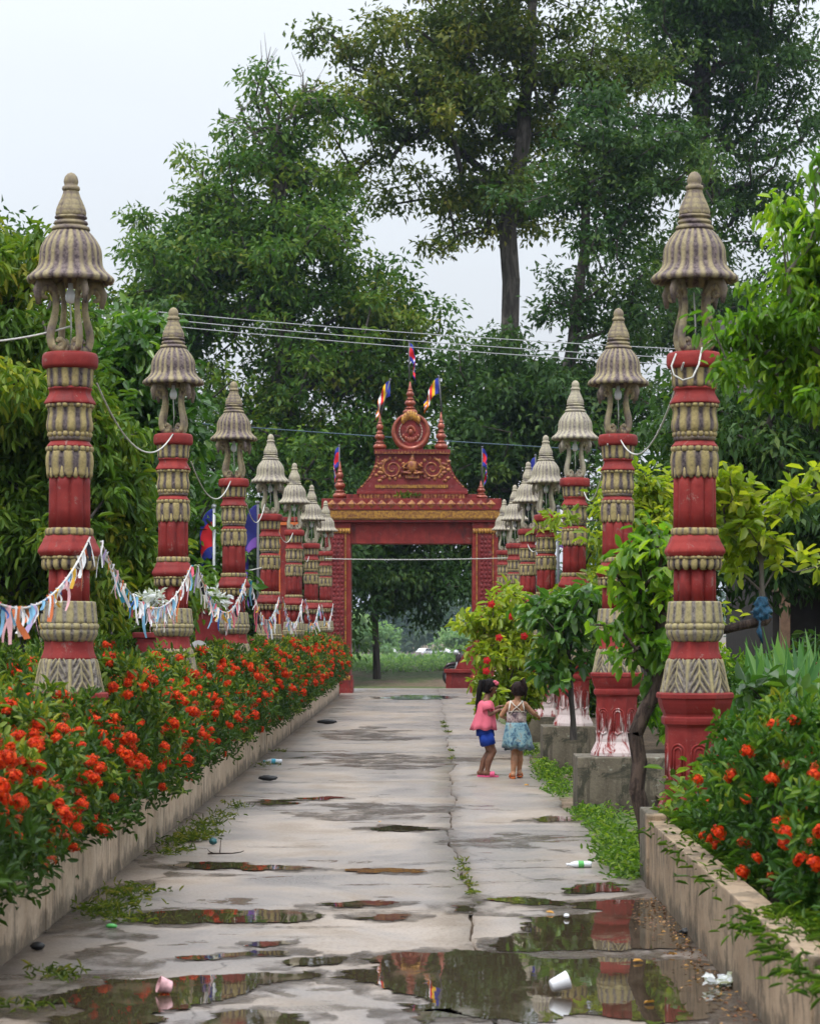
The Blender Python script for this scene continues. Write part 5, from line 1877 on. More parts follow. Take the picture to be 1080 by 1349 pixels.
cover('weeds', 'bright green weeds between the walk and the right plinths', [(1.28, 1.50, 17.0, 19.6, 3), (1.36, 1.50, 19.6, 23.6, 2), (1.42, 2.2, 17.4, 23.6, 4), (1.27, 1.42, 24.4, 30.6, 2.2), (1.45, 2.3, 24.5, 30, 2), (1.25, 1.45, 32, 37, 0.6)],
      6500, 0.055, 0.020, GRASS, 201, lambda a, b_: 0.0, 0.13, 1.0, T6, 1.0, 0.06, 30)
cover('weeds', 'low weeds covering the garden behind the right bushes', [(2.2, 6.5, 15.2, 22, 7), (3, 9, 22, 30, 3), (1.62, 2.1, 15.9, 17.0, 1)], 22000, 0.10, 0.040, GRASS, 202, lambda a, b_: 0.30 if b_ < 17.2 else 0.12, 0.55)
cover('weeds', 'leafy undergrowth in the bed behind the left hedge', [(-5.2, -3.3, 12, 30, 6), (-6, -3.2, 30, 60, 4)], 16000, 0.12, 0.05, GRASS, 203, lambda a, b_: 0.30, 0.8)
tufts = []
for (x0, y0, x1, y1, w_) in ((100, 1222, 200, 1192, 3), (150, 1190, 205, 1165, 2), (212, 1130, 262, 1100, 3), (235, 1115, 300, 1080, 2.5), (290, 1085, 315, 1055, 1.0), (30, 1292, 85, 1285, 0.8), (0, 1345, 30, 1330, 0.5), (350, 1010, 375, 985, 0.5)):
    ax, ay = G(x0, y0)
    bx, by = G(x1, y1)
    tufts.append((min(ax, bx), max(ax, bx), min(ay, by), max(ay, by), w_))
cover('weeds', 'grassy weeds growing along the foot of the left kerb wall', tufts, 1700, 0.055, 0.008, GRASS_DRY, 204, lambda a, b_: 0.0, 0.075, 1.0, T6, 1.0, 0.075, 60)
sm = []
for py in (953, 958, 965, 990, 1000, 1148, 1158, 1168, 1178, 1138):
    ax, ay = G(0, py)
    sm.append((seam(ay) - 0.03, seam(ay) + 0.04, ay - 0.12, ay + 0.12, 1.0 if py < 1000 else 0.5))
cover('weeds', 'small tufts of grass rooted in the long crack of the walk', sm, 420, 0.04, 0.009, GRASS_DRY, 205, lambda a, b_: 0.0, 0.035, 1.0, T6, 2.0, 0.02)
cover('weeds', 'grass hanging over the right kerb wall at its near end', [(1.40, 1.95, 8.8, 11.4, 5), (1.47, 1.7, 12.2, 16.4, 1.2)], 5200, 0.075, 0.004, GRASS, 206, lambda a, b_: 0.38, 0.10, 0.3)
cover('bank_grass', 'tall soft grass and scrub on the river bank beyond the gate', [(-9, 9, 77, 100, 1)], 30000, 0.20, 0.05, LEAF_BANK, 207, lambda a, b_: ground_z(a, b_) - 0.05, 0.26, 1.0, T4, 1.0, 0.2)
# ------------------------------------------------------------------ the two children
def skin_mat(name, a, b):
    m, t = material(name)
    co = t.coord()
    n = t.noise(co, 14, 4, 0.6)
    t.out(t.bsdf(t.mix(t.step(n, 0.35, 0.65), a, b), 0.48, 0.35, t.bump(t.noise(co, 160, 2), 0.06, 0.002), Subsurface_Weight=0.08))
    return m


SKIN_A = skin_mat('skin_brown', (0.155, 0.072, 0.045), (0.205, 0.098, 0.062))
SKIN_B = skin_mat('skin_tan', (0.34, 0.165, 0.090), (0.42, 0.215, 0.125))
HAIR = plain('black_hair', (0.008, 0.006, 0.006), 0.75, 0.12, 0.4, 30, 0.3)
HAIR_B = plain('dark_brown_hair', (0.022, 0.013, 0.012), 0.75, 0.12, 0.4, 30, 0.3)
PINK = plain('pink_cotton', (0.66, 0.14, 0.20), 0.8, 0.2, 0.10, 9, 0.2)
ROYAL = plain('royal_blue_cotton', (0.012, 0.045, 0.30), 0.75, 0.2, 0.15, 9, 0.2)
PINK_SHOE = plain('pink_rubber', (0.72, 0.10, 0.24), 0.5, 0.4, 0.08, 12, 0.05)
ORANGE_SHOE = plain('orange_rubber', (0.56, 0.135, 0.030), 0.5, 0.4, 0.08, 12, 0.05)
STRAP = plain('cream_strap', (0.58, 0.52, 0.46), 0.7, 0.2, 0.15, 20, 0.1)
FLORAL, _t = material('floral_cotton')
_co = _t.coord()
_c = _t.ramp(_t.noise(_co, 16, 5, 0.65, 0.8), [(0.36, (0.030, 0.055, 0.11)), (0.45, (0.10, 0.19, 0.25)), (0.53, (0.18, 0.31, 0.36)), (0.60, (0.27, 0.34, 0.32)), (0.66, (0.15, 0.09, 0.11))])
_t.out(_t.bsdf(_c, 0.8, 0.2, _t.bump(_t.noise(_co, 50, 3), 0.2, 0.004)))
PRINT_TOP, _t = material('printed_cotton')
_co = _t.coord()
_c = _t.ramp(_t.noise(_co, 17, 4, 0.6, 0.4), [(0.36, (0.09, 0.065, 0.08)), (0.5, (0.34, 0.25, 0.25)), (0.62, (0.50, 0.42, 0.40))])
_t.out(_t.bsdf(_c, 0.8, 0.2))
TULLE = plain('grey_tulle', (0.13, 0.17, 0.21), 0.8, 0.2, 0.15, 20, 0.1)


def capsule(mb, a, b, ra, rb, sq=1.0, n=12):
    """tapered limb with round ends, overlapping its neighbours (all are fused into one skin afterwards)"""
    a, b = Vector(a), Vector(b)
    d = (b - a)
    L = d.length
    d = d.normalized() if L > 1e-6 else Vector((0, 0, 1))
    pts, rad = [], []
    for i in range(5):
        t = math.sin(i / 4 * PI / 2)
        pts.append(a - d * ra * math.cos(i / 4 * PI / 2)); rad.append(max(1e-3, ra * t))
    for i in range(1, 4):
        pts.append(a + (b - a) * i / 4); rad.append(ra + (rb - ra) * i / 4)
    for i in range(5):
        t = math.cos(i / 4 * PI / 2)
        pts.append(b + d * rb * math.sin(i / 4 * PI / 2)); rad.append(max(1e-3, rb * t))
    mb.tube(pts, rad, n)


def hand(mb, wrist, dirv, palm_n, s=1.0):
    """palm, four unequal curled fingers and a thumb that leaves the side of the palm"""
    w = Vector(wrist)
    d = Vector(dirv).normalized()
    nrm = Vector(palm_n)
    nrm = (nrm - d * nrm.dot(d)).normalized()
    side = d.cross(nrm)
    pc = w + d * 0.030 * s
    for k in (-1.2, -0.4, 0.4, 1.2):
        capsule(mb, w + side * 0.006 * k * s, w + d * 0.045 * s + side * 0.0105 * k * s, 0.010 * s, 0.009 * s, 1, 8)
    for k, ln in ((-1.5, 0.030), (-0.5, 0.036), (0.5, 0.034), (1.5, 0.026)):
        b0 = w + d * 0.048 * s + side * 0.0098 * k * s
        b1 = b0 + (d * 0.85 + nrm * 0.35).normalized() * ln * 0.55 * s
        b2 = b1 + (d * 0.45 + nrm * 0.80).normalized() * ln * 0.5 * s
        capsule(mb, b0, b1, 0.0062 * s, 0.0056 * s, 1, 8)
        capsule(mb, b1, b2, 0.0056 * s, 0.0046 * s, 1, 8)
    t0 = w + d * 0.016 * s - side * 0.014 * s
    t1 = t0 + (d * 0.6 - side * 0.7 + nrm * 0.4).normalized() * 0.022 * s
    t2 = t1 + (d * 0.9 + nrm * 0.5).normalized() * 0.017 * s
    capsule(mb, t0, t1, 0.0075 * s, 0.0062 * s, 1, 8)
    capsule(mb, t1, t2, 0.0062 * s, 0.005 * s, 1, 8)


def rotz(p, a):
    c, s = math.cos(a), math.sin(a)
    return Vector((p[0] * c - p[1] * s, p[0] * s + p[1] * c, p[2]))


def head(mb, c, face, tilt, R=0.082):
    """skull, jaw, nose, lips, ears and brow; FACE is the heading of the face, TILT how far it looks down"""
    c = Vector(c)

    def at(f, s, u):      # forward, side (left), up in head space
        fx = f * math.cos(tilt) + u * math.sin(tilt)
        uz = u * math.cos(tilt) - f * math.sin(tilt)
        return c + rotz((fx, s, uz), face)
    k = R / 0.082
    capsule(mb, at(-0.012 * k, 0, 0.022 * k), at(0.010 * k, 0, 0.020 * k), 0.078 * k, 0.076 * k, 1, 20)
    capsule(mb, at(0.018 * k, 0, -0.02 * k), at(0.030 * k, 0, -0.055 * k), 0.062 * k, 0.036 * k, 1, 16)
    for s in (-1, 1):
        capsule(mb, at(0.028 * k, s * 0.034 * k, -0.025 * k), at(0.030 * k, s * 0.022 * k, -0.052 * k), 0.030 * k, 0.024 * k, 1, 12)   # cheeks
        capsule(mb, at(0.068 * k, s * 0.018 * k, 0.020 * k), at(0.058 * k, s * 0.045 * k, 0.018 * k), 0.013 * k, 0.010 * k, 1, 10)   # brow
        capsule(mb, at(-0.004 * k, s * 0.078 * k, 0.004 * k), at(-0.008 * k, s * 0.076 * k, -0.026 * k), 0.015 * k, 0.010 * k, 1, 10)   # ear
    capsule(mb, at(0.078 * k, 0, 0.004 * k), at(0.090 * k, 0, -0.020 * k), 0.008 * k, 0.013 * k, 1, 10)      # nose
    capsule(mb, at(0.070 * k, -0.014 * k, -0.044 * k), at(0.070 * k, 0.014 * k, -0.044 * k), 0.009 * k, 0.009 * k, 1, 10)  # lips
    capsule(mb, at(0.058 * k, -0.008 * k, -0.075 * k), at(0.058 * k, 0.008 * k, -0.075 * k), 0.017 * k, 0.017 * k, 1, 10)  # chin
    return at


def fuse(mb, name, mat, parent, voxel=0.0052, rep=6):
    """turn the overlapping limbs into one continuous skin"""
    me = mb.mesh(name)
    o = obj(name, me, mat, parent)
    r = o.modifiers.new('fuse', 'REMESH')
    r.mode = 'VOXEL'
    r.voxel_size = voxel
    r.use_smooth_shade = True
    s = o.modifiers.new('smooth', 'SMOOTH')
    s.factor = 0.5
    s.iterations = rep
    dg = bpy.context.evaluated_depsgraph_get()
    dg.update()
    new = bpy.data.meshes.new_from_object(o.evaluated_get(dg))
    new.name = name
    o.modifiers.clear()
    o.data = new
    if len(new.materials) == 0:
        new.materials.append(mat)
    return o


def garment(sections, n=36, folds=0.0, nf=7, seed=0, open_top=True):
    """rings (z, cx, cy, rx, ry): a garment that follows the body"""
    r = random.Random(seed)
    ph = r.uniform(0, 6)
    vs, fs = [], []
    m = len(sections)
    for k, (z, cx, cy, rx, ry) in enumerate(sections):
        f = folds * k / (m - 1)
        for i in range(n):
            a = 2 * PI * i / n
            q = 1 + f * math.sin(nf * a + ph + 0.4 * k) + 0.4 * f * math.sin((nf * 2 + 1) * a + 2 * ph)
            vs.append((cx + rx * q * math.cos(a), cy + ry * q * math.sin(a), z + 0.12 * f * math.sin(nf * a + ph)))
    for k in range(m - 1):
        for i in range(n):
            j = (i + 1) % n
            fs.append((k * n + i, k * n + j, (k + 1) * n + j, (k + 1) * n + i))
    return vs, fs


def cloth_obj(name, shells, mat, parent, thick=0.006):
    mb = MB()
    for vs, fs in shells:
        mb.add(vs, fs, None, True)
    o = mb.build(name, mat, parent)
    s = o.modifiers.new('thickness', 'SOLIDIFY')
    s.thickness = thick
    s.offset = 1.0
    return o


def sleeve(a, b, ra, rb, n=16):
    mb = MB()
    mb.tube([a, (Vector(a) + Vector(b)) / 2, b], [ra, (ra + rb) / 2, rb], n, False)
    return mb.v, mb.f


def sandal(mb, heel, toe, w=0.034):
    h, t_ = Vector(heel), Vector(toe)
    d = (t_ - h)
    n = Vector((-d.y, d.x, 0)).normalized()
    out = []
    for u, k in ((-0.06, 0.45), (0.05, 0.75), (0.3, 0.72), (0.62, 0.95), (0.9, 0.8), (1.06, 0.35)):
        out.append((h + d * u + n * w * k, h + d * u - n * w * k))
    loop = [p[0] for p in out] + [p[1] for p in reversed(out)]
    m = len(loop)
    up = Vector((0, 0, 0.016))
    mb.add([tuple(p) for p in loop] + [tuple(p + up) for p in loop],
           [tuple(range(m)), tuple(reversed(range(m, 2 * m)))] + [(i, i + m, (i + 1) % m + m, (i + 1) % m) for i in range(m)])
    for u in (0.50, 0.66):
        c = h + d * u
        mb.tube([c + n * w * 0.95 + up * 0.6, c + n * w * 0.6 + Vector((0, 0, 0.046)), c + Vector((0, 0, 0.056)), c - n * w * 0.6 + Vector((0, 0, 0.046)), c - n * w * 0.95 + up * 0.6], 0.010, 6, True, 1.6)


def foot(mb, ankle, heel, toe):
    h, t_ = Vector(heel), Vector(toe)
    up = Vector((0, 0, 0.027))
    capsule(mb, Vector(ankle), h + (t_ - h) * 0.12 + up, 0.028, 0.029)
    capsule(mb, h + (t_ - h) * 0.10 + up, h + (t_ - h) * 0.60 + Vector((0, 0, 0.022)), 0.029, 0.022)
    n = Vector((-(t_ - h).y, (t_ - h).x, 0)).normalized()
    for k in range(5):
        q = h + (t_ - h) * (0.88 - 0.03 * abs(k - 1)) + n * (k - 2) * 0.011 + Vector((0, 0, 0.012))
        capsule(mb, h + (t_ - h) * 0.56 + n * (k - 2) * 0.009 + Vector((0, 0, 0.018)), q, 0.013, 0.0085, 1, 8)


def eyes(at, parent, k=1.0, closed=False):
    for s in (-1, 1):
        m = MB()
        m.ball(tuple(at(0.0685 * k, s * 0.030 * k, 0.0)), 0.0115 * k, (1, 1, 1), 12, 8)
        e = m.build('eye', WHITE, parent)
        m = MB()
        m.ball(tuple(at(0.0755 * k, s * 0.0305 * k, -0.001)), 0.0062 * k, (1, 1, 1), 10, 6)
        m.build('iris', BLACK, e)


def hair_cap(at, k, cover_front, seed, n=36, m=20):
    """close fitting hair over crown and nape, parted from the face"""
    rng = random.Random(seed)
    vs, fs = [], []
    for j in range(m + 1):
        ph = PI * 0.80 * j / m
        for i in range(n):
            th = 2 * PI * i / n
            f, s, u = math.sin(ph) * math.cos(th), math.sin(ph) * math.sin(th), math.cos(ph)
            rr = 0.0905 * k * (1 + 0.018 * math.sin(9 * th + 3 * ph))
            low = max(0.0, -u)
            if f > 0 and u < cover_front:      # hairline: pull in under the skin where the face is
                g = min(1.0, (cover_front - u) * 3.0) * min(1.0, f * 2.2)
                rr *= 1 - 0.32 * g
            vs.append(tuple(at(f * rr * 1.02 - 0.004 * k, s * rr * 0.96, u * rr + 0.020 * k - 0.02 * k * low)))
    for j in range(m):
        for i in range(n):
            q = (i + 1) % n
            fs.append((j * n + i, j * n + q, (j + 1) * n + q, (j + 1) * n + i))
    fs.append(tuple(m * n + i for i in reversed(range(n))))
    return vs, fs


K1 = F / 28.55        # photograph pixels per metre where the children stand

# --- girl in pink, side on, facing right and a little away
o1x, o1y = G(640, 1024)
g1 = thing('person', 'barefaced girl in pink top and blue shorts with a long black ponytail and pink sandals', 'person', (o1x, o1y, 0.008))
b = MB()
hc = (0.040, 0.03, 0.985)
HF = 0.30
at1 = head(b, hc, HF, 0.38, 0.078)
capsule(b, (0.000, 0.0, 0.845), (0.020, 0.018, 0.915), 0.036, 0.034)
for s in (-1, 1):
    capsule(b, (-0.008, s * 0.028, 0.80), (-0.012, s * 0.035, 0.56), 0.062, 0.066, 1, 16)
    capsule(b, (-0.006, s * 0.020, 0.835), (-0.002, s * 0.074, 0.815), 0.040, 0.038)
    capsule(b, (-0.012, s * 0.038, 0.56), (-0.010, s * 0.042, 0.47), 0.068, 0.066, 1, 16)
capsule(b, (0.012, 0.0, 0.74), (0.010, 0.0, 0.62), 0.062, 0.068, 1, 16)
# legs: knees pushed forward, feet back under the body
for s, kx, ax_ in ((-1, 0.075, 0.010), (1, 0.045, -0.055)):
    capsule(b, (-0.004, s * 0.046, 0.46), (kx, s * 0.044, 0.285), 0.062, 0.043, 1, 16)
    capsule(b, (kx, s * 0.044, 0.285), (kx * 0.45 + ax_ * 0.55 - 0.012, s * 0.043, 0.17), 0.041, 0.040, 1, 14)
    capsule(b, (kx * 0.45 + ax_ * 0.55 - 0.012, s * 0.043, 0.17), (ax_, s * 0.042, 0.060), 0.038, 0.026, 1, 14)
    foot(b, (ax_, s * 0.042, 0.062), (ax_ - 0.035, s * 0.042, 0.014), (ax_ + 0.125, s * 0.036, 0.014))
# arms: the near one bent with the forearm forward, the far one the same a little higher
capsule(b, (-0.002, -0.080, 0.815), (0.030, -0.105, 0.690), 0.033, 0.027)
capsule(b, (0.030, -0.105, 0.690), (0.142, -0.060, 0.742), 0.027, 0.020)
hand(b, (0.142, -0.060, 0.742), (0.9, 0.35, 0.22), (0, 0.3, -0.9))
capsule(b, (0.0, 0.082, 0.815), (0.050, 0.105, 0.715), 0.033, 0.027)
capsule(b, (0.050, 0.105, 0.715), (0.150, 0.075, 0.775), 0.026, 0.020)
hand(b, (0.150, 0.075, 0.775), (0.9, -0.1, 0.25), (0, -0.3, -0.9))
body1 = fuse(b, 'body', SKIN_A, g1)
eyes(at1, g1, 0.95)
cloth_obj('top', [garment([(0.845, -0.002, 0, 0.050, 0.060), (0.828, -0.004, 0, 0.072, 0.098), (0.795, -0.006, 0, 0.086, 0.118), (0.74, -0.006, 0, 0.093, 0.120), (0.66, -0.012, 0, 0.106, 0.126), (0.58, -0.022, 0, 0.126, 0.140), (0.525, -0.028, 0, 0.140, 0.152)], 40, 0.085, 6, 1),
                  sleeve((-0.004, -0.070, 0.822), (0.020, -0.112, 0.735), 0.048, 0.056), sleeve((-0.002, 0.070, 0.822), (0.030, 0.112, 0.745), 0.048, 0.056)], PINK, g1)
cloth_obj('shorts', [garment([(0.56, -0.012, 0, 0.090, 0.112), (0.50, -0.010, 0, 0.095, 0.116), (0.455, -0.006, 0, 0.098, 0.118)], 36, 0.02, 5, 2),
                     sleeve((-0.004, -0.048, 0.475), (0.030, -0.050, 0.352), 0.076, 0.074, 20), sleeve((-0.004, 0.048, 0.475), (0.018, 0.050, 0.352), 0.076, 0.074, 20)], ROYAL, g1)
m = MB()
vs, fs = hair_cap(at1, 0.955, 0.30, 1)
m.add(vs, fs, None, True)
hr = m.build('hair', HAIR, g1)
m = MB()
tail = [tuple(at1(-0.078, 0, 0.045)), tuple(at1(-0.112, 0.0, 0.035)), (-0.072, 0.0, 0.955), (-0.082, -0.005, 0.88), (-0.094, -0.01, 0.80), (-0.098, -0.012, 0.735), (-0.097, -0.012, 0.70)]
m.tube(tail, [0.026, 0.032, 0.034, 0.030, 0.024, 0.016, 0.004], 12)
m.build('ponytail', HAIR, hr)
rs = random.Random(8)
m = MB()
for k in range(60):
    a = rs.uniform(0.6, 5.7)
    f, q = math.cos(a), math.sin(a)
    p0 = at1(0.055 * f - 0.02, 0.075 * q, 0.055 + rs.uniform(-0.05, 0.02))
    p1 = at1(0.080 * f - 0.03, 0.090 * q, 0.015 + rs.uniform(-0.06, 0.03))
    p2 = p1 + Vector((rs.uniform(-0.02, 0.01), rs.uniform(-0.012, 0.012), -rs.uniform(0.015, 0.05)))
    if f < 0.55:
        m.tube([tuple(p0), tuple(p1), tuple(p2)], [0.003, 0.0025, 0.0008], 4)
for k in range(26):
    t = rs.random()
    b0 = Vector(tail[2]).lerp(Vector(tail[5]), t)
    o_ = Vector((rs.uniform(-0.03, 0.03), rs.uniform(-0.03, 0.03), -rs.uniform(0.06, 0.14)))
    m.tube([tuple(b0 + Vector((o_.x * 0.8, o_.y * 0.8, 0))), tuple(b0 + o_ * 0.6 + Vector((o_.x * 0.5, 0, 0))), tuple(b0 + o_)], [0.004, 0.004, 0.001], 4)
m.build('loose_strand', HAIR, hr)
m = MB()
m.ball(tuple(at1(0.035, -0.066, 0.072)), 0.026, (1.1, 0.6, 0.9), 10, 8)
m.ball(tuple(at1(0.012, -0.068, 0.082)), 0.020, (1.1, 0.6, 0.9), 10, 8)
m.build('hair_clip', PINK, hr)
m = MB()
for s, ax_ in ((-1, 0.010), (1, -0.055)):
    sandal(m, (ax_ - 0.034, s * 0.042, -0.002), (ax_ + 0.122, s * 0.036, -0.002), 0.031)
m.build('sandals', PINK_SHOE, g1)

# --- girl in the floral skirt, seen from behind
o2x, o2y = G(680, 1026)
g2 = thing('person', 'girl seen from behind in a strappy top and blue floral skirt holding her arms out', 'person', (o2x, o2y, 0.008))
b = MB()
at2 = head(b, (0.022, 0.012, 0.965), PI / 2 + 0.12, 0.30, 0.076)
capsule(b, (0.006, 0.0, 0.835), (0.016, 0.006, 0.90), 0.034, 0.033)
for s in (-1, 1):
    capsule(b, (s * 0.032, 0, 0.795), (s * 0.034, 0, 0.56), 0.060, 0.062, 1, 16)
    capsule(b, (s * 0.024 + 0.004, 0, 0.828), (s * 0.088 + 0.004, 0, 0.812), 0.037, 0.036)
    capsule(b, (s * 0.038, 0, 0.56), (s * 0.042, 0, 0.46), 0.067, 0.066, 1, 16)
# standing left leg, right leg a step ahead with the heel up
capsule(b, (-0.030, 0.0, 0.46), (-0.018, 0.015, 0.285), 0.060, 0.042, 1, 16)
capsule(b, (-0.018, 0.015, 0.285), (-0.026, -0.008, 0.18), 0.040, 0.040, 1, 14)
capsule(b, (-0.026, -0.008, 0.18), (-0.036, -0.010, 0.060), 0.038, 0.025, 1, 14)
foot(b, (-0.036, -0.010, 0.062), (-0.038, -0.050, 0.014), (-0.050, 0.105, 0.014))
capsule(b, (0.040, 0.01, 0.46), (0.034, 0.09, 0.295), 0.060, 0.042, 1, 16)
capsule(b, (0.034, 0.09, 0.295), (0.040, 0.105, 0.19), 0.040, 0.040, 1, 14)
capsule(b, (0.040, 0.105, 0.19), (0.036, 0.135, 0.075), 0.037, 0.025, 1, 14)
foot(b, (0.036, 0.135, 0.075), (0.036, 0.095, 0.022), (0.050, 0.245, 0.012))
# left arm drops to the side and forward, right arm reaches out to the right
capsule(b, (-0.088, 0.0, 0.808), (-0.166, 0.020, 0.690), 0.032, 0.026)
capsule(b, (-0.166, 0.020, 0.690), (-0.128, 0.125, 0.660), 0.026, 0.020)
hand(b, (-0.128, 0.125, 0.660), (0.3, 0.9, -0.1), (0.2, 0, -1))
capsule(b, (0.096, 0.0, 0.808), (0.188, 0.035, 0.712), 0.032, 0.026)
capsule(b, (0.188, 0.035, 0.712), (0.236, 0.125, 0.682), 0.026, 0.020)
hand(b, (0.236, 0.125, 0.682), (0.35, 0.85, -0.25), (-0.3, 0, -1))
fuse(b, 'body', SKIN_B, g2)
eyes(at2, g2, 0.93)
cloth_obj('top', [garment([(0.735, 0, 0.006, 0.104, 0.070), (0.70, 0, 0.004, 0.104, 0.072), (0.64, 0, 0, 0.103, 0.072), (0.585, 0, 0, 0.104, 0.073)], 36, 0.015, 7, 3)], PRINT_TOP, g2)
cloth_obj('skirt', [garment([(0.612, 0, 0, 0.107, 0.076), (0.575, 0, 0, 0.118, 0.090), (0.52, 0.004, 0, 0.132, 0.108), (0.45, 0.006, 0, 0.146, 0.124), (0.385, 0.008, 0, 0.152, 0.134), (0.345, 0.008, 0, 0.150, 0.136)], 60, 0.09, 7, 4)], FLORAL, g2)
cloth_obj('net_hem', [garment([(0.44, 0.012, 0.01, 0.138, 0.118), (0.38, 0.018, 0.01, 0.150, 0.130), (0.318, 0.026, 0.01, 0.156, 0.138)], 60, 0.13, 8, 5)], TULLE, g2, 0.003)
m = MB()
for s in (-1, 1):
    m.tube([(s * 0.070, -0.058, 0.70), (s * 0.030, -0.072, 0.76), (-s * 0.030, -0.066, 0.81), (-s * 0.062, -0.030, 0.850), (-s * 0.064, 0.012, 0.852)], 0.0055, 6, True, 2.0)
    m.tube([(s * 0.088, -0.050, 0.72), (s * 0.080, -0.052, 0.78), (s * 0.066, -0.026, 0.848)], 0.0055, 6, True, 2.0)
m.tube([(-0.085, -0.054, 0.735), (0, -0.072, 0.742), (0.085, -0.054, 0.735)], 0.0055, 6, True, 2.0)
m.build('straps', STRAP, g2)
m = MB()
vs, fs = hair_cap(at2, 0.93, 0.30, 2)
m.add(vs, fs, None, True)
hr2 = m.build('hair', HAIR_B, g2)
m = MB()
m.tube([tuple(at2(-0.05, -0.030, 0.085)), tuple(at2(-0.075, -0.048, 0.105)), (0.080, -0.030, 1.035), (0.096, -0.02, 0.985), (0.100, -0.015, 0.92), (0.094, -0.012, 0.88)], [0.020, 0.028, 0.032, 0.030, 0.020, 0.005], 12)
m.build('ponytail', HAIR_B, hr2)
m = MB()
for k in range(60):
    a = rs.uniform(0.7, 5.6)
    f, q = math.cos(a), math.sin(a)
    p0 = at2(0.05 * f - 0.02, 0.072 * q, 0.05 + rs.uniform(-0.05, 0.02))
    p1 = at2(0.078 * f - 0.03, 0.086 * q, 0.005 + rs.uniform(-0.06, 0.03))
    p2 = p1 + Vector((rs.uniform(-0.015, 0.015), rs.uniform(-0.015, 0.005), -rs.uniform(0.015, 0.05)))
    if f < 0.5:
        m.tube([tuple(p0), tuple(p1), tuple(p2)], [0.003, 0.0025, 0.0008], 4)
m.build('loose_strand', HAIR_B, hr2)
m = MB()
sandal(m, (-0.037, -0.056, -0.002), (-0.050, 0.115, -0.002))
sandal(m, (0.035, 0.088, 0.004), (0.050, 0.252, -0.004))
m.build('sandals', ORANGE_SHOE, g2)
# ------------------------------------------------------------------ bunting of cloth strips along the left columns
CLOTH = {}
for nm, col in (('white', (0.70, 0.70, 0.71)), ('cream', (0.62, 0.55, 0.47)), ('pale_pink', (0.66, 0.38, 0.40)), ('rose', (0.62, 0.12, 0.17)), ('sky_blue', (0.20, 0.42, 0.60)), ('blue', (0.035, 0.12, 0.38)),
                ('teal', (0.03, 0.20, 0.27)), ('yellow', (0.66, 0.38, 0.05)), ('orange', (0.62, 0.17, 0.06)), ('black', (0.02, 0.02, 0.03)), ('lilac', (0.40, 0.32, 0.52))):
    CLOTH[nm] = plain('rag_' + nm, col, 0.8, 0.2, 0.12, 15, 0.1)
CW = ['white'] * 11 + ['cream'] * 3 + ['pale_pink'] * 3 + ['rose'] * 2 + ['sky_blue'] * 4 + ['blue'] * 2 + ['teal'] + ['yellow'] * 2 + ['orange'] * 2 + ['black'] * 2 + ['lilac']


def catenary(a, b, sag, n=24):
    a, b = Vector(a), Vector(b)
    return [a + (b - a) * (i / n) - Vector((0, 0, sag * 4 * (i / n) * (1 - i / n))) for i in range(n + 1)]


def strip(L, w, seed):
    r = random.Random(seed)
    n = 7
    vs, fs = [], []
    tw = r.uniform(-0.9, 0.9)
    for i in range(n + 1):
        t = i / n
        a = tw * t + r.uniform(-0.15, 0.15)
        x = 0.018 * math.sin(3 * t + seed) * (0.3 + t)
        y = 0.014 * math.cos(4 * t + seed)
        ww = w * (1 - 0.25 * t + 0.2 * math.sin(7 * t + seed))
        vs += [(x - ww * math.sin(a) * 0.4, y - ww * math.cos(a), -L * t), (x + ww * math.sin(a) * 0.4, y + ww * math.cos(a), -L * t)]
    for i in range(n):
        fs.append((2 * i, 2 * i + 1, 2 * i + 3, 2 * i + 2))
    return MB().add(vs, fs, None, True).mesh('cloth_strip')


STR = [strip(L, w, 3 * i + k) for i, L in enumerate((0.10, 0.16, 0.22, 0.32)) for k, w in enumerate((0.008, 0.012, 0.018))]
SMAT = {}
rb = random.Random(77)
spans = [((-2.06, 9.8), (-2.20, 16.72), 2.30, 2.27, 0.50)]
for i in range(6):
    spans.append(((-2.16, DEPTHS[i] + 0.05), (-2.20, DEPTHS[i + 1] - 0.15), 2.25 + DZ[i], 2.25 + DZ[i + 1], 0.42))
for i, (a, b_, za, zb, sag) in enumerate(spans):
    where = 'running out of the picture from the nearest left column' if i == 0 else f'hung between the {NTH[i - 1]} and {NTH[i]} left columns'
    A, B = Vector((a[0], a[1], za)), Vector((b_[0], b_[1], zb))
    t = thing('bunting', 'string of many coloured cloth strips ' + where, 'bunting', A, 0, 'cloth bunting along the left columns')
    pts = catenary((0, 0, 0), B - A, sag, 36)
    m = MB()
    m.tube(pts, 0.007, 5)
    m.build('cord', ROPE, t)
    n = (98, 98, 92, 70, 50, 40, 30)[i]
    for k in range(n):
        u = (k + rb.random()) / n
        f = u * 36
        j = min(35, int(f))
        p = pts[j] + (pts[j + 1] - pts[j]) * (f - j)
        big = rb.random() < 0.45
        me = STR[rb.randrange(3, 12)] if big else STR[rb.randrange(0, 6)]
        o = obj('cloth_strip', me, CLOTH['white'], t, p + Vector((0, 0, 0.008)))
        o.material_slots[0].link = 'OBJECT'
        o.material_slots[0].material = CLOTH[rb.choice(CW)]
        o.rotation_euler = (rb.uniform(-0.25, 0.25), rb.uniform(-0.2, 0.2), rb.uniform(0, 6.3))
        s = rb.uniform(0.7, 1.15)
        o.scale = (s, s, s * (0.70 if i == 0 else 0.85))
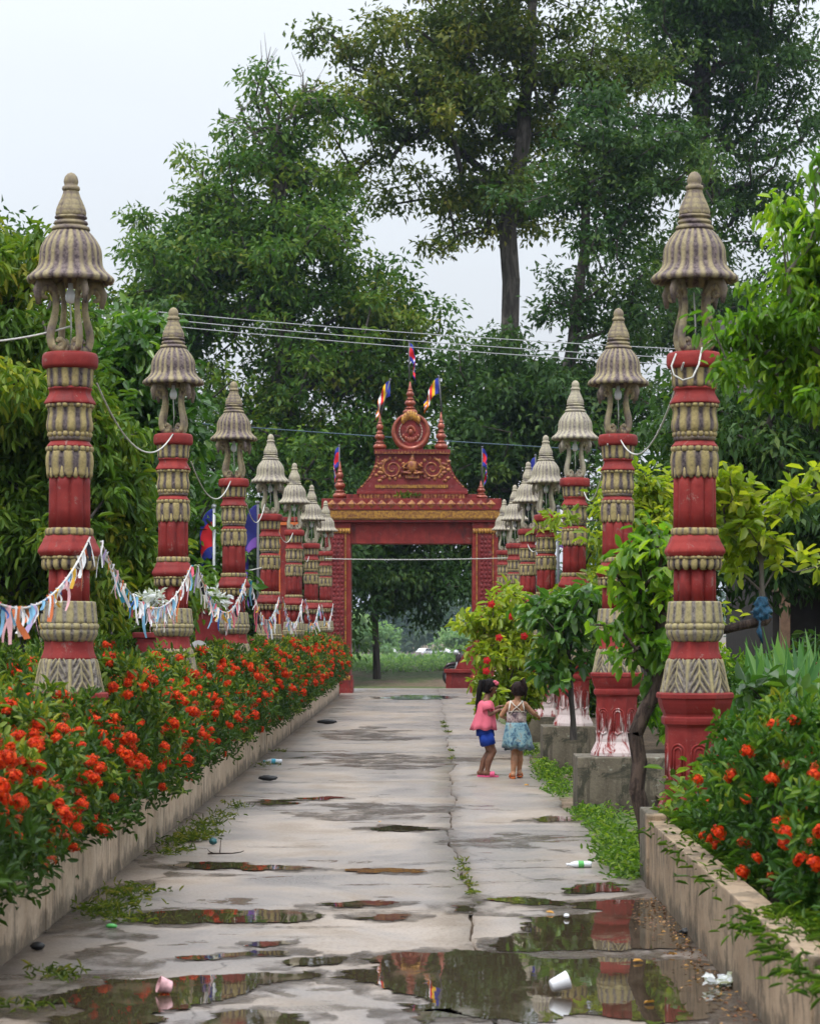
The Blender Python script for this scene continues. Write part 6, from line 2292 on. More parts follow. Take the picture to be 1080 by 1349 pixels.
# crumpled white plastic caught on the string near the second and third columns
def crumple(name, label, p, R, mat, seed, sq=(1, 1, 1), cat='plastic', group=None, amp=0.45, sub=3):
    rng = np.random.default_rng(seed)
    bm = bmesh.new()
    bmesh.ops.create_icosphere(bm, subdivisions=sub, radius=R)
    f = rng.normal(size=(6, 3)) * 3 / 1.0
    ph = rng.uniform(0, 6, 6)
    for v in bm.verts:
        d = v.co.normalized()
        s = sum(abs(math.sin(f[k, 0] * d.x + f[k, 1] * d.y + f[k, 2] * d.z + ph[k])) for k in range(6)) / 6
        v.co = Vector((v.co.x * sq[0], v.co.y * sq[1], v.co.z * sq[2])) * (1 - amp + 2 * amp * s * rng.uniform(0.9, 1.1))
    zmin = min(v.co.z for v in bm.verts)
    me = bpy.data.meshes.new(name)
    bm.to_mesh(me)
    bm.free()
    me.polygons.foreach_set('use_smooth', [True] * len(me.polygons))
    o = obj(name, me, mat, None, Vector(p) - Vector((0, 0, zmin)))
    if label:
        tag(o, label, cat, group)
    return o


THIN_WHITE = plain('thin_white_plastic', (0.74, 0.76, 0.79), 0.3, 0.5, 0.08, 20, 0.2)
RAGW = leaf_mat('white_rag', [(0, (0.55, 0.58, 0.64)), (1, (0.78, 0.80, 0.84))], 0.5, 0.3, 0.3, 1.1)
for k, (x, y, d, R, lab) in enumerate(((201, 788, 23.0, 0.16, 'tuft of torn white plastic tied to the bunting beside the second left column'), (283, 790, 30.0, 0.22, 'wide tuft of torn white plastic tied to the bunting before the third left column'))):
    rng = np.random.default_rng(90 + k)
    n = 150
    D = unit(rng.normal(size=(n, 3)) * np.array([1.1, 0.7, 0.8]) + np.array([0, 0, -0.3]))
    st = unit(rng.normal(size=(n, 3))) * np.array([1.25, 0.7, 0.8]) * R * rng.uniform(0.05, 0.75, (n, 1))
    me = leaf_mesh('plastic_rag', st, D, unit(rng.normal(size=(n, 3))), R * rng.uniform(0.22, 0.55, n), R * rng.uniform(0.08, 0.26, n), rng.random(n), T6)
    tag(obj('plastic_rag', me, RAGW, None, P(x, y, d)), lab, 'plastic rag')

# ------------------------------------------------------------------ wires
def wire(name, label, pts, r, mat, cat='wire', group=None, sag=None):
    base = Vector(pts[0])
    m = MB()
    m.tube([Vector(p) - base for p in pts], r, 5)
    return tag(m.build(name, mat, None, base), label, cat, group)


for k, (ya, yb_) in enumerate(((409, 452), (418, 465), (426, 474))):
    a, b_ = P(188, ya, 47), P(1120, yb_ + 17, 47)
    wire('power_line', ('topmost', 'middle', 'lowest')[k] + ' of the three pale power lines crossing in front of the trees', catenary(a, b_, 0.10), 0.0080, WIRE, 'power line', 'three power lines')
wire('power_line', 'thin blue line crossing low before the trees behind the pediment', catenary(P(-20, 535, 68), P(1150, 612, 68), 0.12), 0.014, WIRE_BLUE, 'power line')
wire('cord', 'thin white cord stretched across the gate opening', catenary(P(428, 736, 59.5), P(668, 735, 59.5), 0.03), 0.010, ROPE, 'cord')
fl = [((-60, 452, 16.6), (93, 430, 16.9), 0.03), ((128, 505, 17.1), (228, 572, 23.9), 0.30), ((252, 608, 24.2), (304, 634, 31.0), 0.28), ((325, 664, 31.4), (349, 664, 38.0), 0.25), ((364, 690, 38.4), (386, 702, 45.2), 0.22), ((398, 716, 45.6), (407, 733, 52.0), 0.2)]
for i, (a, b_, sg) in enumerate(fl):
    lab = 'pale lamp flex ' + ('reaching the nearest left column from outside the picture' if i == 0 else f'sagging between the {NTH[i - 1]} and {NTH[i]} left columns')
    wire('lamp_flex', lab, catenary(P(*a), P(*b_), sg, 16), 0.0068, ROPE, 'cable', 'lamp flexes')
fr_ = [((900, 478, 16.6), (815, 575, 24.2), 0.35), ((800, 585, 23.9), (768, 645, 31.3), 0.30), ((762, 650, 31.0), (724, 690, 38.4), 0.28), ((718, 695, 38), (694, 715, 45.6), 0.25)]
for i, (a, b_, sg) in enumerate(fr_):
    wire('lamp_flex', f'pale lamp flex sagging between the {NTH[i]} and {NTH[i + 1]} right columns', catenary(P(*a), P(*b_), sg, 16), 0.0068, ROPE, 'cable', 'lamp flexes')
m = MB()
p0 = P(897, 478, 16.55)
pts = [P(890, 466, 16.62), P(884, 482, 16.55), P(887, 494, 16.52), P(899, 501, 16.50), P(912, 497, 16.50), P(920, 480, 16.55), P(924, 458, 16.7)]
wire('lamp_flex', 'loop of white flex hanging over the red collar of the nearest right column', pts, 0.0062, ROPE, 'cable', 'lamp flexes')

# ------------------------------------------------------------------ litter
def bottle(name, label, px, py, rz, bodym, capm, labm, s=1.0, crush=0.12, roll=0.0):
    x, y = G(px, py)
    t = thing(name, label, 'plastic bottle', (x, y, 0.045 * s), rz, 'plastic bottles left on the walk')
    m = MB()
    m.lathe([(r * s, z * s) for r, z in [(0.012, 0.0), (0.030, 0.004), (0.034, 0.02), (0.032, 0.05), (0.034, 0.09), (0.033, 0.14), (0.026, 0.175), (0.014, 0.20), (0.0135, 0.215)]], 24,
            lambda th, k, r, z: (r * (1 - crush * abs(math.sin(1.5 * th + 14 * z))), z, 0.5))
    o = m.build('body', bodym, t)
    m = MB()
    m.lathe([(0.0355 * s, 0.075 * s), (0.0358 * s, 0.08 * s), (0.0355 * s, 0.125 * s)], 24, lambda th, k, r, z: (r * (1 - crush * 0.6 * abs(math.sin(1.5 * th + 14 * z))), z, 0.5), cap=False)
    o2 = m.build('label_band', labm, t)
    m = MB()
    m.lathe([(0.0155 * s, 0.212 * s), (0.0155 * s, 0.232 * s)], 20)
    o3 = m.build('cap', capm, t)
    for q in (o, o2, o3):
        q.rotation_euler = (0, PI / 2, 0)
        q.location = (-0.11 * s, 0, -0.010 * s)
    return t


CLEAR = plain('scuffed_clear_plastic', (0.66, 0.70, 0.74), 0.12, 0.6, 0.1, 20, 0.3)
GREEN_P = plain('green_plastic', (0.10, 0.42, 0.10), 0.35, 0.5, 0.2, 20, 0.1)
BLUE_P = plain('sky_blue_plastic', (0.06, 0.36, 0.50), 0.35, 0.5, 0.2, 20, 0.1)
bottle('plastic_bottle', 'clear bottle with green label lying on the right half of the walk', 763, 1144, 0.15 + PI, CLEAR, WHITE, GREEN_P, 0.78)
bottle('plastic_bottle', 'clear bottle with blue label and cap lying by the left kerb wall', 360, 1007, 3.05, CLEAR, BLUE_P, BLUE_P, 1.0)
x, y = G(725, 1313)
cup = MB()
cup.lathe([(0.004, 0.0), (0.026, 0.002), (0.029, 0.006), (0.0405, 0.082), (0.0425, 0.086), (0.0405, 0.088), (0.0385, 0.082), (0.027, 0.01), (0.002, 0.008)], 28, lambda th, k, r, z: (r * (1 + 0.05 * math.sin(2 * th + 20 * z)), z, 0.5), cap=False)
o = cup.build('foam_cup', THIN_WHITE, None, (x, y, 0.048))
o.rotation_euler = (0.3, 1.25, 0.55)
tag(o, 'white foam cup lying on its side in the big puddle', 'cup')
PINKW = plain('pink_white_paper', (0.72, 0.40, 0.42), 0.5, 0.3, 0.5, 22, 0.2)
x, y = G(222, 1312)
cup = MB()
cup.lathe([(0.003, 0.0), (0.024, 0.001), (0.027, 0.006), (0.036, 0.06), (0.037, 0.063), (0.035, 0.063), (0.034, 0.058), (0.025, 0.008), (0.002, 0.006)], 24, lambda th, k, r, z: (r * (1 + 0.12 * math.sin(2 * th + 40 * z)), z, 0.5), cap=False)
o = cup.build('paper_cup', PINKW, None, (x + 0.015, y, 0.040))
o.rotation_euler = (0.1, -1.30, 0.2)
tag(o, 'crumpled pink and white paper cup in the left puddle', 'cup')
x, y = G(955, 1302)
rng = np.random.default_rng(12)
n = 46
D = unit(rng.normal(size=(n, 3)) * np.array([1.3, 0.9, 0.45]))
st = rng.normal(size=(n, 3)) * np.array([0.040, 0.028, 0.006]) + np.array([0, 0, 0.022])
tag(obj('plastic_bag', leaf_mesh('plastic_bag', st, D, unit(np.array([0, -0.4, 1.0]) + rng.normal(size=(n, 3)) * 0.5), rng.uniform(0.03, 0.075, n), rng.uniform(0.02, 0.05, n), rng.random(n), T6), RAGW, None, (x, y, 0.012)),
    'torn white plastic bag at the foot of the right kerb wall', 'plastic bag')
x, y = G(353, 1030)
crumple('dark_rag', 'small black rag by the left edge of the walk', (x, y, 0.008), 0.055, BLACK, 13, (1.6, 0.8, 0.5), 'rag', None, 0.35)
x, y = G(281, 1114)
crumple('bottle_cap_lump', 'small teal and black lump beside the twig on the walk', (x, y, 0.004), 0.028, plain('teal_plastic', (0.02, 0.10, 0.11), 0.4, 0.4, 0.5, 30, 0.2), 14, (1, 0.8, 0.9), 'litter', None, 0.3)
x, y = G(147, 1224)
crumple('green_wrapper', 'small bright green wrapper by the left weeds', (x, y, 0.004), 0.020, GREEN_P, 15, (1.4, 0.8, 0.6), 'wrapper', None, 0.4)
x, y = G(50, 1252)
crumple('dark_stone', 'small dark stone on the broken edge by the left wall', (x, y, 0.0), 0.030, BLACK, 16, (1.2, 0.9, 0.7), 'stone', None, 0.2)
x, y = G(746, 1212)
crumple('plastic_scrap', 'little white scrap in the middle right puddle', (x, y, 0.012), 0.022, THIN_WHITE, 17, (0.7, 1.2, 0.5), 'plastic scrap', None, 0.4)
x, y = G(431, 954)
crumple('dark_stick_lump', 'dark driftwood lump on the far left of the walk', (x, y, 0.0), 0.07, BLACK, 18, (2.2, 0.7, 0.5), 'driftwood', None, 0.3)
x, y = G(905, 1232)
crumple('dark_rag', 'small dark rag against the right kerb wall', (x, y, 0.005), 0.030, BLACK, 19, (1.3, 0.8, 0.5), 'rag', None, 0.35)
x, y = G(290, 1128)
m = MB()
m.tube([(-0.09, 0.05, 0.01), (-0.04, 0.0, 0.016), (0.03, -0.015, 0.018), (0.09, 0.02, 0.016), (0.15, 0.05, 0.022), (0.17, 0.07, 0.03)], [0.007, 0.007, 0.006, 0.005, 0.004, 0.003], 6)
m.tube([(0.0, -0.008, 0.016), (0.005, 0.01, 0.10), (0.012, 0.012, 0.155)], [0.004, 0.003, 0.002], 5)
m.tube([(-0.04, 0, 0.016), (-0.07, -0.03, 0.03), (-0.09, -0.035, 0.05)], [0.005, 0.004, 0.002], 5)
tag(m.build('twig', BARK_NEAR, None, (x, y, 0.004)), 'forked dark twig lying on the left of the walk', 'twig')
# fallen leaves and crumbs along the right wall foot
rng = np.random.default_rng(9)
n = 420
yy = rng.uniform(10.5, 15.8, n)
xx = WR - np.abs(rng.normal(size=n)) * 0.10 - 0.01
Pt = np.stack([xx, yy, np.full(n, 0.016)], 1)
D = unit(rng.normal(size=(n, 3)) * np.array([1, 1, 0.15]))
Nr = unit(np.array([0, 0, 1.0]) + rng.normal(size=(n, 3)) * 0.3)
LITTER = leaf_mat('dead_leaf', [(0, (0.05, 0.03, 0.02)), (0.5, (0.17, 0.07, 0.035)), (0.8, (0.30, 0.17, 0.07)), (1, (0.48, 0.24, 0.04))], 0.6, 0.3, 0.1)
tag(obj('leaf_litter', leaf_mesh('leaf_litter', Pt, D, Nr, rng.uniform(0.012, 0.035, n), rng.uniform(0.008, 0.02, n), rng.random(n), T4), LITTER), 'brown leaf litter and crumbs along the foot of the right kerb wall', 'leaf litter', None, 'stuff')
m_n = 0
for px_, py_ in ((833, 1271), (938, 1258), (892, 1262), (862, 1325), (722, 1204), (718, 1206), (690, 1037), (500, 1086)):
    x, y = G(px_, py_)
    me = leaf_mesh('fallen_leaf', np.array([[0, 0, 0.0]]), np.array([[1.0, 0.3, 0.1]]), np.array([[0, -0.2, 1.0]]), np.array([0.055 if py_ > 1100 else 0.07]), np.array([0.034]), np.array([0.97]), T6)
    o = obj('fallen_leaf', me, LITTER, None, (x, y, 0.018), m_n * 1.1)
    where = {0: 'orange leaf floating at the edge between the two right puddles', 1: 'yellow brown leaf near the foot of the right kerb wall', 2: 'small yellow leaf beside the right puddle', 3: 'brown leaf floating at the bottom of the big puddle',
             4: 'yellow leaf left of the reflected column on the wet walk', 5: 'yellow leaf just by the crack of the walk', 6: 'yellowish leaf lying near the feet of the two children', 7: 'yellow leaf in the middle of the walk'}[m_n]
    tag(o, where, 'fallen leaf', 'fallen leaves')
    m_n += 1

# ------------------------------------------------------------------ things round the gate and behind the left columns
WALL_RED = red_paint('red_rendered_wall', 0, 0, 0.45, (0.22, 0.022, 0.025))
m = MB()
m.box(-0.26, 0.26, -0.2, 0.2, -0.4, 2.15)
m.box(-0.31, 0.31, -0.25, 0.25, 2.151, 2.22)
# upright red slabs of an old wall seen between the columns
for lab, x0, x1, yt, d in (('tall plain red wall pillar between the second and third left columns', 259, 293, 806, 33.0), ('low red wall block left of the second left column', 181, 206, 838, 27.0), ('narrow red wall block between the third and fourth left columns', 328, 340, 845, 40.0)):
    a = P(x0, yt, d)
    b2 = P(x1, yt, d)
    w = (b2.x - a.x) / 2
    m = MB()
    m.box(-w, w, -0.15, 0.15, 0.0, a.z - 0.30)
    m.box(-w - 0.03, w + 0.03, -0.18, 0.18, a.z - 0.299, a.z - 0.24)
    tag(m.build('wall_pillar', WALL_RED, None, ((a.x + b2.x) / 2, d, 0.28), 0, 0.01), lab, 'wall pillar')
a = P(168, 880, 26.5)
crumple('boulder', 'grey mossy carved stone lump left of the second left column', (a.x + 0.22, 26.5, 0.3), 0.30, STONE, 31, (0.9, 0.8, 1.15), 'stone', None, 0.12)
p = P(262, 868, 26.5)
m = MB()
m.lathe([(0.22, -0.03), (0.22, 0.03)], 28, None, (0, 0, 0), False)
o = m.build('white_board', plain('greyed_white_board', (0.42, 0.43, 0.44), 0.6, 0.3, 0.2, 7, 0.1), None, (p.x, p.y, 1.22))
o.rotation_euler = (PI / 2, 0, 0.15)
o.scale = (0.75, 1.45, 1)
tag(o, 'rounded white board leaning behind the second left column', 'board')
m = MB()
m.tube([(0, 0, -1.22 + 0.3), (0, 0.02, -0.2)], 0.03, 6)
m.build('stake', BARK, o).rotation_euler = (-PI / 2, 0, 0)
# orange edged red pillar left of the gate
p = P(382, 760, 70)
t = thing('gate_pillar', 'tall red pillar with orange edges standing left of the gate behind the columns', 'pillar', (p.x, 70, -0.03))
h = P(382, 686, 70).z
MB().box(-0.32, 0.32, -0.3, 0.3, 0, h).build('shaft', GATE_RED, t, bevel=0.02)
m = MB()
for sx in (-0.30, 0.24):
    m.box(sx, sx + 0.06, -0.33, -0.29, 0.1, h - 0.05)
m.box(-0.30, 0.30, -0.34, -0.29, h - 0.10, h - 0.02)
m.build('orange_edge', plain('orange_edge_paint', (0.55, 0.13, 0.03), 0.5, 0.4, 0.25, 8, 0.1), t)
m = MB()
m.box(-0.36, 0.36, -0.35, 0.35, h + 0.001, h + 0.12)
m.build('cap', GATE_RED, t, bevel=0.02)
# thin white cords behind the left columns
wire('cord', 'pale cord stretched behind the second and third left columns', catenary(P(240, 762, 36), P(345, 748, 36), 0.03), 0.010, ROPE, 'cord')

# bench and motorbike at the right of the opening
bx = P(602, 905, 69).x
bench = thing('bench', 'red concrete bench just beyond the gate opening', 'bench', (bx, 69.3, 0.0))
m = MB()
m.box(-0.35, 0.75, -0.25, 0.25, 0.40, 0.50)
m.build('seat', GATE_RED, bench, bevel=0.015)
m = MB()
m.add([(-0.05, 0.20, 0.501), (0.75, 0.20, 0.501), (0.75, 0.20, 1.10), (0.30, 0.20, 1.10), (-0.05, 0.30, 0.501), (0.75, 0.30, 0.501), (0.75, 0.30, 1.10), (0.30, 0.30, 1.10)],
      [(0, 1, 2, 3), (7, 6, 5, 4), (0, 4, 5, 1), (1, 5, 6, 2), (2, 6, 7, 3), (3, 7, 4, 0)])
m.build('backrest', GATE_RED, bench, bevel=0.01)
for sx in (-0.30, 0.55):
    MB().box(sx, sx + 0.16, -0.2, 0.2, -0.04, 0.399).build('leg', GATE_RED, bench, bevel=0.01)
MB().box(-0.14, 0.549, -0.18, 0.18, -0.04, 0.398).build('base', RED_DARK, bench)
mbx = P(596, 905, 70.6).x
bike = thing('motorbike', 'black motorbike parked behind the red bench', 'motorbike', (mbx, 70.7, 0.0), 0.25)


def ring(mb, c, R, r, n=28, k=8):
    vs, fs = [], []
    for i in range(n):
        a = 2 * PI * i / n
        for j in range(k):
            q = 2 * PI * j / k
            vs.append((c[0] + (R + r * math.cos(q)) * math.cos(a), c[1] + r * 0.9 * math.sin(q), c[2] + (R + r * math.cos(q)) * math.sin(a)))
    for i in range(n):
        for j in range(k):
            fs.append((i * k + j, ((i + 1) % n) * k + j, ((i + 1) % n) * k + (j + 1) % k, i * k + (j + 1) % k))
    mb.add(vs, fs, None, True)


for wx in (0.0, 1.22):
    m = MB()
    m.lathe([(0.035, -0.05), (0.035, 0.05)], 12, None)
    hub = m.build('wheel', STEEL, bike, (wx, 0, 0.29))
    hub.rotation_euler = (PI / 2, 0, 0)
    m = MB()
    ring(m, (0, 0, 0), 0.25, 0.042)
    q = m.build('tyre', BLACK, hub)
    q.rotation_euler = (-PI / 2, 0, 0)
    m = MB()
    ring(m, (0, 0, 0), 0.205, 0.014)
    for k in range(10):
        a = 2 * PI * k / 10
        m.tube([(0, 0, 0), (0.2 * math.cos(a), 0, 0.2 * math.sin(a))], 0.004, 4)
    q = m.build('rim', STEEL, hub)
    q.rotation_euler = (-PI / 2, 0, 0)
PLUM = plain('dark_gloss_paint', (0.03, 0.012, 0.018), 0.2, 0.6, 0.2, 10, 0.02)
m = MB()
m.tube([(0.0, 0.06, 0.29), (0.10, 0.05, 0.60), (0.20, 0.03, 0.92)], 0.022, 8)
m.tube([(0.0, -0.06, 0.29), (0.10, -0.05, 0.60), (0.20, -0.03, 0.92)], 0.022, 8)
m.build('fork', STEEL, bike)
m = MB()
m.tube([(0.16, -0.33, 0.98), (0.22, -0.12, 1.02), (0.22, 0.12, 1.02), (0.16, 0.33, 0.98)], 0.016, 6)
m.tube([(0.14, -0.26, 0.99), (0.10, -0.30, 1.16)], 0.006, 5)
m.tube([(0.14, 0.26, 0.99), (0.10, 0.30, 1.16)], 0.006, 5)
m.build('handlebar', BLACK, bike)
m = MB()
m.ball((0.10, 0, 0.93), 0.085, (1.0, 1.0, 1.0), 12, 8)
m.build('headlight', STEEL, bike)
m = MB()
m.ball((0.20, 0, 0.74), 0.15, (0.8, 0.75, 1.5), 14, 10)
m.tube([(0.22, 0, 0.62), (0.50, 0, 0.52), (0.80, 0, 0.56), (1.15, 0, 0.66)], [0.09, 0.12, 0.13, 0.07], 10)
m.tube([(-0.26, 0, 0.48), (-0.12, 0, 0.60), (0.05, 0, 0.635), (0.18, 0, 0.58)], [0.03, 0.05, 0.055, 0.04], 8)
m.build('fairing', PLUM, bike)
m = MB()
m.tube([(0.42, 0, 0.76), (0.75, 0, 0.78), (1.10, 0, 0.82), (1.30, 0, 0.83)], [0.07, 0.10, 0.10, 0.06], 10)
m.build('saddle', BLACK, bike)
m = MB()
m.ball((0.62, 0, 0.36), 0.15, (1.3, 0.8, 0.9), 12, 8)
m.tube([(0.6, 0.12, 0.28), (1.0, 0.14, 0.27), (1.35, 0.14, 0.33)], [0.03, 0.045, 0.05], 8)
m.build('engine', STEEL, bike)

# house with a latticed balcony at the right edge
WOOD = plain('weathered_brown_wood', (0.16, 0.095, 0.062), 0.7, 0.3, 0.3, 8, 0.2)
DARKW = plain('dark_boarding', (0.030, 0.026, 0.024), 0.8, 0.2, 0.3, 5, 0.2)
hd = 38.0
hl = P(1028, 770, hd)
house = thing('house', 'raised wooden house with latticed balcony behind the shrub at the right edge', 'house', (hl.x, hd, 0.1))
zb = hl.z - 0.1
MB().box(0.0, 7.0, 0.9, 7.0, -0.1, zb + 2.7).build('wall', DARKW, house, bevel=0.01)
m = MB()
m.box(-0.05, 7.2, -0.02, 0.90, zb - 0.10, zb + 0.06)
m.build('balcony_floor', WOOD, house, bevel=0.01)
for sx in (0.0, 2.2, 4.4, 6.6):
    MB().box(sx, sx + 0.14, 0.02, 0.16, -0.2, zb - 0.101).build('post', WOOD, house)
m = MB()
m.box(-0.02, 7.1, 0.0, 0.05, zb + 0.55, zb + 0.60)
for i in range(62):
    x0 = -0.4 + i * 0.12
    for sg in (-1, 1):
        xa, xb = (x0, x0 + 0.42) if sg > 0 else (x0 + 0.42, x0)
        m.tube([(max(0, min(7, xa)), 0.025 + 0.012 * sg, zb + 0.07), (max(0, min(7, xb)), 0.025 + 0.012 * sg, zb + 0.55)], 0.012, 4)
for sx in (0.0, 1.0, 2.0, 3.0, 4.0, 5.0, 6.0):
    m.box(sx, sx + 0.05, -0.01, 0.06, zb + 0.06, zb + 0.62)
m.build('lattice_railing', plain('grey_lattice', (0.20, 0.19, 0.18), 0.7, 0.3, 0.2, 8, 0.1), house)
m = MB()
m.add([(-0.6, -0.6, zb + 2.5), (7.6, -0.6, zb + 2.5), (7.6, 4.0, zb + 4.3), (-0.6, 4.0, zb + 4.3), (-0.6, -0.6, zb + 2.6), (7.6, -0.6, zb + 2.6), (7.6, 4.0, zb + 4.4), (-0.6, 4.0, zb + 4.4), (-0.6, 8, zb + 2.5), (7.6, 8, zb + 2.5), (7.6, 8, zb + 2.6), (-0.6, 8, zb + 2.6)],
      [(0, 1, 2, 3), (4, 7, 6, 5), (0, 4, 5, 1), (3, 2, 9, 8), (7, 11, 10, 6), (8, 9, 10, 11)])
m.build('roof', DARKW, house)
# small red post with blue cap at the right edge
p = P(1078, 860, 21)
t = thing('garden_post', 'short red post with a pink and blue cap at the right edge', 'post', (p.x, 21, 0.1))
MB().lathe([(0.07, 0), (0.07, 0.62), (0.085, 0.63)], 14).build('shaft', RED, t)
crumple('cap', None, (0, 0, 0), 0.09, BLUE, 40, (1.2, 1, 0.8)).parent = t
bpy.data.objects[[o.name for o in t.children][-1]].location = (0, 0, 1.32 - 0.66)

# ------------------------------------------------------------------ far bank: fence, cars, tree line
FENCE = plain('weathered_pale_fence', (0.27, 0.235, 0.21), 0.8, 0.2, 0.15, 0.5, 0.1)
m = MB()
zf = ground_z(0, 400)
for i in range(90):
    x = -40 + i * 1.0
    m.box(x, x + 0.86, -0.05, 0.05, 0, 1.75 + 0.12 * math.sin(i * 1.7))
    m.box(x + 0.86, x + 0.995, -0.1, 0.1, 0, 2.0)
tag(m.build('fence', FENCE, None, (0, 398, zf)), 'long pale fence across the far bank seen through the gate', 'fence')
CARW = plain('white_car_paint', (0.72, 0.73, 0.75), 0.25, 0.6, 0.04, 2, 0.02)
DGLASS = plain('dark_car_glass', (0.03, 0.035, 0.04), 0.1, 0.6, 0.2, 2, 0.02)
for k, (px_, lab) in enumerate(((517, 'white car on the far bank just right of the trunk in the gate opening'), (560, 'white car on the far bank in the middle of the gate opening'), (586, 'white car on the far bank nearest to the right gate pier'))):
    cx_ = (px_ - VX) * 490 / F
    zc = P(px_, 864, 490).z
    t = thing('car', lab, 'car', (cx_, 490, zc), (1.45, 1.0, 2.2)[k], 'cars parked on the far bank')
    m = MB()
    m.prism([(-2.1, 0.35), (2.1, 0.35), (2.15, 0.75), (1.95, 0.92), (1.0, 0.98), (0.55, 1.42), (-0.95, 1.45), (-1.55, 1.0), (-2.1, 0.92)], -0.85, 0.85)
    body = m.build('body', CARW, t, bevel=0.06)
    m = MB()
    m.prism([(0.90, 1.0), (0.50, 1.36), (-0.88, 1.38), (-1.35, 1.02)], -0.87, 0.87)
    m.build('window', DGLASS, t)
    for wx in (-1.3, 1.3):
        m = MB()
        m.lathe([(0.33, -0.9), (0.33, 0.9)], 20)
        q = m.build('wheel', BLACK, t, (wx, 0, 0.33))
        q.rotation_euler = (PI / 2, 0, 0)
    tag(MB().box(-3.5, 3.5, -2, 2, -1.2, -0.004).build('parking_ground', GROUND, None, (cx_, 490, zc)), kind='structure')

LEAF_FAR = leaf_mat('leaf_far', [(0, (0.022, 0.055, 0.022)), (0.6, (0.045, 0.085, 0.035)), (1, (0.075, 0.11, 0.05))])
rng = np.random.default_rng(31)
cents, ct = [], []
for i in range(110):
    x = rng.uniform(-150, 150)
    y = rng.uniform(520, 640)
    h = rng.uniform(10, 21)
    for _ in range(9):
        u = rng.random() ** 0.7
        cents.append((x + rng.normal() * 3.0, y + rng.normal() * 3.0, ground_z(0, y) + h * (0.15 + 0.85 * u)))
        ct.append(rng.random())
cents = np.array(cents)
Pt, D, Nr, Ls, Ws, tn = scatter_leaves(rng, cents, np.full(len(cents), 3.0), 55, 1.9, 1.0, 0.3, 0.8, np.array(ct))
tag(obj('treeline', leaf_mesh('treeline', Pt, D, Nr, Ls, Ws, tn), LEAF_FAR), 'hazy line of trees on the far bank of the river', 'tree line', None, 'stuff')
for k, (px_, py_, dd, ww, hh) in enumerate(((470, 850, 260, 22, 30), (605, 855, 300, 16, 20))):
    tree('far_tree', ('pale green tree beyond the fence at the left of the gate opening', 'pale green bushy tree beyond the fence near the right gate pier')[k], 'tree', dd,
         [(px_, 872, ), (px_, 850)], [(px_, py_ - hh * 0.5, ww, hh * 0.6), (px_ + ww * 0.6, py_ - 4, ww * 0.7, hh * 0.4)], 40, 60, 0.9, 0.55, 0.3, LEAF_BANK, BARK, 0.2, 70 + k, None, step=1)
# clumps of bank scrub seen through the gate
for k, (px_, py_, dd, w) in enumerate(((480, 893, 84, 22), (530, 885, 88, 34), (575, 890, 86, 26), (605, 880, 92, 24))):
    tree('bank_bush', ('soft green scrub bush on the bank beside the left gate pier', 'largest soft green scrub bush in the middle of the gate opening', 'soft green scrub bush on the bank right of the middle', 'soft green scrub bush on the bank behind the bench')[k], 'bush', dd,
         [(px_, 912), (px_, 895)], [(px_, py_, w, 10), (px_ + 8, py_ + 4, w, 9)], 60, 60, 0.40, 0.26, 0.10, LEAF_BANK, BARK, 0.03, 74 + k, 'scrub bushes on the bank', step=0.4, T=T4)
# ------------------------------------------------------------------ air, light, camera
HAZE = True
if HAZE:
    m = bpy.data.materials.new('haze_air')
    m.use_nodes = True
    t = NT(m.node_tree)
    v = t.n('ShaderNodeVolumePrincipled')
    v.inputs['Color'].default_value = (0.62, 0.76, 1.0, 1)
    v.inputs['Density'].default_value = 0.00016
    v.inputs['Anisotropy'].default_value = 0.2
    o = t.n('ShaderNodeOutputMaterial')
    t.link(v.outputs[0], o.inputs['Volume'])
    b = MB().box(-2600, 2600, -160, 4700, -6.5, 31)
    tag(b.build('haze', m), kind='stuff')

w = bpy.data.worlds.new('World')
bpy.context.scene.world = w
w.use_nodes = True
t = NT(w.node_tree)
SUN_EL, SUN_AZ = math.radians(62), math.radians(205)
sky = t.n('ShaderNodeTexSky', _sky_type='NISHITA', _sun_disc=False, _sun_elevation=SUN_EL, _sun_rotation=SUN_AZ)
sky.air_density = 1.2
sky.dust_density = 3.0
co = t.coord('Generated')
z = t.sep(co)[2]
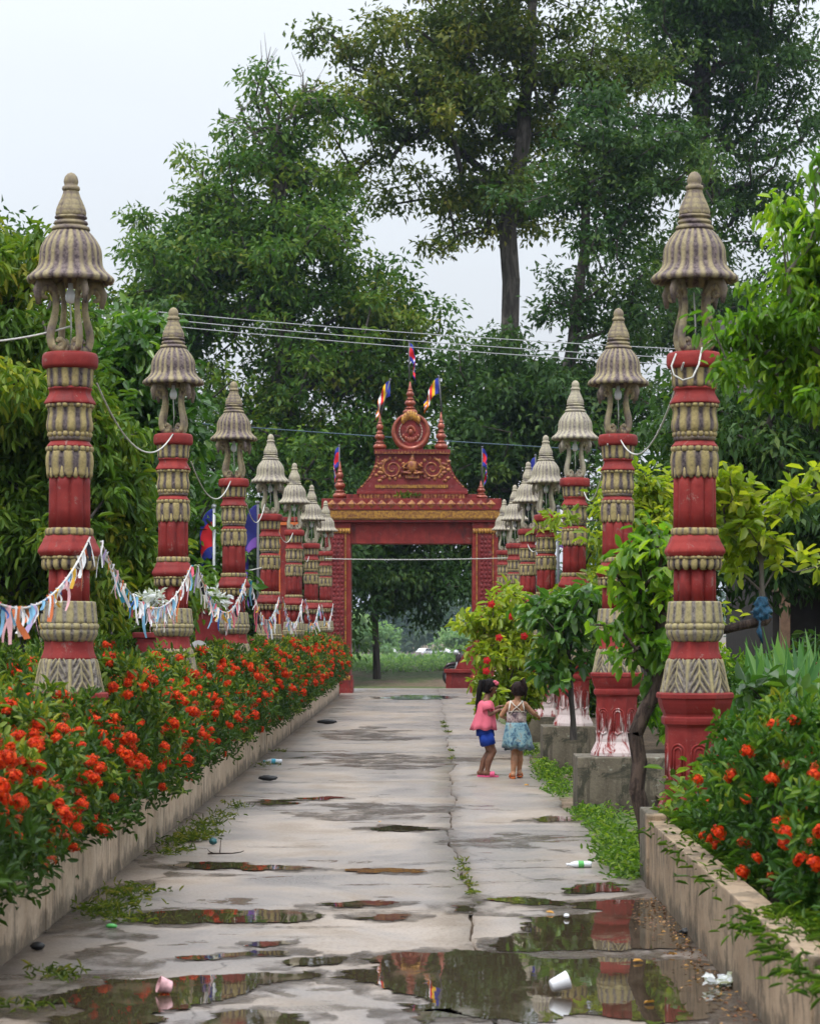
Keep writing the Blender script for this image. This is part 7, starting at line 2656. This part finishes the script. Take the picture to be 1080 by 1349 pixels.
# thick white cloud sheet: brighter overhead than at the horizon, with very soft unevenness
nz = t.noise(t.mapping(co, (2.2, 2.2, 5.0)), 1.0, 4, 0.5, 0.3)
el = t.step(z, 0.05, 0.95, 5.75, 17.5)
cl = t.math('MULTIPLY', el, t.step(nz, 0.28, 0.72, 0.88, 1.07))
cc = t.n('ShaderNodeCombineColor')
t.link(t.math('MULTIPLY', cl, 0.885), cc.inputs[0])
t.link(t.math('MULTIPLY', cl, 0.935), cc.inputs[1])
t.link(cl, cc.inputs[2])
thin = t.step(nz, 0.60, 0.35, 0.86, 0.97)
mixed = t.mix(thin, sky.outputs[0], cc.outputs[0])
bg = t.n('ShaderNodeBackground')
t.link(mixed, bg.inputs['Color'])
bg.inputs['Strength'].default_value = 0.125
wo = t.n('ShaderNodeOutputWorld')
t.link(bg.outputs[0], wo.inputs['Surface'])

sl = bpy.data.lights.new('sun', 'SUN')
sl.energy = 1.5
sl.angle = math.radians(14)
sl.color = (1.0, 0.96, 0.90)
so = bpy.data.objects.new('sun', sl)
link(so)
sd = Vector((math.sin(SUN_AZ) * math.cos(SUN_EL), math.cos(SUN_AZ) * math.cos(SUN_EL), math.sin(SUN_EL)))
so.rotation_euler = sd.to_track_quat('Z', 'Y').to_euler()
so.location = (0, 0, 30)

cam = bpy.data.cameras.new('camera')
co_ = bpy.data.objects.new('camera', cam)
link(co_)
co_.location = (0, 0, EYE)
co_.rotation_euler = (PI / 2, 0, 0)
cam.sensor_fit = 'HORIZONTAL'
cam.sensor_width = 16.0
cam.lens = 50.0
cam.shift_x = -(VX - 540) / 1080
cam.shift_y = (VY - 674.5) / 1080
cam.sensor_fit = 'AUTO'
# AUTO fits the taller side: give the sensor that side's length
cam.sensor_width = 16.0 * 1349 / 1080
cam.shift_x = -(VX - 540) / 1349
cam.shift_y = (VY - 674.5) / 1349
cam.clip_start = 0.1
cam.clip_end = 6000
cam.dof.use_dof = True
cam.dof.focus_distance = 27.0
cam.dof.aperture_fstop = 4.0
sc = bpy.context.scene
sc.camera = co_
sc.view_settings.view_transform = 'Standard'
sc.view_settings.look = 'None'
sc.view_settings.exposure = 0.40
sc.view_settings.gamma = 1.0
sc.view_settings.use_curve_mapping = False
sc.cycles.max_bounces = 8
sc.cycles.diffuse_bounces = 4
sc.cycles.glossy_bounces = 4
sc.cycles.transmission_bounces = 4
sc.cycles.volume_bounces = 0
sc.cycles.transparent_max_bounces = 4
sc.cycles.caustics_reflective = False
sc.cycles.caustics_refractive = False
